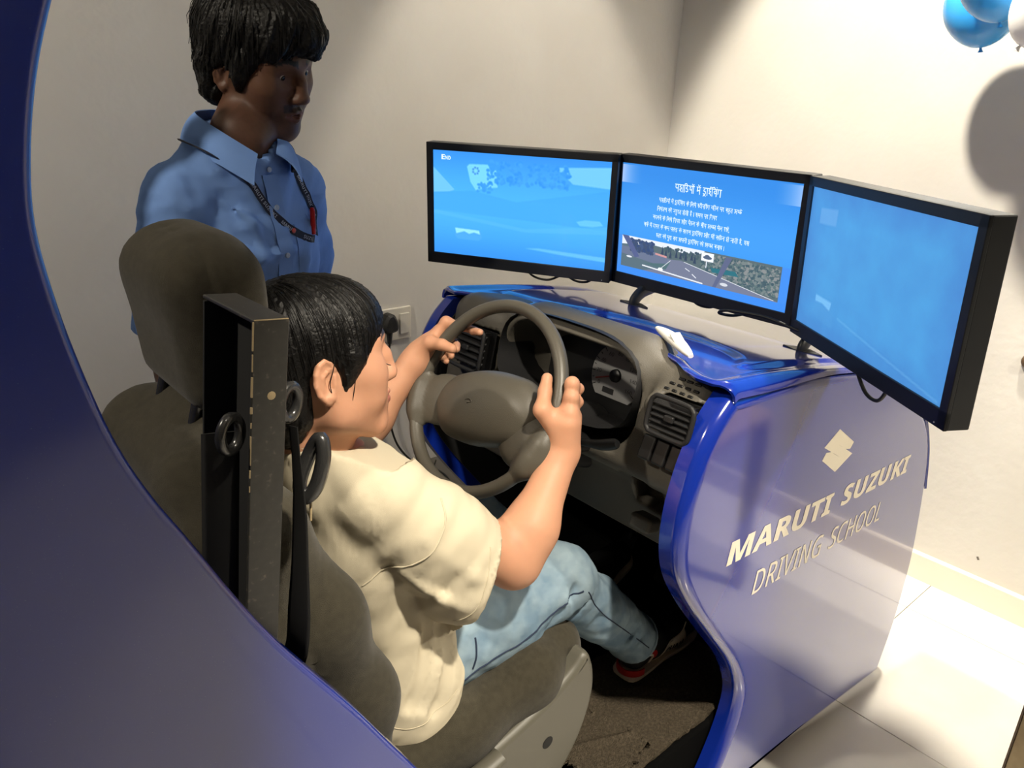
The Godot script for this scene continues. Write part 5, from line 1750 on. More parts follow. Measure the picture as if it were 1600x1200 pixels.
func small_things() -> void:
	# white slim handle lying on the edge between dashboard and hood
	var b := MB.new()
	var a := Vector3(-0.876, 1.140, -1.160)
	var c := Vector3(-0.738, 1.136, -1.080)
	var path := PackedVector3Array()
	var rad := PackedFloat32Array()
	for k in 15:
		var s := k / 14.0
		path.append(a.lerp(c, s) + Vector3(0, 0.004 * sin(PI * s), 0))
		rad.append(0.002 + 0.0125 * pow(sin(PI * clampf(0.06 + s * 0.9, 0.0, 1.0)), 0.7) * lerpf(0.85, 1.1, s))
	b.tube(path, rad, 12, false, 0.7, Vector3.UP)
	var w := thing("white_handle", "slim white plastic piece lying on the dashboard edge before the hood", "plastic piece", (a + c) / 2)
	obj("body", b, M.white_plastic, w)
	b = MB.new()
	var mid := a.lerp(c, 0.62)
	b.rbox(looking(mid + Vector3(0, 0.0125, 0.002), Vector3(0.3, 1, 0.3), (c - a)), Vector3(0.02, 0.03, 0.004), 0.0018)
	obj("clip", b, M.white_plastic, w)
	# socket, plug and its lead on the left wall
	var s := thing("wall_socket", "white switched socket plate on the wall beside the boy's face", "socket", Vector3(X0, 0.83, -1.325))
	b = MB.new()
	b.boxat(Vector3(X0, 0.775, -1.385), Vector3(X0 + 0.010, 0.885, -1.262), 0.004, 2)
	obj("plate", b, M.socket_white, s)
	b = MB.new()
	b.boxat(Vector3(X0 + 0.010, 0.795, -1.375), Vector3(X0 + 0.016, 0.865, -1.338), 0.003, 2)
	obj("rocker", b, M.socket_white, s)
	var pl := thing("power_plug", "black moulded plug pushed into the white wall socket", "plug", Vector3(X0 + 0.0105, 0.835, -1.290))
	b = MB.new()
	var poly := smooth_poly([Vector2(-0.026, -0.020), Vector2(-0.027, 0.004), Vector2(-0.012, 0.034), Vector2(0.012, 0.034), Vector2(0.027, 0.004), Vector2(0.026, -0.020), Vector2(0.0, -0.026)], 3)
	b.prism(Transform3D(Basis(Vector3(0, 0, -1), Vector3.UP, Vector3.RIGHT), Vector3(X0 + 0.0105, 0.838, -1.290)), poly, 0.0, 0.034, 0.008)
	obj("body", b, M.cable, pl)
	b = MB.new()
	b.tube(PackedVector3Array([Vector3(X0 + 0.026, 0.816, -1.290), Vector3(X0 + 0.026, 0.775, -1.290)]), PackedFloat32Array([0.011, 0.007]), 10)
	obj("strain_relief", b, M.cable, pl)
	b = MB.new()
	b.tube(smooth_path([Vector3(X0 + 0.026, 0.778, -1.290), Vector3(X0 + 0.022, 0.66, -1.283), Vector3(X0 + 0.02, 0.52, -1.287), Vector3(X0 + 0.02, 0.41, -1.315), Vector3(X0 + 0.03, 0.335, -1.365), Vector3(X0 + 0.06, 0.304, -1.40), Vector3(X0 + 0.10, 0.304, -1.43), Vector3(X0 + 0.18, 0.304, -1.42), Vector3(X0 + 0.26, 0.304, -1.36)], 8), 0.0038, 8)
	plain("plug_lead", "thin black lead curving down the wall from the plug to the grey ledge", "cable", b, M.cable, Vector3(X0 + 0.026, 0.778, -1.290))
	b = MB.new()
	b.tube(smooth_path([Vector3(X0 + 0.035, 0.304, -1.47), Vector3(X0 + 0.12, 0.304, -1.39), Vector3(X0 + 0.215, 0.304, -1.31)], 6), 0.003, 8)
	plain("loose_lead", "second thin dark lead lying straight across the grey ledge", "cable", b, M.cable, Vector3(X0 + 0.035, 0.304, -1.47))
	# low grey ledge along the wall under the leads
	b = MB.new()
	b.boxat(Vector3(X0 + 0.0005, 0.0005, -1.62), Vector3(X0 + 0.36, 0.30, 0.30), 0.006, 2)
	plain("grey_ledge", "low dull grey ledge along the wall below the plug lead", "ledge", b, M.plinth_grey, Vector3(X0 + 0.18, 0.0005, -0.66))
	# balloons
	var spots := [[Vector3(-0.868, 1.818, -2.37), 0.094, "balloon_blue", "larger sky blue balloon hanging near the lit wall, partly behind another"], [Vector3(-0.780, 1.856, -2.195), 0.090, "balloon_blue", "second sky blue balloon in front of the larger one, cut by the picture's top"], [Vector3(-0.625, 1.775, -2.09), 0.080, "balloon_white", "white balloon peeping in at the picture's top corner beside the blue ones"]]
	for k in spots.size():
		var o: Vector3 = spots[k][0]
		var r: float = spots[k][1]
		var t := thing("balloon", spots[k][3], "balloon", o, "bunch of party balloons")
		b = MB.new()
		var prof := []
		for j in 25:
			var an := -PI / 2 + PI * j / 24
			var y := sin(an)
			prof.append(Vector2(cos(an) * (1.0 if y > 0.0 else 1.0 - 0.10 * y * y) * r, y * r * (1.0 if y > 0.0 else 1.12)))
		var turn := Basis(Vector3(0.3, 0, 1).normalized(), [0.15, 0.2, -0.5][k])
		b.lathe(Transform3D(turn, o), prof, 32)
		obj("skin", b, M[spots[k][2]], t)
		b = MB.new()
		b.lathe(Transform3D(turn, o - turn.y * r * 1.13), [Vector2(0.007, -0.010), Vector2(0.004, -0.004), Vector2(0.003, 0.0), Vector2(0.008, 0.006)], 12)
		obj("knot", b, M[spots[k][2]], t)
	# round brown knob on the bright wall, at the picture's edge
	b = MB.new()
	b.lathe(Transform3D(Basis(Vector3.RIGHT, PI / 2), Vector3(-0.606, 0.855, Z0)), [Vector2(0.024, 0), Vector2(0.024, 0.008), Vector2(0.018, 0.018), Vector2(0.0, 0.022)], 24)
	plain("wall_knob", "small round brown knob on the bright wall at the picture's edge", "wall knob", b, M.brown_wood, Vector3(-0.606, 0.855, Z0))
	b = MB.new()
	b.rbox(Transform3D(Basis(Vector3.BACK, 0.5), Vector3(-0.591, 0.164, Z0 + 0.0006)), Vector3(0.007, 0.012, 0.001), 0.0004, 1)
	plain("wall_scuff", "tiny grey chip in the bright wall just above the skirting", "scuff", b, M.grout, Vector3(-0.591, 0.164, Z0))
	# leg of a table that stands mostly outside the frame
	var leg := thing("side_table", "tan wooden table of which one dark edged leg shows in the lower corner", "table", Vector3(0.25, 0, -1.84))
	for q in [Vector2(-0.178, -1.58), Vector2(0.62, -1.58), Vector2(0.66, -2.10), Vector2(-0.10, -2.10)]:
		b = MB.new()
		b.boxat(Vector3(q.x - 0.02, 0.0005, q.y - 0.02), Vector3(q.x + 0.02, 0.62, q.y + 0.02), 0.003)
		obj("leg", b, M.tan_wood, leg)
		b = MB.new()
		b.boxat(Vector3(q.x - 0.0245, 0.0005, q.y + 0.010), Vector3(q.x - 0.0205, 0.62, q.y + 0.020), 0.001)
		obj("dark_edge", b, M.brown_wood, leg)
	b = MB.new()
	b.prism(Transform3D(Basis(Vector3(1, 0, 0), Vector3(0, 0, -1), Vector3(0, 1, 0)), Vector3(0, 0.6205, 0)), PackedVector2Array([Vector2(-0.19, 1.55), Vector2(0.65, 1.55), Vector2(0.69, 2.13), Vector2(-0.11, 2.13)]), 0.0, 0.025, 0.003)
	obj("table_top", b, M.tan_wood, leg)

# ---------------------------------------------------------------- people
func sq(m: Basis, dir: Vector3, by: float) -> Vector3: return (m * dir).normalized() * by

# a head facing -z of xf, origin between the ears, drawn at scale s; child rounds it
func head_shape(f: Field, xf: Transform3D, s: float, child: float) -> void:
	var h := func(x: float, y: float, z: float) -> Vector3: return xf * (Vector3(x, y, z) * s)
	var at := func(x: float, y: float, z: float) -> Transform3D: return Transform3D(xf.basis, xf * (Vector3(x, y, z) * s))
	f.ell(at.call(0, 0.036, 0.014), Vector3(0.073, 0.088, 0.094) * s, 0.02 * s)
	f.ell(at.call(0, -0.025, -0.034), Vector3(0.060, 0.080, 0.058) * s, 0.03 * s)
	f.ell(at.call(0, 0.028, -0.050), Vector3(0.060, 0.052, 0.046) * s, 0.03 * s)
	var jaw := 0.021 if child < 0.5 else 0.019
	for e in [-1.0, 1.0]:
		f.chain([h.call(0.056 * e, -0.02, 0.002), h.call(0.051 * e, -0.060, -0.008), h.call(0.018 * e, -0.096, -0.062)], [0.022 * s, 0.021 * s, jaw * s], 0.025 * s)
		f.cap(h.call(0.043 * e, -0.018, -0.058), h.call(0.040 * e, -0.042, -0.056), (0.025 + 0.005 * child) * s, (0.022 + 0.006 * child) * s, 0.03 * s)
		f.cap(h.call(0.014 * e, 0.033, -0.089), h.call(0.044 * e, 0.034, -0.074), 0.011 * s, 0.010 * s, 0.016 * s)
		f.ell(at.call(0.031 * e, 0.010, -0.101), Vector3(0.017, 0.0115, 0.014) * s, 0.014 * s, 1)
		f.cap(h.call(0.019 * e, 0.004, -0.084), h.call(0.044 * e, 0.004, -0.074), 0.0065 * s, 0.006 * s, 0.006 * s)   # lower lid
		f.cap(h.call(0.018 * e, 0.0185, -0.086), h.call(0.044 * e, 0.0180, -0.076), 0.0065 * s, 0.006 * s, 0.006 * s)  # upper lid
		f.cap(h.call(0.0125 * e, -0.031, -0.098), h.call(0.011 * e, -0.030, -0.104), 0.0085 * s, 0.0075 * s, 0.008 * s)
	f.cap(h.call(0, -0.098, -0.068), h.call(0, -0.092, -0.070), 0.0205 * s, 0.02 * s, 0.02 * s)
	f.chain([h.call(0, 0.024, -0.090), h.call(0, 0.0, -0.102), h.call(0, -0.026, -0.1085 + 0.004 * child)], [0.0075 * s, 0.0085 * s, 0.0115 * s], 0.012 * s)
	for e in [-1.0, 1.0]: f.ell(at.call(0.0062 * e, -0.0375, -0.105), Vector3(0.0032, 0.003, 0.005) * s, 0.003 * s, 1)
	# mouth
	f.ell(at.call(0, -0.062, -0.076), Vector3(0.03, 0.022, 0.019) * s, 0.015 * s)
	f.chain([h.call(-0.021, -0.0615, -0.084), h.call(-0.006, -0.0560, -0.0945), h.call(0.006, -0.0560, -0.0945), h.call(0.021, -0.0615, -0.084)], [0.0035 * s, 0.0055 * s, 0.0055 * s, 0.0035 * s], 0.005 * s)
	f.chain([h.call(-0.019, -0.0645, -0.084), h.call(0.0, -0.0685, -0.0935), h.call(0.019, -0.0645, -0.084)], [0.0035 * s, 0.0068 * s, 0.0035 * s], 0.005 * s)
	f.chain([h.call(-0.022, -0.0625, -0.090), h.call(0.0, -0.0620, -0.1025), h.call(0.022, -0.0625, -0.090)], [0.0016 * s, 0.0022 * s, 0.0016 * s], 0.003 * s, 1)
	# ears
	for e in [-1.0, 1.0]:
		var tilt := Basis(Vector3.UP, 0.38 * e) * Basis(Vector3.RIGHT, -0.16)
		var ex := Transform3D(xf.basis * tilt, xf * (Vector3(0.0765 * e, -0.002, 0.010) * s))
		f.ell(ex, Vector3(0.0075, 0.031, 0.0185) * s, 0.006 * s)
		f.ell(ex * Transform3D(Basis(), Vector3(0.009 * e, 0.002, -0.003) * s), Vector3(0.007, 0.019, 0.0105) * s, 0.004 * s, 1)
		var rim: Array = []
		var rr: Array = []
		for k in 10:
			var a := deg_to_rad(-60 + 300.0 * k / 9 - 90)
			rim.append(ex * (Vector3(0.004 * e, 0.027 * -cos(a + PI / 2) * 1.0, 0.0) * s + Vector3(0, 0, 0.016 * sin(a + PI / 2)) * s))
			rr.append(0.0036 * s)
		f.chain(rim, rr, 0.003 * s)
		f.cap(ex * (Vector3(0.003 * e, -0.026, -0.006) * s), ex * (Vector3(0.003 * e, -0.030, -0.004) * s), 0.0075 * s, 0.006 * s, 0.006 * s)
		f.cap(ex * (Vector3(0.004 * e, 0.004, -0.014) * s), ex * (Vector3(0.005 * e, -0.008, -0.013) * s), 0.004 * s, 0.004 * s, 0.003 * s)
		f.chain([ex * (Vector3(0.0035 * e, 0.014, -0.006) * s), ex * (Vector3(0.004 * e, 0.004, 0.006) * s), ex * (Vector3(0.0035 * e, -0.012, 0.004) * s)], [0.003 * s, 0.0034 * s, 0.003 * s], 0.003 * s)

# skin colour in head space: lips, brows, stubble; col is linear
func face_color(q: Vector3, col: Color, brow: Color, lip: Color, stubble: float, n: FastNoiseLite) -> Color:
	var c := col * (1.0 + 0.10 * n.get_noise_3d(q.x * 9.0, q.y * 9.0, q.z * 9.0))
	if q.z < -0.03:
		var ax := absf(q.x)
		# brows: a tapering arc of hair
		var by := 0.034 + 0.006 * sin(PI * clampf((ax - 0.012) / 0.038, 0.0, 1.0))
		if ax > 0.010 and ax < 0.051 and absf(q.y - by) < 0.0052 - 0.0024 * (ax - 0.010) / 0.041: c = brow
		var my := -0.0620
		var inl := pow(ax / 0.0225, 2.0) + pow((q.y - my) / (0.0088 if q.y > my else 0.0125), 2.0)
		if inl < 1.0 and q.z < -0.076: c = lip
		elif inl < 1.25 and q.z < -0.076: c = c.lerp(lip, 0.5)
		if stubble > 0.0 and q.y < -0.020:
			var grow := 0.5 + 0.5 * n.get_noise_3d(q.x * 60.0, q.y * 60.0, q.z * 60.0)
			var moust := 1.0 if (q.y > -0.054 and q.y < -0.040 and ax < 0.030 and q.z < -0.08) else 0.0
			c = c.lerp(brow, clampf(smoothstep(-0.020, -0.05, q.y) * smoothstep(-0.12, -0.10, q.y) * stubble * (0.2 + 0.45 * grow) + moust * (0.3 + 0.4 * grow), 0.0, 0.85))
	c.a = 1.0
	return c

# eyes as parts: ball, iris
func eyes(t: Node3D, xf: Transform3D, s: float, look := Vector3(0, 0, -1)) -> void:
	for e in [-1.0, 1.0]:
		var c: Vector3 = xf * (Vector3(0.031 * e, 0.0110, -0.0765) * s)
		var b := MB.new()
		b.ball(Transform3D(Basis().scaled(Vector3.ONE * 0.0122 * s), c), 20)
		var eye := obj("eye", b, M.eye_white, t)
		b = MB.new()
		var d := (xf.basis * look).normalized()
		var ir := looking(c + d * 0.0088 * s, d)
		b.lathe(ir * Transform3D(Basis(Vector3.RIGHT, PI / 2), Vector3.ZERO), [Vector2(0.0062 * s, -0.002 * s), Vector2(0.0056 * s, 0.0022 * s), Vector2(0.003 * s, 0.0036 * s), Vector2(0, 0.0040 * s)], 16)
		mesh_at("iris", b.commit(eye_shift(t)), M.eye_dark, eye)

func eye_shift(t: Node3D) -> Vector3: return t.position

# march from p along dir until the field is entered, then stand off a little
func drape(f: Field, p: Vector3, dir: Vector3, off := 0.001) -> Vector3:
	dir = dir.normalized()
	var q := p
	for k in 400:
		if f_at(f, q) < 0.0:
			for j in 12:
				q -= dir * 0.0004
				if f_at(f, q) > 0.0: break
			return q - dir * off
		q += dir * 0.0015
	return p

func f_at(f: Field, p: Vector3) -> float:
	var g := (p - f.org) / f.cell
	var x := int(floor(g.x)); var y := int(floor(g.y)); var z := int(floor(g.z))
	if x < 0 or y < 0 or z < 0 or x >= f.nx - 1 or y >= f.ny - 1 or z >= f.nz - 1: return 0.08
	var fx := g.x - x; var fy := g.y - y; var fz := g.z - z
	var i := (z * f.ny + y) * f.nx + x
	var sy := f.nx; var sz := f.nx * f.ny
	var a := lerpf(lerpf(f.d[i], f.d[i + 1], fx), lerpf(f.d[i + sy], f.d[i + sy + 1], fx), fy)
	var b := lerpf(lerpf(f.d[i + sz], f.d[i + sz + 1], fx), lerpf(f.d[i + sz + sy], f.d[i + sz + sy + 1], fx), fy)
	return lerpf(a, b, fz)

func draped(f: Field, pts: Array, dir: Vector3, off := 0.001, n := 8) -> PackedVector3Array:
	var out := PackedVector3Array()
	for q in smooth_path(pts, n): out.append(drape(f, q, dir, off))
	return out

# a flat ribbon lying along a path, facing away from dir
func ribbon(b: MB, path: PackedVector3Array, wide: float, dir: Vector3, thick := 0.0012) -> void:
	var face := -dir.normalized()
	var at := b.v.size()
	for k in path.size():
		var t := (path[mini(k + 1, path.size() - 1)] - path[maxi(k - 1, 0)]).normalized()
		var s := t.cross(face).normalized() * wide * 0.5
		var nn := s.cross(t).normalized()
		if nn.dot(face) < 0.0: nn = -nn
		for q in [path[k] - s, path[k] + s]:
			b.v.append(q + nn * thick); b.n.append(nn); b.uv.append(Vector2.ZERO); b.c.append(Color.WHITE)
		for q in [path[k] - s, path[k] + s]:
			b.v.append(q); b.n.append(-nn); b.uv.append(Vector2.ZERO); b.c.append(Color.WHITE)
	for k in path.size() - 1:
		var q := at + k * 4
		var n0 := (b.v[q + 1] - b.v[q]).cross(b.v[q + 4] - b.v[q])
		var flip := n0.dot(b.n[q]) > 0.0
		for r in [[0, 1, 4, 5], [2, 3, 6, 7], [0, 2, 4, 6], [1, 3, 5, 7]]:
			var other: bool = (r[0] == 2) or (r[1] == 2)
			if flip != other:
				b.face(q + r[0], q + r[2], q + r[1]); b.face(q + r[1], q + r[2], q + r[3])
			else:
				b.face(q + r[0], q + r[1], q + r[2]); b.face(q + r[1], q + r[3], q + r[2])

# ---------------------------------------------------------------- the boy in the seat
func seated_boy() -> void:
	var base := Vector3(-0.97, 0.575, -0.56)
	var t := thing("person", "seated boy in a cream T-shirt and light blue jeans gripping the steering wheel", "person", base)
	var n := FastNoiseLite.new()
	n.seed = 12
	n.frequency = 2.0
	var skin := Color(0.53, 0.27, 0.165)
	var brow := Color(0.03, 0.02, 0.016)
	var lip := Color(0.42, 0.15, 0.11)
	var hx := Transform3D(Basis(Vector3.UP, deg_to_rad(-13.0)) * Basis(Vector3.RIGHT, deg_to_rad(5.0)) * Basis(Vector3.BACK, deg_to_rad(8.0)), Vector3(-0.955, 1.172, -0.484))
	var hs := 0.985
	# head and neck
	var f := Field.new(Vector3(-1.07, 0.96, -0.65), Vector3(-0.83, 1.32, -0.35), 0.0032)
	head_shape(f, hx, hs, 0.55)
	f.chain([hx * Vector3(0, -0.055, 0.022), Vector3(-0.960, 1.055, -0.475), Vector3(-0.962, 0.985, -0.485)], [0.048, 0.047, 0.056], 0.03)
	var inv := hx.affine_inverse()
	var skin_of := func(p: Vector3, nn: Vector3) -> Color:
		var q := inv * p / hs
		if q.y > -0.125: return face_color(q, skin, brow, lip, 0.0, n)
		var c := skin * (1.0 + 0.10 * n.get_noise_3dv(p * 8.0))
		c.a = 1.0
		return c
	var b := MB.new()
	f.mesh(b, skin_of)
	# trunk and legs under the clothes
	var g := Field.new(Vector3(-1.22, 0.36, -1.26), Vector3(-0.76, 1.08, -0.38), 0.014)
	g.chain([Vector3(-0.97, 0.66, -0.56), Vector3(-0.97, 0.8, -0.545), Vector3(-0.97, 0.93, -0.525)], [0.10, 0.095, 0.105], 0.03, 0, Vector3(0, 0, 0.66))
	g.cap(Vector3(-0.87, 0.985, -0.535), Vector3(-1.07, 0.985, -0.515), 0.045, 0.045, 0.04)
	g.cap(Vector3(-0.962, 1.0, -0.50), Vector3(-0.962, 1.05, -0.48), 0.05, 0.045, 0.03)
	for e in [-1.0, 1.0]:
		var knee := Vector3(-0.865, 0.672, -0.92) if e > 0 else Vector3(-1.09, 0.698, -0.89)
		var ankle := Vector3(-0.865, 0.42, -1.175) if e > 0 else Vector3(-1.07, 0.47, -1.205)
		g.chain([Vector3(-0.97 + 0.085 * e, 0.645, -0.58), knee, ankle], [0.065, 0.045, 0.03], 0.03)
	g.mesh(b, skin_of)
	# right arm and hand
	g = Field.new(Vector3(-0.90, 0.77, -0.935), Vector3(-0.70, 1.16, -0.53), 0.0036)
	var sh := Vector3(-0.835, 0.985, -0.545)
	var el := Vector3(-0.770, 0.855, -0.712)
	var wr := Vector3(-0.796, 1.000, -0.836)
	g.chain([sh, el], [0.045, 0.0405], 0.02)
	g.chain([el, el.lerp(wr, 0.3) + Vector3(0.006, 0, 0), wr], [0.041, 0.040, 0.0265], 0.03)
	hand(g, wr, [24.0, 17.5, 11.0, 5.0], 1.0)
	g.mesh(b, skin_of)
	# left arm and hand
	g = Field.new(Vector3(-1.26, 0.85, -0.935), Vector3(-1.05, 1.17, -0.50), 0.0036)
	sh = Vector3(-1.105, 0.985, -0.520)
	el = Vector3(-1.205, 0.905, -0.675)
	wr = Vector3(-1.185, 1.052, -0.808)
	g.chain([sh, el], [0.045, 0.039], 0.02)
	g.chain([el, el.lerp(wr, 0.3), wr], [0.039, 0.038, 0.0255], 0.03)
	hand(g, wr, [150.0, 157.0, 163.5, 169.0], -1.0)
	g.mesh(b, skin_of)
	obj("body", b, M.skin_boy, t)
	eyes(t, hx, hs)
	# hair: smooth cap to the nape, swept over the temple
	var hr := Field.new(Vector3(-1.075, 1.03, -0.62), Vector3(-0.835, 1.325, -0.345), 0.0034)
	var q := func(x: float, y: float, z: float) -> Transform3D: return Transform3D(hx.basis, hx * (Vector3(x, y, z) * hs))
	var r := func(x: float, y: float, z: float) -> Vector3: return hx * (Vector3(x, y, z) * hs)
	hr.ell(q.call(0, 0.040, 0.016), Vector3(0.083, 0.098, 0.106) * hs, 0.01)
	hr.ell(q.call(0, 0.062, -0.042), Vector3(0.069, 0.058, 0.062) * hs, 0.03)
	hr.chain([r.call(0, 0.0, 0.066), r.call(0, -0.045, 0.062), r.call(0, -0.075, 0.050)], [0.058 * hs, 0.047 * hs, 0.036 * hs], 0.03)
	for e in [-1.0, 1.0]:
		hr.chain([r.call(0.050 * e, 0.050, -0.050), r.call(0.062 * e, 0.020, -0.036), r.call(0.066 * e, -0.006, -0.022), r.call(0.069 * e, -0.026, -0.015)], [0.026 * hs, 0.019 * hs, 0.011 * hs, 0.004 * hs], 0.015)
		hr.chain([r.call(0.040 * e, -0.02, 0.060), r.call(0.046 * e, -0.055, 0.045)], [0.030 * hs, 0.018 * hs], 0.02)
		var ex := Transform3D(hx.basis * Basis(Vector3.RIGHT, -0.16), hx * (Vector3(0.082 * e, -0.008, 0.008) * hs))
		hr.ell(ex, Vector3(0.030, 0.030, 0.0225) * hs, 0.006, 1)
	hr.ell(q.call(0.0, -0.022, -0.100), Vector3(0.062, 0.080, 0.052) * hs, 0.008, 1)
	var wisp := FastNoiseLite.new()
	wisp.seed = 7
	wisp.frequency = 1.0
	wisp.fractal_octaves = 2
	hr.ruffle(func(p: Vector3) -> float:
		var o := inv * p / hs - Vector3(0, 0.10, 0.045)
		var a := atan2(o.x, -o.z)
		return 0.0022 * wisp.get_noise_2d(a * 26.0 + o.y * 30.0, o.length() * 14.0))
	b = MB.new()
	hr.mesh(b)
	obj("hair", b, M.hair_black, t)
	# single strands lying over the cap and across the cheek
	var rng := RandomNumberGenerator.new()
	rng.seed = 21
	b = MB.new()
	for k in 420:
		var a := rng.randf_range(-PI, PI)
		if absf(a) < 0.5 and rng.randf() < 0.6: continue
		var pts: Array = []
		var l0 := rng.randf_range(0.25, 1.2)
		for j in 7:
			var th := l0 + 0.13 * j
			var dir := hx.basis * (Basis(Vector3.RIGHT, 0.42) * Vector3(sin(a + 0.05 * j) * sin(th), cos(th), -cos(a + 0.05 * j) * sin(th)))
			var c: Vector3 = r.call(0, 0.03, 0.016)
			pts.append(drape(hr, c + dir * 0.15, -dir, 0.0003))
		b.tube(PackedVector3Array(pts), 0.00055, 4)
	for s in [[Vector3(0.066, 0.045, -0.055), Vector3(0.0625, 0.012, -0.068), Vector3(0.050, -0.004, -0.088), Vector3(0.030, -0.012, -0.1)], [Vector3(0.069, 0.03, -0.045), Vector3(0.068, -0.01, -0.045), Vector3(0.066, -0.045, -0.035)], [Vector3(0.074, 0.035, -0.015), Vector3(0.080, 0.01, -0.004), Vector3(0.084, -0.006, 0.004), Vector3(0.083, -0.02, 0.004)], [Vector3(0.070, 0.02, -0.038), Vector3(0.072, -0.012, -0.034), Vector3(0.072, -0.05, -0.022)]]:
		var pts: Array = []
		for p in s: pts.append(hx * (p * hs))
		b.tube(smooth_path(pts, 5), 0.0007, 5)
	var st := obj("hair_strands", b, M.hair_strand, t)
	st.set_meta("kind", "stuff")
	boy_shirt(t)
	boy_jeans(t)
	shoe(t, Transform3D(Basis(Vector3.UP, 0.04) * Basis(Vector3.RIGHT, 0.03), Vector3(-0.862, 0.312, -1.185)), 1.0)
	shoe(t, Transform3D(Basis(Vector3.UP, 0.06) * Basis(Vector3.RIGHT, 0.30), Vector3(-1.068, 0.350, -1.185)), -1.0)

# a hand closed on the rim; e is 1 for the right hand
func hand(g: Field, wr: Vector3, at: Array, e: float) -> void:
	var n := Vector3(0, sin(WT), cos(WT))
	var spread: Array = []
	for k in 4:
		var a: float = at[k]
		var o := (on_wheel(a, 1.0) - WC)
		var rim := on_wheel(a, 0.174)
		var fr: float = [0.0083, 0.0086, 0.0082, 0.0073][k]
		var ln: float = [0.95, 1.05, 1.0, 0.85][k]
		var kn := rim + o * (0.0275 if e > 0 else 0.026) + n * (0.007 - 0.003 * k if e > 0 else 0.006 - 0.002 * k)
		var p1 := rim + o * 0.0205 - n * (0.0215 * ln)
		var p2 := rim - o * 0.004 * ln - n * 0.0265
		var p3 := rim - o * 0.0205 * ln - n * 0.0185
		if e < 0.0 and k == 0: # the index reaches on along the rim, its tip showing inside
			p1 = on_wheel(a - 4.0, 0.174) + o * 0.016 - n * 0.022
			p2 = on_wheel(a - 10.0, 0.174) - o * 0.012 - n * 0.025
			p3 = on_wheel(a - 15.0, 0.174) - o * 0.032 - n * 0.016
		g.chain([kn, p1, p2, p3], [fr * 1.12, fr, fr * 0.94, fr * 0.84], 0.006)
		g.cap(wr.lerp(kn, 0.18), kn, 0.0140, fr * 1.22, 0.010)
		g.cap(kn, kn.lerp(p1, 0.12), fr * 1.30, fr * 1.1, 0.006)
		g.cap(p1, p1, fr * 1.10, fr * 1.10, 0.004)
		spread.append(kn)
	g.cap(wr, wr.lerp((spread[1] + spread[2]) * 0.5, 0.6), 0.0245, 0.021, 0.02, 0, Vector3.ZERO)
	# thumb, from the side of the palm
	var w := at[2] as float
	if e > 0.0:
		var m0 := wr.lerp(spread[0], 0.22) + n * 0.006
		var m1 := on_wheel(8.0, 0.174) - (on_wheel(8.0, 1.0) - WC) * 0.006 + n * 0.028
		var m2 := on_wheel(19.0, 0.174) - (on_wheel(19.0, 1.0) - WC) * 0.013 + n * 0.0245
		var m3 := on_wheel(27.5, 0.174) - (on_wheel(27.5, 1.0) - WC) * 0.013 + n * 0.0225
		g.chain([m0, m1], [0.0185, 0.0155], 0.016)
		g.chain([m1, m2, m3], [0.0135, 0.0112, 0.0095], 0.006)
	else:
		var m0 := wr.lerp(spread[1], 0.30) + n * 0.008
		var m1 := on_wheel(163.0, 0.174) - (on_wheel(163.0, 1.0) - WC) * 0.002 + n * 0.0285
		var m2 := on_wheel(157.0, 0.174) - (on_wheel(157.0, 1.0) - WC) * 0.030 + n * 0.026
		var m3 := on_wheel(152.0, 0.174) - (on_wheel(152.0, 1.0) - WC) * 0.053 + n * 0.021
		g.chain([m0, m1], [0.0175, 0.0145], 0.016)
		g.chain([m1, m2, m3], [0.0130, 0.0108, 0.0092], 0.006)

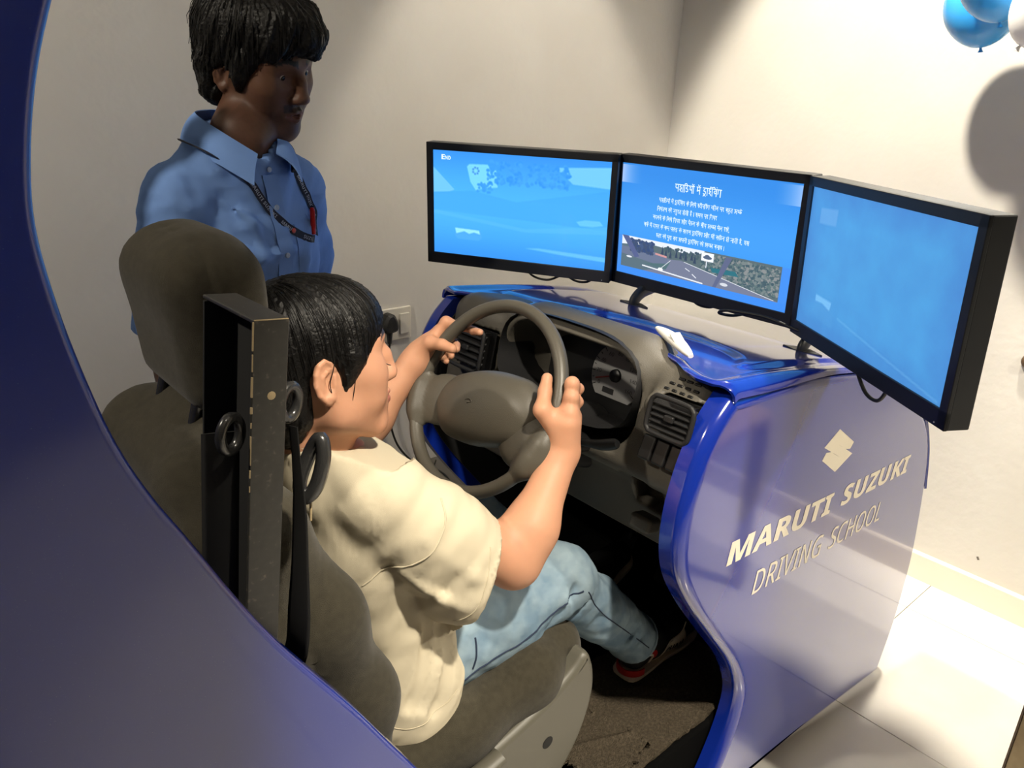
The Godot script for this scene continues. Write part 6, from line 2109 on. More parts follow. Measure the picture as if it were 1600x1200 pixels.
func boy_shirt(t: Node3D) -> void:
	var f := Field.new(Vector3(-1.25, 0.56, -0.80), Vector3(-0.68, 1.10, -0.36), 0.0065)
	var flat := Vector3(0, 0, 0.66)
	f.chain([Vector3(-0.965, 0.60, -0.56), Vector3(-0.967, 0.74, -0.555), Vector3(-0.970, 0.88, -0.535), Vector3(-0.968, 0.975, -0.515)], [0.172, 0.158, 0.150, 0.118], 0.03, 0, flat)
	f.cap(Vector3(-0.885, 1.000, -0.525), Vector3(-1.055, 1.000, -0.508), 0.058, 0.058, 0.05)
	f.cap(Vector3(-0.960, 1.005, -0.497), Vector3(-0.958, 1.058, -0.480), 0.076, 0.057, 0.05)
	# sleeves
	var sh := Vector3(-0.845, 0.985, -0.540)
	var cuff := Vector3(-0.776, 0.872, -0.640)
	var on := (cuff - sh).normalized() * 0.05
	f.chain([sh, sh.lerp(cuff, 0.5) + Vector3(0.004, 0.004, 0), cuff, cuff + on], [0.064, 0.066, 0.066, 0.067], 0.035)
	f.chain([sh.lerp(cuff, 0.4) - Vector3(0, 0.02, -0.01), cuff - Vector3(0.004, 0.026, -0.018), cuff + on - Vector3(0.004, 0.028, -0.018)], [0.054, 0.058, 0.060], 0.03)
	var shl := Vector3(-1.095, 0.985, -0.518)
	var cl := Vector3(-1.19, 0.905, -0.63)
	f.chain([shl, cl], [0.066, 0.070], 0.035)
	# hem flare at the hip
	f.chain([Vector3(-0.855, 0.735, -0.585), Vector3(-0.842, 0.66, -0.57), Vector3(-0.835, 0.60, -0.545)], [0.055, 0.066, 0.066], 0.05)
	# deep folds at the waist and the armpit
	for s in [[Vector3(-0.70, 0.80, -0.600), Vector3(-0.70, 0.735, -0.580), Vector3(-0.70, 0.655, -0.520)], [Vector3(-0.70, 0.79, -0.572), Vector3(-0.70, 0.72, -0.550), Vector3(-0.70, 0.660, -0.502)], [Vector3(-0.70, 0.735, -0.615), Vector3(-0.70, 0.69, -0.585), Vector3(-0.70, 0.64, -0.545)]]:
		groove(f, s, Vector3(-0.95, s[1].y, s[1].z - 0.01), 0.0085, 0.012)
	for s in [[Vector3(-0.790, 0.975, -0.600), Vector3(-0.745, 0.905, -0.645)], [Vector3(-0.762, 0.955, -0.545), Vector3(-0.725, 0.895, -0.60), Vector3(-0.722, 0.865, -0.645)], [Vector3(-0.79, 0.90, -0.52), Vector3(-0.745, 0.865, -0.555), Vector3(-0.728, 0.842, -0.60)]]:
		f.chain(s, [0.004, 0.008, 0.004] if s.size() == 3 else [0.006, 0.006], 0.014, 0)
	var w := FastNoiseLite.new()
	w.seed = 33
	w.frequency = 1.0
	w.fractal_octaves = 2
	var along := (cuff - sh).normalized()
	f.ruffle(func(p: Vector3) -> float:
		var s := (p - sh).dot(along)
		var k := smoothstep(-0.03, 0.05, s) * smoothstep(-0.90, -0.84, p.x)
		var body := 0.0048 * w.get_noise_3d(p.x * 7.0 + p.y * 4.0, p.y * 6.0 - p.z * 4.0, p.z * 13.0)
		var arm := 0.0062 * w.get_noise_3d(s * 20.0, p.x * 8.0 + p.y * 5.0, p.z * 5.0)
		return lerpf(body, arm, k))
	# openings: neck, sleeves, hem
	var neck_n := Vector3(0.02, 0.95, -0.34)
	f.plane(Vector3(-0.958, 1.062, -0.485), neck_n, 0.004, 0.14)
	f.cap(Vector3(-0.957, 1.00, -0.483), Vector3(-0.955, 1.15, -0.485), 0.048, 0.055, 0.004, 1)
	var open := (cuff - sh.lerp(cuff, 0.45)).normalized()
	open = Vector3(0.46, -0.36, -0.81).normalized()
	f.plane(cuff + open * 0.012, open, 0.004, 0.13)
	f.chain([cuff - on * 1.0 - Vector3(0, 0.008, 0), cuff + on * 1.3 - Vector3(0, 0.012, 0)], [0.050, 0.064], 0.006, 1)
	f.plane(cl + Vector3(-0.02, -0.01, -0.02), Vector3(-0.6, -0.35, -0.7), 0.004, 0.12)
	f.plane(Vector3(-0.97, 0.588, -0.56), Vector3(0.0, -1, -0.25), 0.004)
	var b := MB.new()
	f.mesh(b)
	var shirt := obj("t_shirt", b, M.shirt_cream, t)
	# seams: sleeve head, shoulder, cuff stitch, neck band
	b = MB.new()
	var side := Vector3(-1, -0.15, 0.0)
	b.tube(draped(f, [Vector3(-0.6, 1.035, -0.575), Vector3(-0.6, 1.0, -0.56), Vector3(-0.6, 0.955, -0.527), Vector3(-0.6, 0.905, -0.478)], side, 0.0, 8), 0.0014, 5)
	obj("sleeve_seam", b, M.shirt_cream, shirt)
	b = MB.new()
	var ring := PackedVector3Array()
	for k in 25:
		var a := TAU * k / 24
		var d := Vector3(cos(a), 0, sin(a) * 0.95)
		var c := Vector3(-0.9575, 1.055 - 0.019 * -d.z, -0.484)
		ring.append(c + d * 0.0555)
	ring.remove_at(24)
	b.tube(ring, 0.0085, 8, true, 0.5)
	obj("neck_band", b, M.shirt_cream, shirt)
	b = MB.new()
	b.tube(draped(f, [Vector3(-0.66, 0.945, -0.625), Vector3(-0.64, 0.91, -0.612), Vector3(-0.64, 0.87, -0.595), Vector3(-0.66, 0.83, -0.575)], side, 0.0002, 8), 0.0007, 4)
	obj("cuff_stitch", b, M.shirt_cream, shirt)
	b = MB.new()
	b.tube(draped(f, [Vector3(-0.6, 0.655, -0.605), Vector3(-0.6, 0.635, -0.565), Vector3(-0.6, 0.628, -0.525), Vector3(-0.6, 0.628, -0.49)], Vector3(-1, 0, 0), 0.0002, 8), 0.0008, 4)
	obj("hem_stitch", b, M.shirt_cream, shirt)

func boy_jeans(t: Node3D) -> void:
	var f := Field.new(Vector3(-1.22, 0.33, -1.30), Vector3(-0.74, 0.80, -0.43), 0.0072)
	var hip := Vector3(-0.885, 0.648, -0.575)
	var knee := Vector3(-0.864, 0.678, -0.915)
	var hem := Vector3(-0.864, 0.408, -1.183)
	f.cap(Vector3(-0.895, 0.655, -0.555), Vector3(-1.05, 0.655, -0.555), 0.088, 0.088, 0.03)
	f.chain([hip, hip.lerp(knee, 0.55), knee], [0.092, 0.082, 0.068], 0.03)
	f.chain([knee, knee.lerp(hem, 0.45), hem], [0.066, 0.060, 0.056], 0.03)
	var hip2 := Vector3(-1.055, 0.648, -0.575)
	var knee2 := Vector3(-1.085, 0.700, -0.885)
	var hem2 := Vector3(-1.07, 0.455, -1.195)
	f.chain([hip2, knee2], [0.092, 0.070], 0.03)
	f.chain([knee2, hem2], [0.068, 0.056], 0.03)
	# creases: behind the knee, across the thigh, bunched above the hem
	for s in [[Vector3(-0.805, 0.665, -0.935), Vector3(-0.802, 0.625, -0.905), Vector3(-0.83, 0.605, -0.885)], [Vector3(-0.80, 0.70, -0.90), Vector3(-0.795, 0.66, -0.86), Vector3(-0.80, 0.625, -0.83)], [Vector3(-0.803, 0.59, -0.98), Vector3(-0.806, 0.555, -0.955)], [Vector3(-0.81, 0.47, -1.145), Vector3(-0.815, 0.435, -1.10), Vector3(-0.84, 0.42, -1.08)], [Vector3(-0.812, 0.50, -1.125), Vector3(-0.815, 0.46, -1.075)]]:
		f.chain(s, [0.004, 0.008, 0.004] if s.size() == 3 else [0.006, 0.006], 0.012, 1)
	var w := FastNoiseLite.new()
	w.seed = 44
	w.frequency = 1.0
	w.fractal_octaves = 3
	f.ruffle(func(p: Vector3) -> float:
		var low := smoothstep(-1.0, -1.15, p.z)
		return (0.0058 + 0.003 * low) * w.get_noise_3d(p.x * 8.0, p.y * 11.0 + p.z * 9.0, p.z * 14.0 - p.y * 10.0))
	var dn := (hem - knee).normalized()
	f.plane(hem + dn * 0.008, dn, 0.004, 0.12)
	f.cap(hem - dn * 0.03, hem + dn * 0.05, 0.042, 0.050, 0.004, 1)
	f.plane(hem2 + dn * 0.008, dn, 0.004, 0.12)
	f.plane(Vector3(-0.97, 0.745, -0.55), Vector3(0, 1, 0), 0.004, 0.20)
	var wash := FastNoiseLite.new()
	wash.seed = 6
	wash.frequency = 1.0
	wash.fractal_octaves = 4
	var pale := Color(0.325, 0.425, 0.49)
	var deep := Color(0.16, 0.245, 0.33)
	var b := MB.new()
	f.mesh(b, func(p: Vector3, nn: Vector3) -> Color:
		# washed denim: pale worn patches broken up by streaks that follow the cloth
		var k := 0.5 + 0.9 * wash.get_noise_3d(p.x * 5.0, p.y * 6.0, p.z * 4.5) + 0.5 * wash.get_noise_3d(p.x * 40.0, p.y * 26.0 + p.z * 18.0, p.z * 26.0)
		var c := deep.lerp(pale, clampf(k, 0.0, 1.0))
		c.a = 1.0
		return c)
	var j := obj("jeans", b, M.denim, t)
	b = MB.new()
	b.tube(draped(f, [Vector3(-0.6, 0.625, -0.60), Vector3(-0.6, 0.648, -0.68), Vector3(-0.6, 0.66, -0.76), Vector3(-0.6, 0.675, -0.84), Vector3(-0.6, 0.692, -0.915)], Vector3(-1, 0, 0), 0.0002, 10), 0.0016, 5)
	b.tube(draped(f, [Vector3(-0.6, 0.685, -0.928), Vector3(-0.6, 0.60, -0.99), Vector3(-0.6, 0.50, -1.09), Vector3(-0.6, 0.42, -1.17)], Vector3(-1, 0, 0), 0.0002, 10), 0.0013, 5)
	obj("side_seam", b, M.denim_thread, j)
	b = MB.new()
	b.tube(draped(f, [Vector3(-0.6, 0.702, -0.668), Vector3(-0.6, 0.675, -0.662), Vector3(-0.6, 0.652, -0.655)], Vector3(-1, 0, 0), 0.0002, 8), 0.0018, 5)
	obj("pocket_edge", b, M.denim_thread, j)
	b = MB.new()
	var ring := PackedVector3Array()
	var sx := dn.cross(Vector3.RIGHT).normalized()
	for k in 24:
		var a := TAU * k / 24
		ring.append(hem + dn * 0.002 + (Vector3.RIGHT * cos(a) + sx * sin(a)) * 0.0555)
	b.tube(ring, 0.0035, 6, true)
	b.tint(Color(0.30, 0.40, 0.47))
	obj("hem_roll", b, M.denim, j)

# a low trainer, heel at the origin, toe toward -z
func shoe(t: Node3D, xf: Transform3D, e: float) -> void:
	var p := func(x: float, y: float, z: float) -> Vector3: return xf * Vector3(x, y, z)
	var lo := xf.origin - Vector3(0.10, 0.06, 0.32)
	var hi := xf.origin + Vector3(0.10, 0.20, 0.06)
	var f := Field.new(lo, hi, 0.0045)
	var flat: Vector3 = xf.basis.y * 0.55
	f.chain([p.call(0, 0.045, -0.005), p.call(0, 0.048, -0.06), p.call(0.0, 0.044, -0.13), p.call(0, 0.034, -0.205)], [0.031, 0.033, 0.038, 0.034], 0.02)
	f.cap(p.call(0, 0.06, -0.005), p.call(0, 0.105, -0.022), 0.031, 0.034, 0.02)
	f.cap(p.call(0, 0.07, -0.06), p.call(0, 0.095, -0.045), 0.03, 0.03, 0.03)
	f.plane(p.call(0, 0.012, 0), -xf.basis.y, 0.006)
	f.plane(p.call(0, 0.108, -0.02), xf.basis * Vector3(0, 1, -0.25), 0.006, 0.09)
	f.cap(p.call(0, 0.08, -0.022), p.call(0, 0.16, -0.035), 0.026, 0.03, 0.004, 1)
	var s := Node3D.new()
	s.name = numbered("shoe", t)
	t.add_child(s, true)
	s.position = xf.origin - t.position
	var b := MB.new()
	f.mesh(b)
	obj("upper", b, M.shoe_black, s)
	# sole, pale with a red heel
	var poly := smooth_poly([Vector2(-0.030, 0.028), Vector2(0, 0.037), Vector2(0.030, 0.028), Vector2(0.036, -0.02), Vector2(0.035, -0.08), Vector2(0.042, -0.15), Vector2(0.036, -0.215), Vector2(0.0, -0.243), Vector2(-0.036, -0.215), Vector2(-0.042, -0.15), Vector2(-0.035, -0.08), Vector2(-0.036, -0.02)], 3)
	var sole_x := xf * Transform3D(Basis(Vector3(1, 0, 0), Vector3(0, 0, 1), Vector3(0, -1, 0)), Vector3(0, 0.022, 0))
	b = MB.new()
	b.prism(sole_x, poly, 0.010, 0.022, 0.004)
	obj("sole", b, M.shoe_white, s)
	b = MB.new()
	b.chain_heel(xf)
	obj("heel_cup", b, M.shoe_red, s)
	if e > 0.0:
		b = MB.new()
		var path: Array = [p.call(0.10, 0.030, -0.062), p.call(0.10, 0.046, -0.085), p.call(0.10, 0.058, -0.115), p.call(0.10, 0.062, -0.150)]
		var low: Array = [p.call(0.10, 0.015, -0.045), p.call(0.10, 0.015, -0.085), p.call(0.10, 0.016, -0.12), p.call(0.10, 0.018, -0.160)]
		var dir: Vector3 = -xf.basis.x
		var up := draped(f, path, dir, 0.0016, 6)
		var dn := draped(f, low, dir, 0.0016, 6)
		b.sheet(func(u: float, w: float) -> Vector3:
			var k := clampi(int(round(u * (up.size() - 1))), 0, up.size() - 1)
			var a := dn[k].lerp(up[k], w)
			return drape(f, a - dir * 0.03, dir, 0.0018), up.size() - 1, 5, 0.001, -dir)
		obj("side_patch", b, M.shoe_white, s)
		b = MB.new()
		var tx := text_mesh("PUMA", true, 0.016, 0.062, 0.1, 0.4)
		for k in tx.v.size():
			var w := tx.v[k]
			tx.v[k] = drape(f, p.call(0.10, 0.027 + w.y, -0.082 - w.x), dir, 0.0026)
			tx.n[k] = -dir
		obj("side_lettering", tx, M.rubber, s)
		b = MB.new()
		b.ball(xf * Transform3D(Basis().scaled(Vector3(0.006, 0.013, 0.014)), Vector3(0.033, 0.052, -0.040)), 14)
		obj("red_tab", b, M.shoe_red, s)
		b = MB.new()
		b.tube(draped(f, [p.call(0.1, 0.070, -0.005), p.call(0.1, 0.058, -0.020), p.call(0.1, 0.050, -0.03), p.call(0.1, 0.035, -0.02)], dir, 0.0005, 6), 0.003, 6)
		b.tube(draped(f, [p.call(0.1, 0.034, -0.062), p.call(0.1, 0.052, -0.088), p.call(0.1, 0.060, -0.125), p.call(0.1, 0.064, -0.17)], dir, 0.0005, 6), 0.002, 6)
		obj("piping", b, M.shoe_white, s)

# ---------------------------------------------------------------- the man standing beyond the seat
func standing_man() -> void:
	var base := Vector3(-1.525, 0, -0.63)
	var t := thing("person", "standing man in a light blue shirt and navy lanyard watching the screens", "person", base)
	var fw := Vector3(0.966, 0, -0.259)
	var tx := Transform3D(Basis(Vector3(0.259, 0, 0.966), Vector3.UP, -fw), base)
	var n := FastNoiseLite.new()
	n.seed = 15
	n.frequency = 2.0
	var skin := Color(0.112, 0.054, 0.034)
	var brow := Color(0.010, 0.008, 0.008)
	var lip := Color(0.155, 0.062, 0.048)
	var hs := 1.03
	var hx := Transform3D(Basis(Vector3.UP, deg_to_rad(-65.7)) * Basis(Vector3.RIGHT, deg_to_rad(-15.0)) * Basis(Vector3.BACK, deg_to_rad(-10.0)), Vector3(-1.538, 1.579, -0.687))
	var inv := hx.affine_inverse()
	var f := Field.new(hx.origin - Vector3(0.16, 0.22, 0.16), hx.origin + Vector3(0.16, 0.15, 0.16), 0.0033)
	head_shape(f, hx, hs, 0.0)
	f.chain([hx * Vector3(0, -0.055, 0.026), tx * Vector3(0.0, 1.455, -0.006), tx * Vector3(0.0, 1.36, 0.015)], [0.046, 0.050, 0.068], 0.02)
	f.cap(hx * Vector3(0, -0.085, -0.035), tx * Vector3(0, 1.44, -0.05), 0.022, 0.016, 0.03)
	# parted lips
	f.ell(Transform3D(hx.basis, hx * (Vector3(0, -0.0625, -0.098) * hs)), Vector3(0.013, 0.0035, 0.012) * hs, 0.003, 1)
	var skin_of := func(p: Vector3, nn: Vector3) -> Color:
		var q := inv * p / hs
		if q.y > -0.135: return face_color(q, skin, brow, lip, 0.55, n)
		var c := skin * (1.0 + 0.10 * n.get_noise_3dv(p * 8.0))
		c.a = 1.0
		return c
	var b := MB.new()
	f.mesh(b, skin_of)
	# trunk, arms and hands, legs
	var g := Field.new(tx.origin + Vector3(-0.32, 0.0, -0.40), tx.origin + Vector3(0.30, 1.46, 0.40), 0.013)
	var flat := sq(tx.basis, Vector3(0, 0, 1), 0.66)
	g.chain([tx * Vector3(0, 0.93, 0.01), tx * Vector3(0, 1.08, 0.01), tx * Vector3(0, 1.26, 0.0), tx * Vector3(0, 1.34, 0.01)], [0.135, 0.125, 0.14, 0.10], 0.04, 0, flat)
	for e in [-1.0, 1.0]:
		g.chain([tx * Vector3(0.10 * e, 1.355, 0.005), tx * Vector3(0.150 * e, 1.335, 0.005), tx * Vector3(0.185 * e, 1.10, 0.03), tx * Vector3(0.20 * e, 0.86, -0.03)], [0.045, 0.045, 0.038, 0.027], 0.03)
		g.chain([tx * Vector3(0.08 * e, 0.90, 0.01), tx * Vector3(0.085 * e, 0.50, 0.02), tx * Vector3(0.09 * e, 0.09, 0.06)], [0.075, 0.052, 0.038], 0.03)
	g.mesh(b, skin_of)
	for e in [-1.0, 1.0]:
		var w := tx * Vector3(0.20 * e, 0.86, -0.03)
		var hf := Field.new(w - Vector3(0.09, 0.22, 0.09), w + Vector3(0.09, 0.05, 0.09), 0.0045)
		hf.cap(w, w - Vector3(0, 0.075, 0), 0.026, 0.034, 0.02, 0, sq(tx.basis, Vector3(1, 0, 0), 0.5))
		for k in 4:
			var a := tx * Vector3(0.20 * e, 0.775, -0.03 + 0.020 * (k - 1.5))
			var ln: float = [0.07, 0.08, 0.075, 0.058][k]
			hf.chain([a, a + tx.basis * Vector3(-0.006 * e, -ln * 0.5, -0.004), a + tx.basis * Vector3(-0.022 * e, -ln, -0.008)], [0.0095, 0.0088, 0.0075], 0.005)
		hf.chain([w - Vector3(0, 0.02, 0) + tx.basis * Vector3(0, 0, -0.02), w - Vector3(0, 0.06, 0) + tx.basis * Vector3(-0.01 * e, 0, -0.048), w - Vector3(0, 0.095, 0) + tx.basis * Vector3(-0.016 * e, 0, -0.056)], [0.014, 0.011, 0.009], 0.006)
		hf.mesh(b, skin_of)
	obj("body", b, M.skin_man, t)
	eyes(t, hx, hs, Vector3(0.05, -0.25, -1))
	b = MB.new()
	b.rbox(Transform3D(hx.basis, hx * (Vector3(0, -0.0600, -0.0885) * hs)), Vector3(0.024, 0.0055, 0.006), 0.002)
	obj("teeth", b, M.teeth, t)
	# hair: thick, longer over the ears and nape, fringe falling forward
	var hr := Field.new(hx.origin - Vector3(0.17, 0.14, 0.17), hx.origin + Vector3(0.17, 0.19, 0.17), 0.0036)
	var q := func(x: float, y: float, z: float) -> Transform3D: return Transform3D(hx.basis, hx * (Vector3(x, y, z) * hs))
	var r := func(x: float, y: float, z: float) -> Vector3: return hx * (Vector3(x, y, z) * hs)
	hr.ell(q.call(0, 0.050, 0.020), Vector3(0.093, 0.104, 0.112) * hs, 0.01)
	hr.ell(q.call(0.0, 0.088, -0.048), Vector3(0.074, 0.052, 0.070) * hs, 0.03)
	hr.chain([r.call(0.02, 0.10, -0.085), r.call(0.0, 0.080, -0.112), r.call(-0.012, 0.054, -0.120)], [0.034 * hs, 0.024 * hs, 0.010 * hs], 0.02)
	hr.chain([r.call(-0.03, 0.10, -0.075), r.call(-0.045, 0.075, -0.092), r.call(-0.052, 0.050, -0.095)], [0.032 * hs, 0.020 * hs, 0.008 * hs], 0.02)
	hr.chain([r.call(0.03, 0.095, -0.07), r.call(0.050, 0.070, -0.080), r.call(0.058, 0.045, -0.078)], [0.032 * hs, 0.018 * hs, 0.007 * hs], 0.02)
	for e in [-1.0, 1.0]:
		hr.chain([r.call(0.066 * e, 0.03, -0.03), r.call(0.074 * e, 0.0, -0.022), r.call(0.073 * e, -0.022, -0.020)], [0.024 * hs, 0.014 * hs, 0.006 * hs], 0.015)
		hr.chain([r.call(0.065 * e, 0.0, 0.045), r.call(0.062 * e, -0.045, 0.045), r.call(0.055 * e, -0.062, 0.048)], [0.035 * hs, 0.026 * hs, 0.014 * hs], 0.02)
		hr.ell(Transform3D(hx.basis, hx * (Vector3(0.085 * e, -0.018, 0.006) * hs)), Vector3(0.03, 0.027, 0.020) * hs, 0.006, 1)
	hr.chain([r.call(0, -0.02, 0.078), r.call(0, -0.06, 0.066)], [0.055 * hs, 0.036 * hs], 0.03)
	hr.ell(q.call(0.0, -0.030, -0.100), Vector3(0.066, 0.080, 0.058) * hs, 0.008, 1)
	var wisp := FastNoiseLite.new()
	wisp.seed = 9
	wisp.frequency = 1.0
	wisp.fractal_octaves = 3
	hr.ruffle(func(p: Vector3) -> float:
		var o := inv * p / hs - Vector3(0.01, 0.11, 0.03)
		var a := atan2(o.x, -o.z)
		return 0.0062 * wisp.get_noise_2d(a * 9.0 + o.y * 20.0, o.length() * 22.0))
	b = MB.new()
	hr.mesh(b)
	obj("hair", b, M.hair_black, t)
	var rng := RandomNumberGenerator.new()
	rng.seed = 5
	b = MB.new()
	for k in 160:
		var a := rng.randf_range(-PI, PI)
		var pts: Array = []
		var l0 := rng.randf_range(0.5, 1.5)
		for j in 6:
			var th := l0 + 0.12 * j
			var dir := hx.basis * Vector3(sin(a) * sin(th), cos(th), -cos(a) * sin(th))
			var c: Vector3 = r.call(0, 0.04, 0.016)
			pts.append(drape(hr, c + dir * 0.17, -dir, 0.0004 + 0.0012 * j * rng.randf()))
		b.tube(PackedVector3Array(pts), 0.0007, 4)
	var st := obj("hair_strands", b, M.hair_strand, t)
	st.set_meta("kind", "stuff")
	man_clothes(t, tx, hx)

func man_clothes(t: Node3D, tx: Transform3D, hx: Transform3D) -> void:
	var f := Field.new(tx.origin + Vector3(-0.30, 0.88, -0.36), tx.origin + Vector3(0.26, 1.54, 0.36), 0.0075)
	var flat := sq(tx.basis, Vector3(0, 0, 1), 0.68)
	f.chain([tx * Vector3(0, 0.90, 0.01), tx * Vector3(0, 1.05, 0.005), tx * Vector3(0, 1.24, 0.0), tx * Vector3(0, 1.335, 0.01)], [0.152, 0.148, 0.152, 0.112], 0.04, 0, flat)
	f.cap(tx * Vector3(0.0, 1.37, 0.012), tx * Vector3(0.0, 1.45, 0.012), 0.092, 0.068, 0.04)
	for e in [-1.0, 1.0]:
		f.cap(tx * Vector3(0.04 * e, 1.405, 0.012), tx * Vector3(0.142 * e, 1.345, 0.008), 0.054, 0.054, 0.05)
		f.chain([tx * Vector3(0.146 * e, 1.335, 0.008), tx * Vector3(0.178 * e, 1.20, 0.016 if e > 0 else 0.04), tx * Vector3(0.190 * e, 1.09, 0.012 if e > 0 else 0.05)], [0.056, 0.061, 0.060], 0.035)
	# folds: from the armpit across the chest, slack over the belly, creases in the sleeve
	for s in [[Vector3(0.115, 1.31, -0.085), Vector3(0.125, 1.25, -0.075), Vector3(0.135, 1.20, -0.06)], [Vector3(0.12, 1.24, -0.09), Vector3(0.05, 1.255, -0.118), Vector3(-0.02, 1.27, -0.122)], [Vector3(0.13, 1.14, -0.08), Vector3(0.05, 1.19, -0.112), Vector3(-0.05, 1.205, -0.118)]]:
		var w: Array = []
		for p in s: w.append(tx * p)
		f.chain(w, [0.004, 0.009, 0.004], 0.014, 1)
	for s in [[Vector3(0.12, 1.27, -0.085), Vector3(0.05, 1.235, -0.11), Vector3(-0.03, 1.245, -0.112)], [Vector3(-0.10, 1.30, -0.085), Vector3(-0.06, 1.22, -0.105), Vector3(-0.05, 1.14, -0.108)], [Vector3(0.22, 1.30, -0.04), Vector3(0.20, 1.22, -0.05), Vector3(0.225, 1.16, -0.045)], [Vector3(0.10, 1.35, -0.075), Vector3(0.06, 1.30, -0.095), Vector3(0.04, 1.24, -0.108)]]:
		var w: Array = []
		for p in s: w.append(tx * p)
		f.chain(w, [0.004, 0.007, 0.004], 0.016, 0)
	var back := tx.affine_inverse()
	var w2 := FastNoiseLite.new()
	w2.seed = 71
	w2.frequency = 1.0
	w2.fractal_octaves = 2
	f.ruffle(func(p: Vector3) -> float:
		var o := back * p
		return 0.0062 * w2.get_noise_3d(o.x * 13.0 + o.y * 8.0, o.y * 14.0 - absf(o.x) * 10.0, o.z * 8.0))
	# neck opening in a V, cuffs, hem
	f.cap(tx * Vector3(0, 1.36, -0.005), tx * Vector3(0, 1.60, -0.01), 0.052, 0.070, 0.004, 1)
	f.cap(tx * Vector3(0, 1.375, -0.12), tx * Vector3(0, 1.50, -0.06), 0.010, 0.040, 0.006, 1)
	f.plane(tx * Vector3(0, 1.472, 0.03), tx.basis * Vector3(0, 1, -0.18), 0.004, 0.13)
	for e in [-1.0, 1.0]: f.plane(tx * Vector3(0.19 * e, 1.10, 0.03), Vector3(0, -1, 0), 0.004, 0.085)
	f.plane(tx * Vector3(0, 0.905, 0), Vector3(0, -1, 0), 0.004, 0.2)
	var b := MB.new()
	f.mesh(b)
	var shirt := obj("shirt", b, M.shirt_blue, t)
	var into := tx.basis * Vector3(0, 0, 1)
	# collar: two leaves folded over the neck band
	for e in [-1.0, 1.0]:
		b = MB.new()
		var top: Array = [Vector3(0.0, 1.497, 0.075), Vector3(0.050 * e, 1.494, 0.055), Vector3(0.068 * e, 1.482, 0.010), Vector3(0.056 * e, 1.456, -0.045), Vector3(0.022 * e, 1.425, -0.083)]
		var low: Array = [Vector3(0.0, 1.452, 0.100), Vector3(0.072 * e, 1.445, 0.078), Vector3(0.098 * e, 1.428, 0.010), Vector3(0.090 * e, 1.405, -0.062), Vector3(0.058 * e, 1.372, -0.112)]
		var hi := smooth_path(top, 5)
		var dn := smooth_path(low, 5)
		b.sheet(func(u: float, w: float) -> Vector3:
			var k := u * (hi.size() - 1)
			var i := mini(int(k), hi.size() - 2)
			var a := hi[i].lerp(hi[i + 1], k - i)
			var c := dn[i].lerp(dn[i + 1], k - i)
			var m := a.lerp(c, w)
			m += Vector3(m.x * 0.10, 0.006, -0.004) * sin(PI * w)
			return tx * m, 20, 6, 0.0025, tx.basis * Vector3(e, 0.3, 0))
		obj("collar", b, M.shirt_blue, shirt)
	# placket, buttons, pocket
	b = MB.new()
	var pl: Array = []
	for y in [1.385, 1.33, 1.27, 1.21, 1.15, 1.05, 0.95]: pl.append(tx * Vector3(-0.004, y, -0.25))
	var strip := draped(f, pl, into, 0.0008, 5)
	ribbon(b, strip, 0.034, into, 0.0016)
	obj("placket", b, M.shirt_blue, shirt)
	for y in [1.395, 1.325, 1.235, 1.145, 1.055]:
		b = MB.new()
		var c := drape(f, tx * Vector3(-0.004, y, -0.25), into, 0.003)
		b.lathe(Transform3D(tx.basis * Basis(Vector3.RIGHT, -PI / 2), c), [Vector2(0.0055, 0), Vector2(0.0055, 0.0014), Vector2(0.0035, 0.0018), Vector2(0, 0.0014)], 14)
		obj("button", b, M.button, shirt)
	b = MB.new()
	b.sheet(func(u: float, w: float) -> Vector3:
		var x := lerpf(-0.135, -0.040, u)
		var y := lerpf(1.175, 1.290, w) - 0.012 * (1.0 - absf(u - 0.5) * 2.0) * (1.0 - w)
		return drape(f, tx * Vector3(x, y, -0.25), into, 0.002), 10, 10, 0.002, -into)
	obj("pocket", b, M.shirt_blue, shirt)
	# lanyard: navy ribbon round the collar, over the chest, its end tucked in the pocket
	b = MB.new()
	var ra: Array = [Vector3(0.092, 1.470, -0.055), Vector3(0.086, 1.436, -0.25), Vector3(0.044, 1.378, -0.25), Vector3(0.018, 1.330, -0.25), Vector3(-0.013, 1.293, -0.25), Vector3(-0.044, 1.272, -0.25), Vector3(-0.075, 1.258, -0.25), Vector3(-0.100, 1.252, -0.25)]
	var la: Array = [Vector3(-0.092, 1.455, -0.055), Vector3(-0.080, 1.405, -0.25), Vector3(-0.104, 1.345, -0.25), Vector3(-0.124, 1.305, -0.25), Vector3(-0.122, 1.280, -0.25), Vector3(-0.112, 1.258, -0.25)]
	var rp: Array = []
	for p in ra: rp.append(tx * p)
	var lp: Array = []
	for p in la: lp.append(tx * p)
	var r1 := draped(f, rp.slice(1), into, 0.003, 8)
	var l1 := draped(f, lp.slice(1), into, 0.003, 8)
	var neck: Array = [Vector3(0.088, 1.418, -0.090), Vector3(0.104, 1.430, -0.040), Vector3(0.110, 1.445, 0.02), Vector3(0.085, 1.455, 0.095), Vector3(0.0, 1.46, 0.12), Vector3(-0.085, 1.455, 0.095), Vector3(-0.110, 1.445, 0.02), Vector3(-0.104, 1.430, -0.040), Vector3(-0.084, 1.400, -0.095)]
	ribbon(b, r1, 0.0155, into, 0.0012)
	ribbon(b, l1, 0.0155, into, 0.0012)
	var lan := obj("lanyard", b, M.lanyard_navy, t)
	b = MB.new()
	var round: Array = []
	for p in neck:
		var w: Vector3 = tx * p
		var c: Vector3 = tx * Vector3(p.x * 0.3, p.y - 0.05, p.z * 0.3)
		round.append(drape(f, c + (w - c) * 2.2, c - w, 0.009))
	b.tube(smooth_path(round, 5), 0.0062, 6, false, 0.3)
	obj("neck_loop", b, M.lanyard_navy, lan)
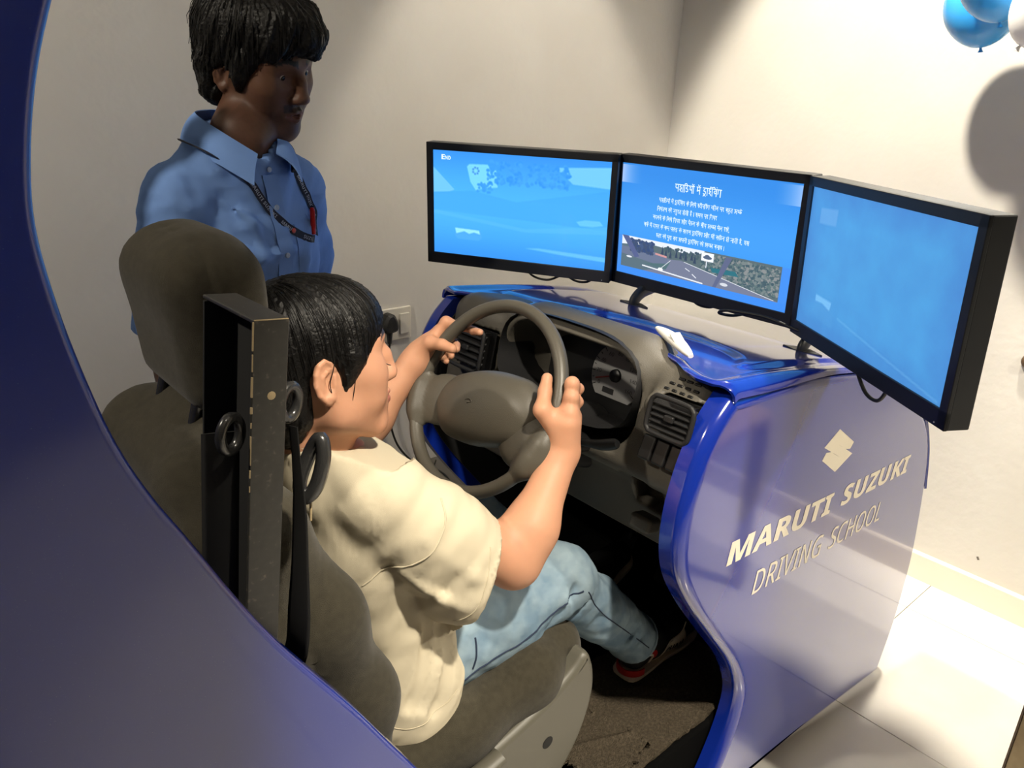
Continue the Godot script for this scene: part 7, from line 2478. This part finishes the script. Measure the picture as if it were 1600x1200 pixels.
	# words printed along the ribbon
	for s in [[r1, 0.30, "MARUTI SUZUKI", 1.0], [r1, 0.62, "MARUTI", 1.0], [r1, 0.84, "SUZUKI", 1.0], [l1, 0.18, "MARUTI SUZUKI", 1.0], [l1, 0.72, "SUZUKI", 1.0]]:
		var path: PackedVector3Array = s[0]
		var tm := text_mesh(s[2], true, 0.0072, 0.0062 * str(s[2]).length(), 0.0)
		var total := 0.0
		for k in path.size() - 1: total += path[k].distance_to(path[k + 1])
		for k in tm.v.size():
			var want: float = s[1] * total + tm.v[k].x
			var i := 0
			var acc := 0.0
			while i < path.size() - 2 and acc + path[i].distance_to(path[i + 1]) < want:
				acc += path[i].distance_to(path[i + 1])
				i += 1
			var d := (path[i + 1] - path[i]).normalized()
			var side := d.cross(into).normalized()
			if side.dot(Vector3.UP) < 0.0: side = -side
			tm.v[k] = path[i] + d * (want - acc) + side * (tm.v[k].y - 0.0036) - into * 0.0018
			tm.n[k] = -into
		for k in range(0, tm.ix.size(), 3):
			var cr := (tm.v[tm.ix[k + 1]] - tm.v[tm.ix[k]]).cross(tm.v[tm.ix[k + 2]] - tm.v[tm.ix[k]])
			if cr.dot(into) < 0.0:
				var h := tm.ix[k + 1]
				tm.ix[k + 1] = tm.ix[k + 2]
				tm.ix[k + 2] = h
		obj("lanyard_words", tm, M.lanyard_print, lan)
	b = MB.new()
	var e0 := r1[int(r1.size() * 0.60)]
	b.ball(Transform3D(tx.basis.scaled(Vector3.ONE) * Basis().scaled(Vector3(0.005, 0.005, 0.0012)), e0 - into * 0.0015), 12)
	obj("lanyard_emblem", b, M.lanyard_red, lan)
	# pens clipped in the pocket
	for k in 2:
		var c := drape(f, tx * Vector3(-0.093 - 0.018 * k, 1.293, -0.25), into, 0.0065)
		var pen := thing("pen", ["red pen cap standing out of the man's shirt pocket", "dark blue pen beside the red one in the shirt pocket"][k], "pen", c, "pens in the shirt pocket")
		b = MB.new()
		b.tube(PackedVector3Array([c - Vector3(0, 0.03, 0), c + Vector3(0, 0.020, 0), c + Vector3(0, 0.024, 0)]), PackedFloat32Array([0.005, 0.005, 0.0035]), 10)
		obj("cap", b, [M.pen_red, M.lanyard_navy][k], pen)
		b = MB.new()
		b.rbox(Transform3D(tx.basis, c - into * 0.006 + Vector3(0, 0.0, 0)), Vector3(0.003, 0.036, 0.0015), 0.0007, 1)
		obj("clip", b, [M.pen_red, M.lanyard_navy][k], pen)
	# trousers and shoes, out of sight behind the seat
	var g := Field.new(tx.origin + Vector3(-0.25, 0.05, -0.28), tx.origin + Vector3(0.22, 1.02, 0.28), 0.014)
	for e in [-1.0, 1.0]: g.chain([tx * Vector3(0.07 * e, 0.93, 0.01), tx * Vector3(0.085 * e, 0.5, 0.02), tx * Vector3(0.09 * e, 0.08, 0.06)], [0.105, 0.078, 0.068], 0.03)
	g.chain([tx * Vector3(0, 0.93, 0.01), tx * Vector3(0, 0.99, 0.01)], [0.145, 0.145], 0.03, 0, flat)
	b = MB.new()
	g.mesh(b)
	obj("trousers", b, M.trousers_dark, t)
	for e in [-1.0, 1.0]:
		var sf := Field.new(tx.origin + Vector3(-0.22, 0.0, -0.26), tx.origin + Vector3(0.26, 0.14, 0.26), 0.008)
		var fb := 0.075 if e > 0.0 else 0.0
		sf.chain([tx * Vector3(0.09 * e, 0.045, 0.04 + fb), tx * Vector3(0.095 * e, 0.045, -0.08 + fb), tx * Vector3(0.10 * e, 0.035, -0.16 + fb)], [0.04, 0.042, 0.036], 0.03)
		sf.plane(Vector3(0, 0.003, 0), Vector3.DOWN, 0.004)
		b = MB.new()
		sf.mesh(b)
		obj("shoe", b, M.shoe_black, t)
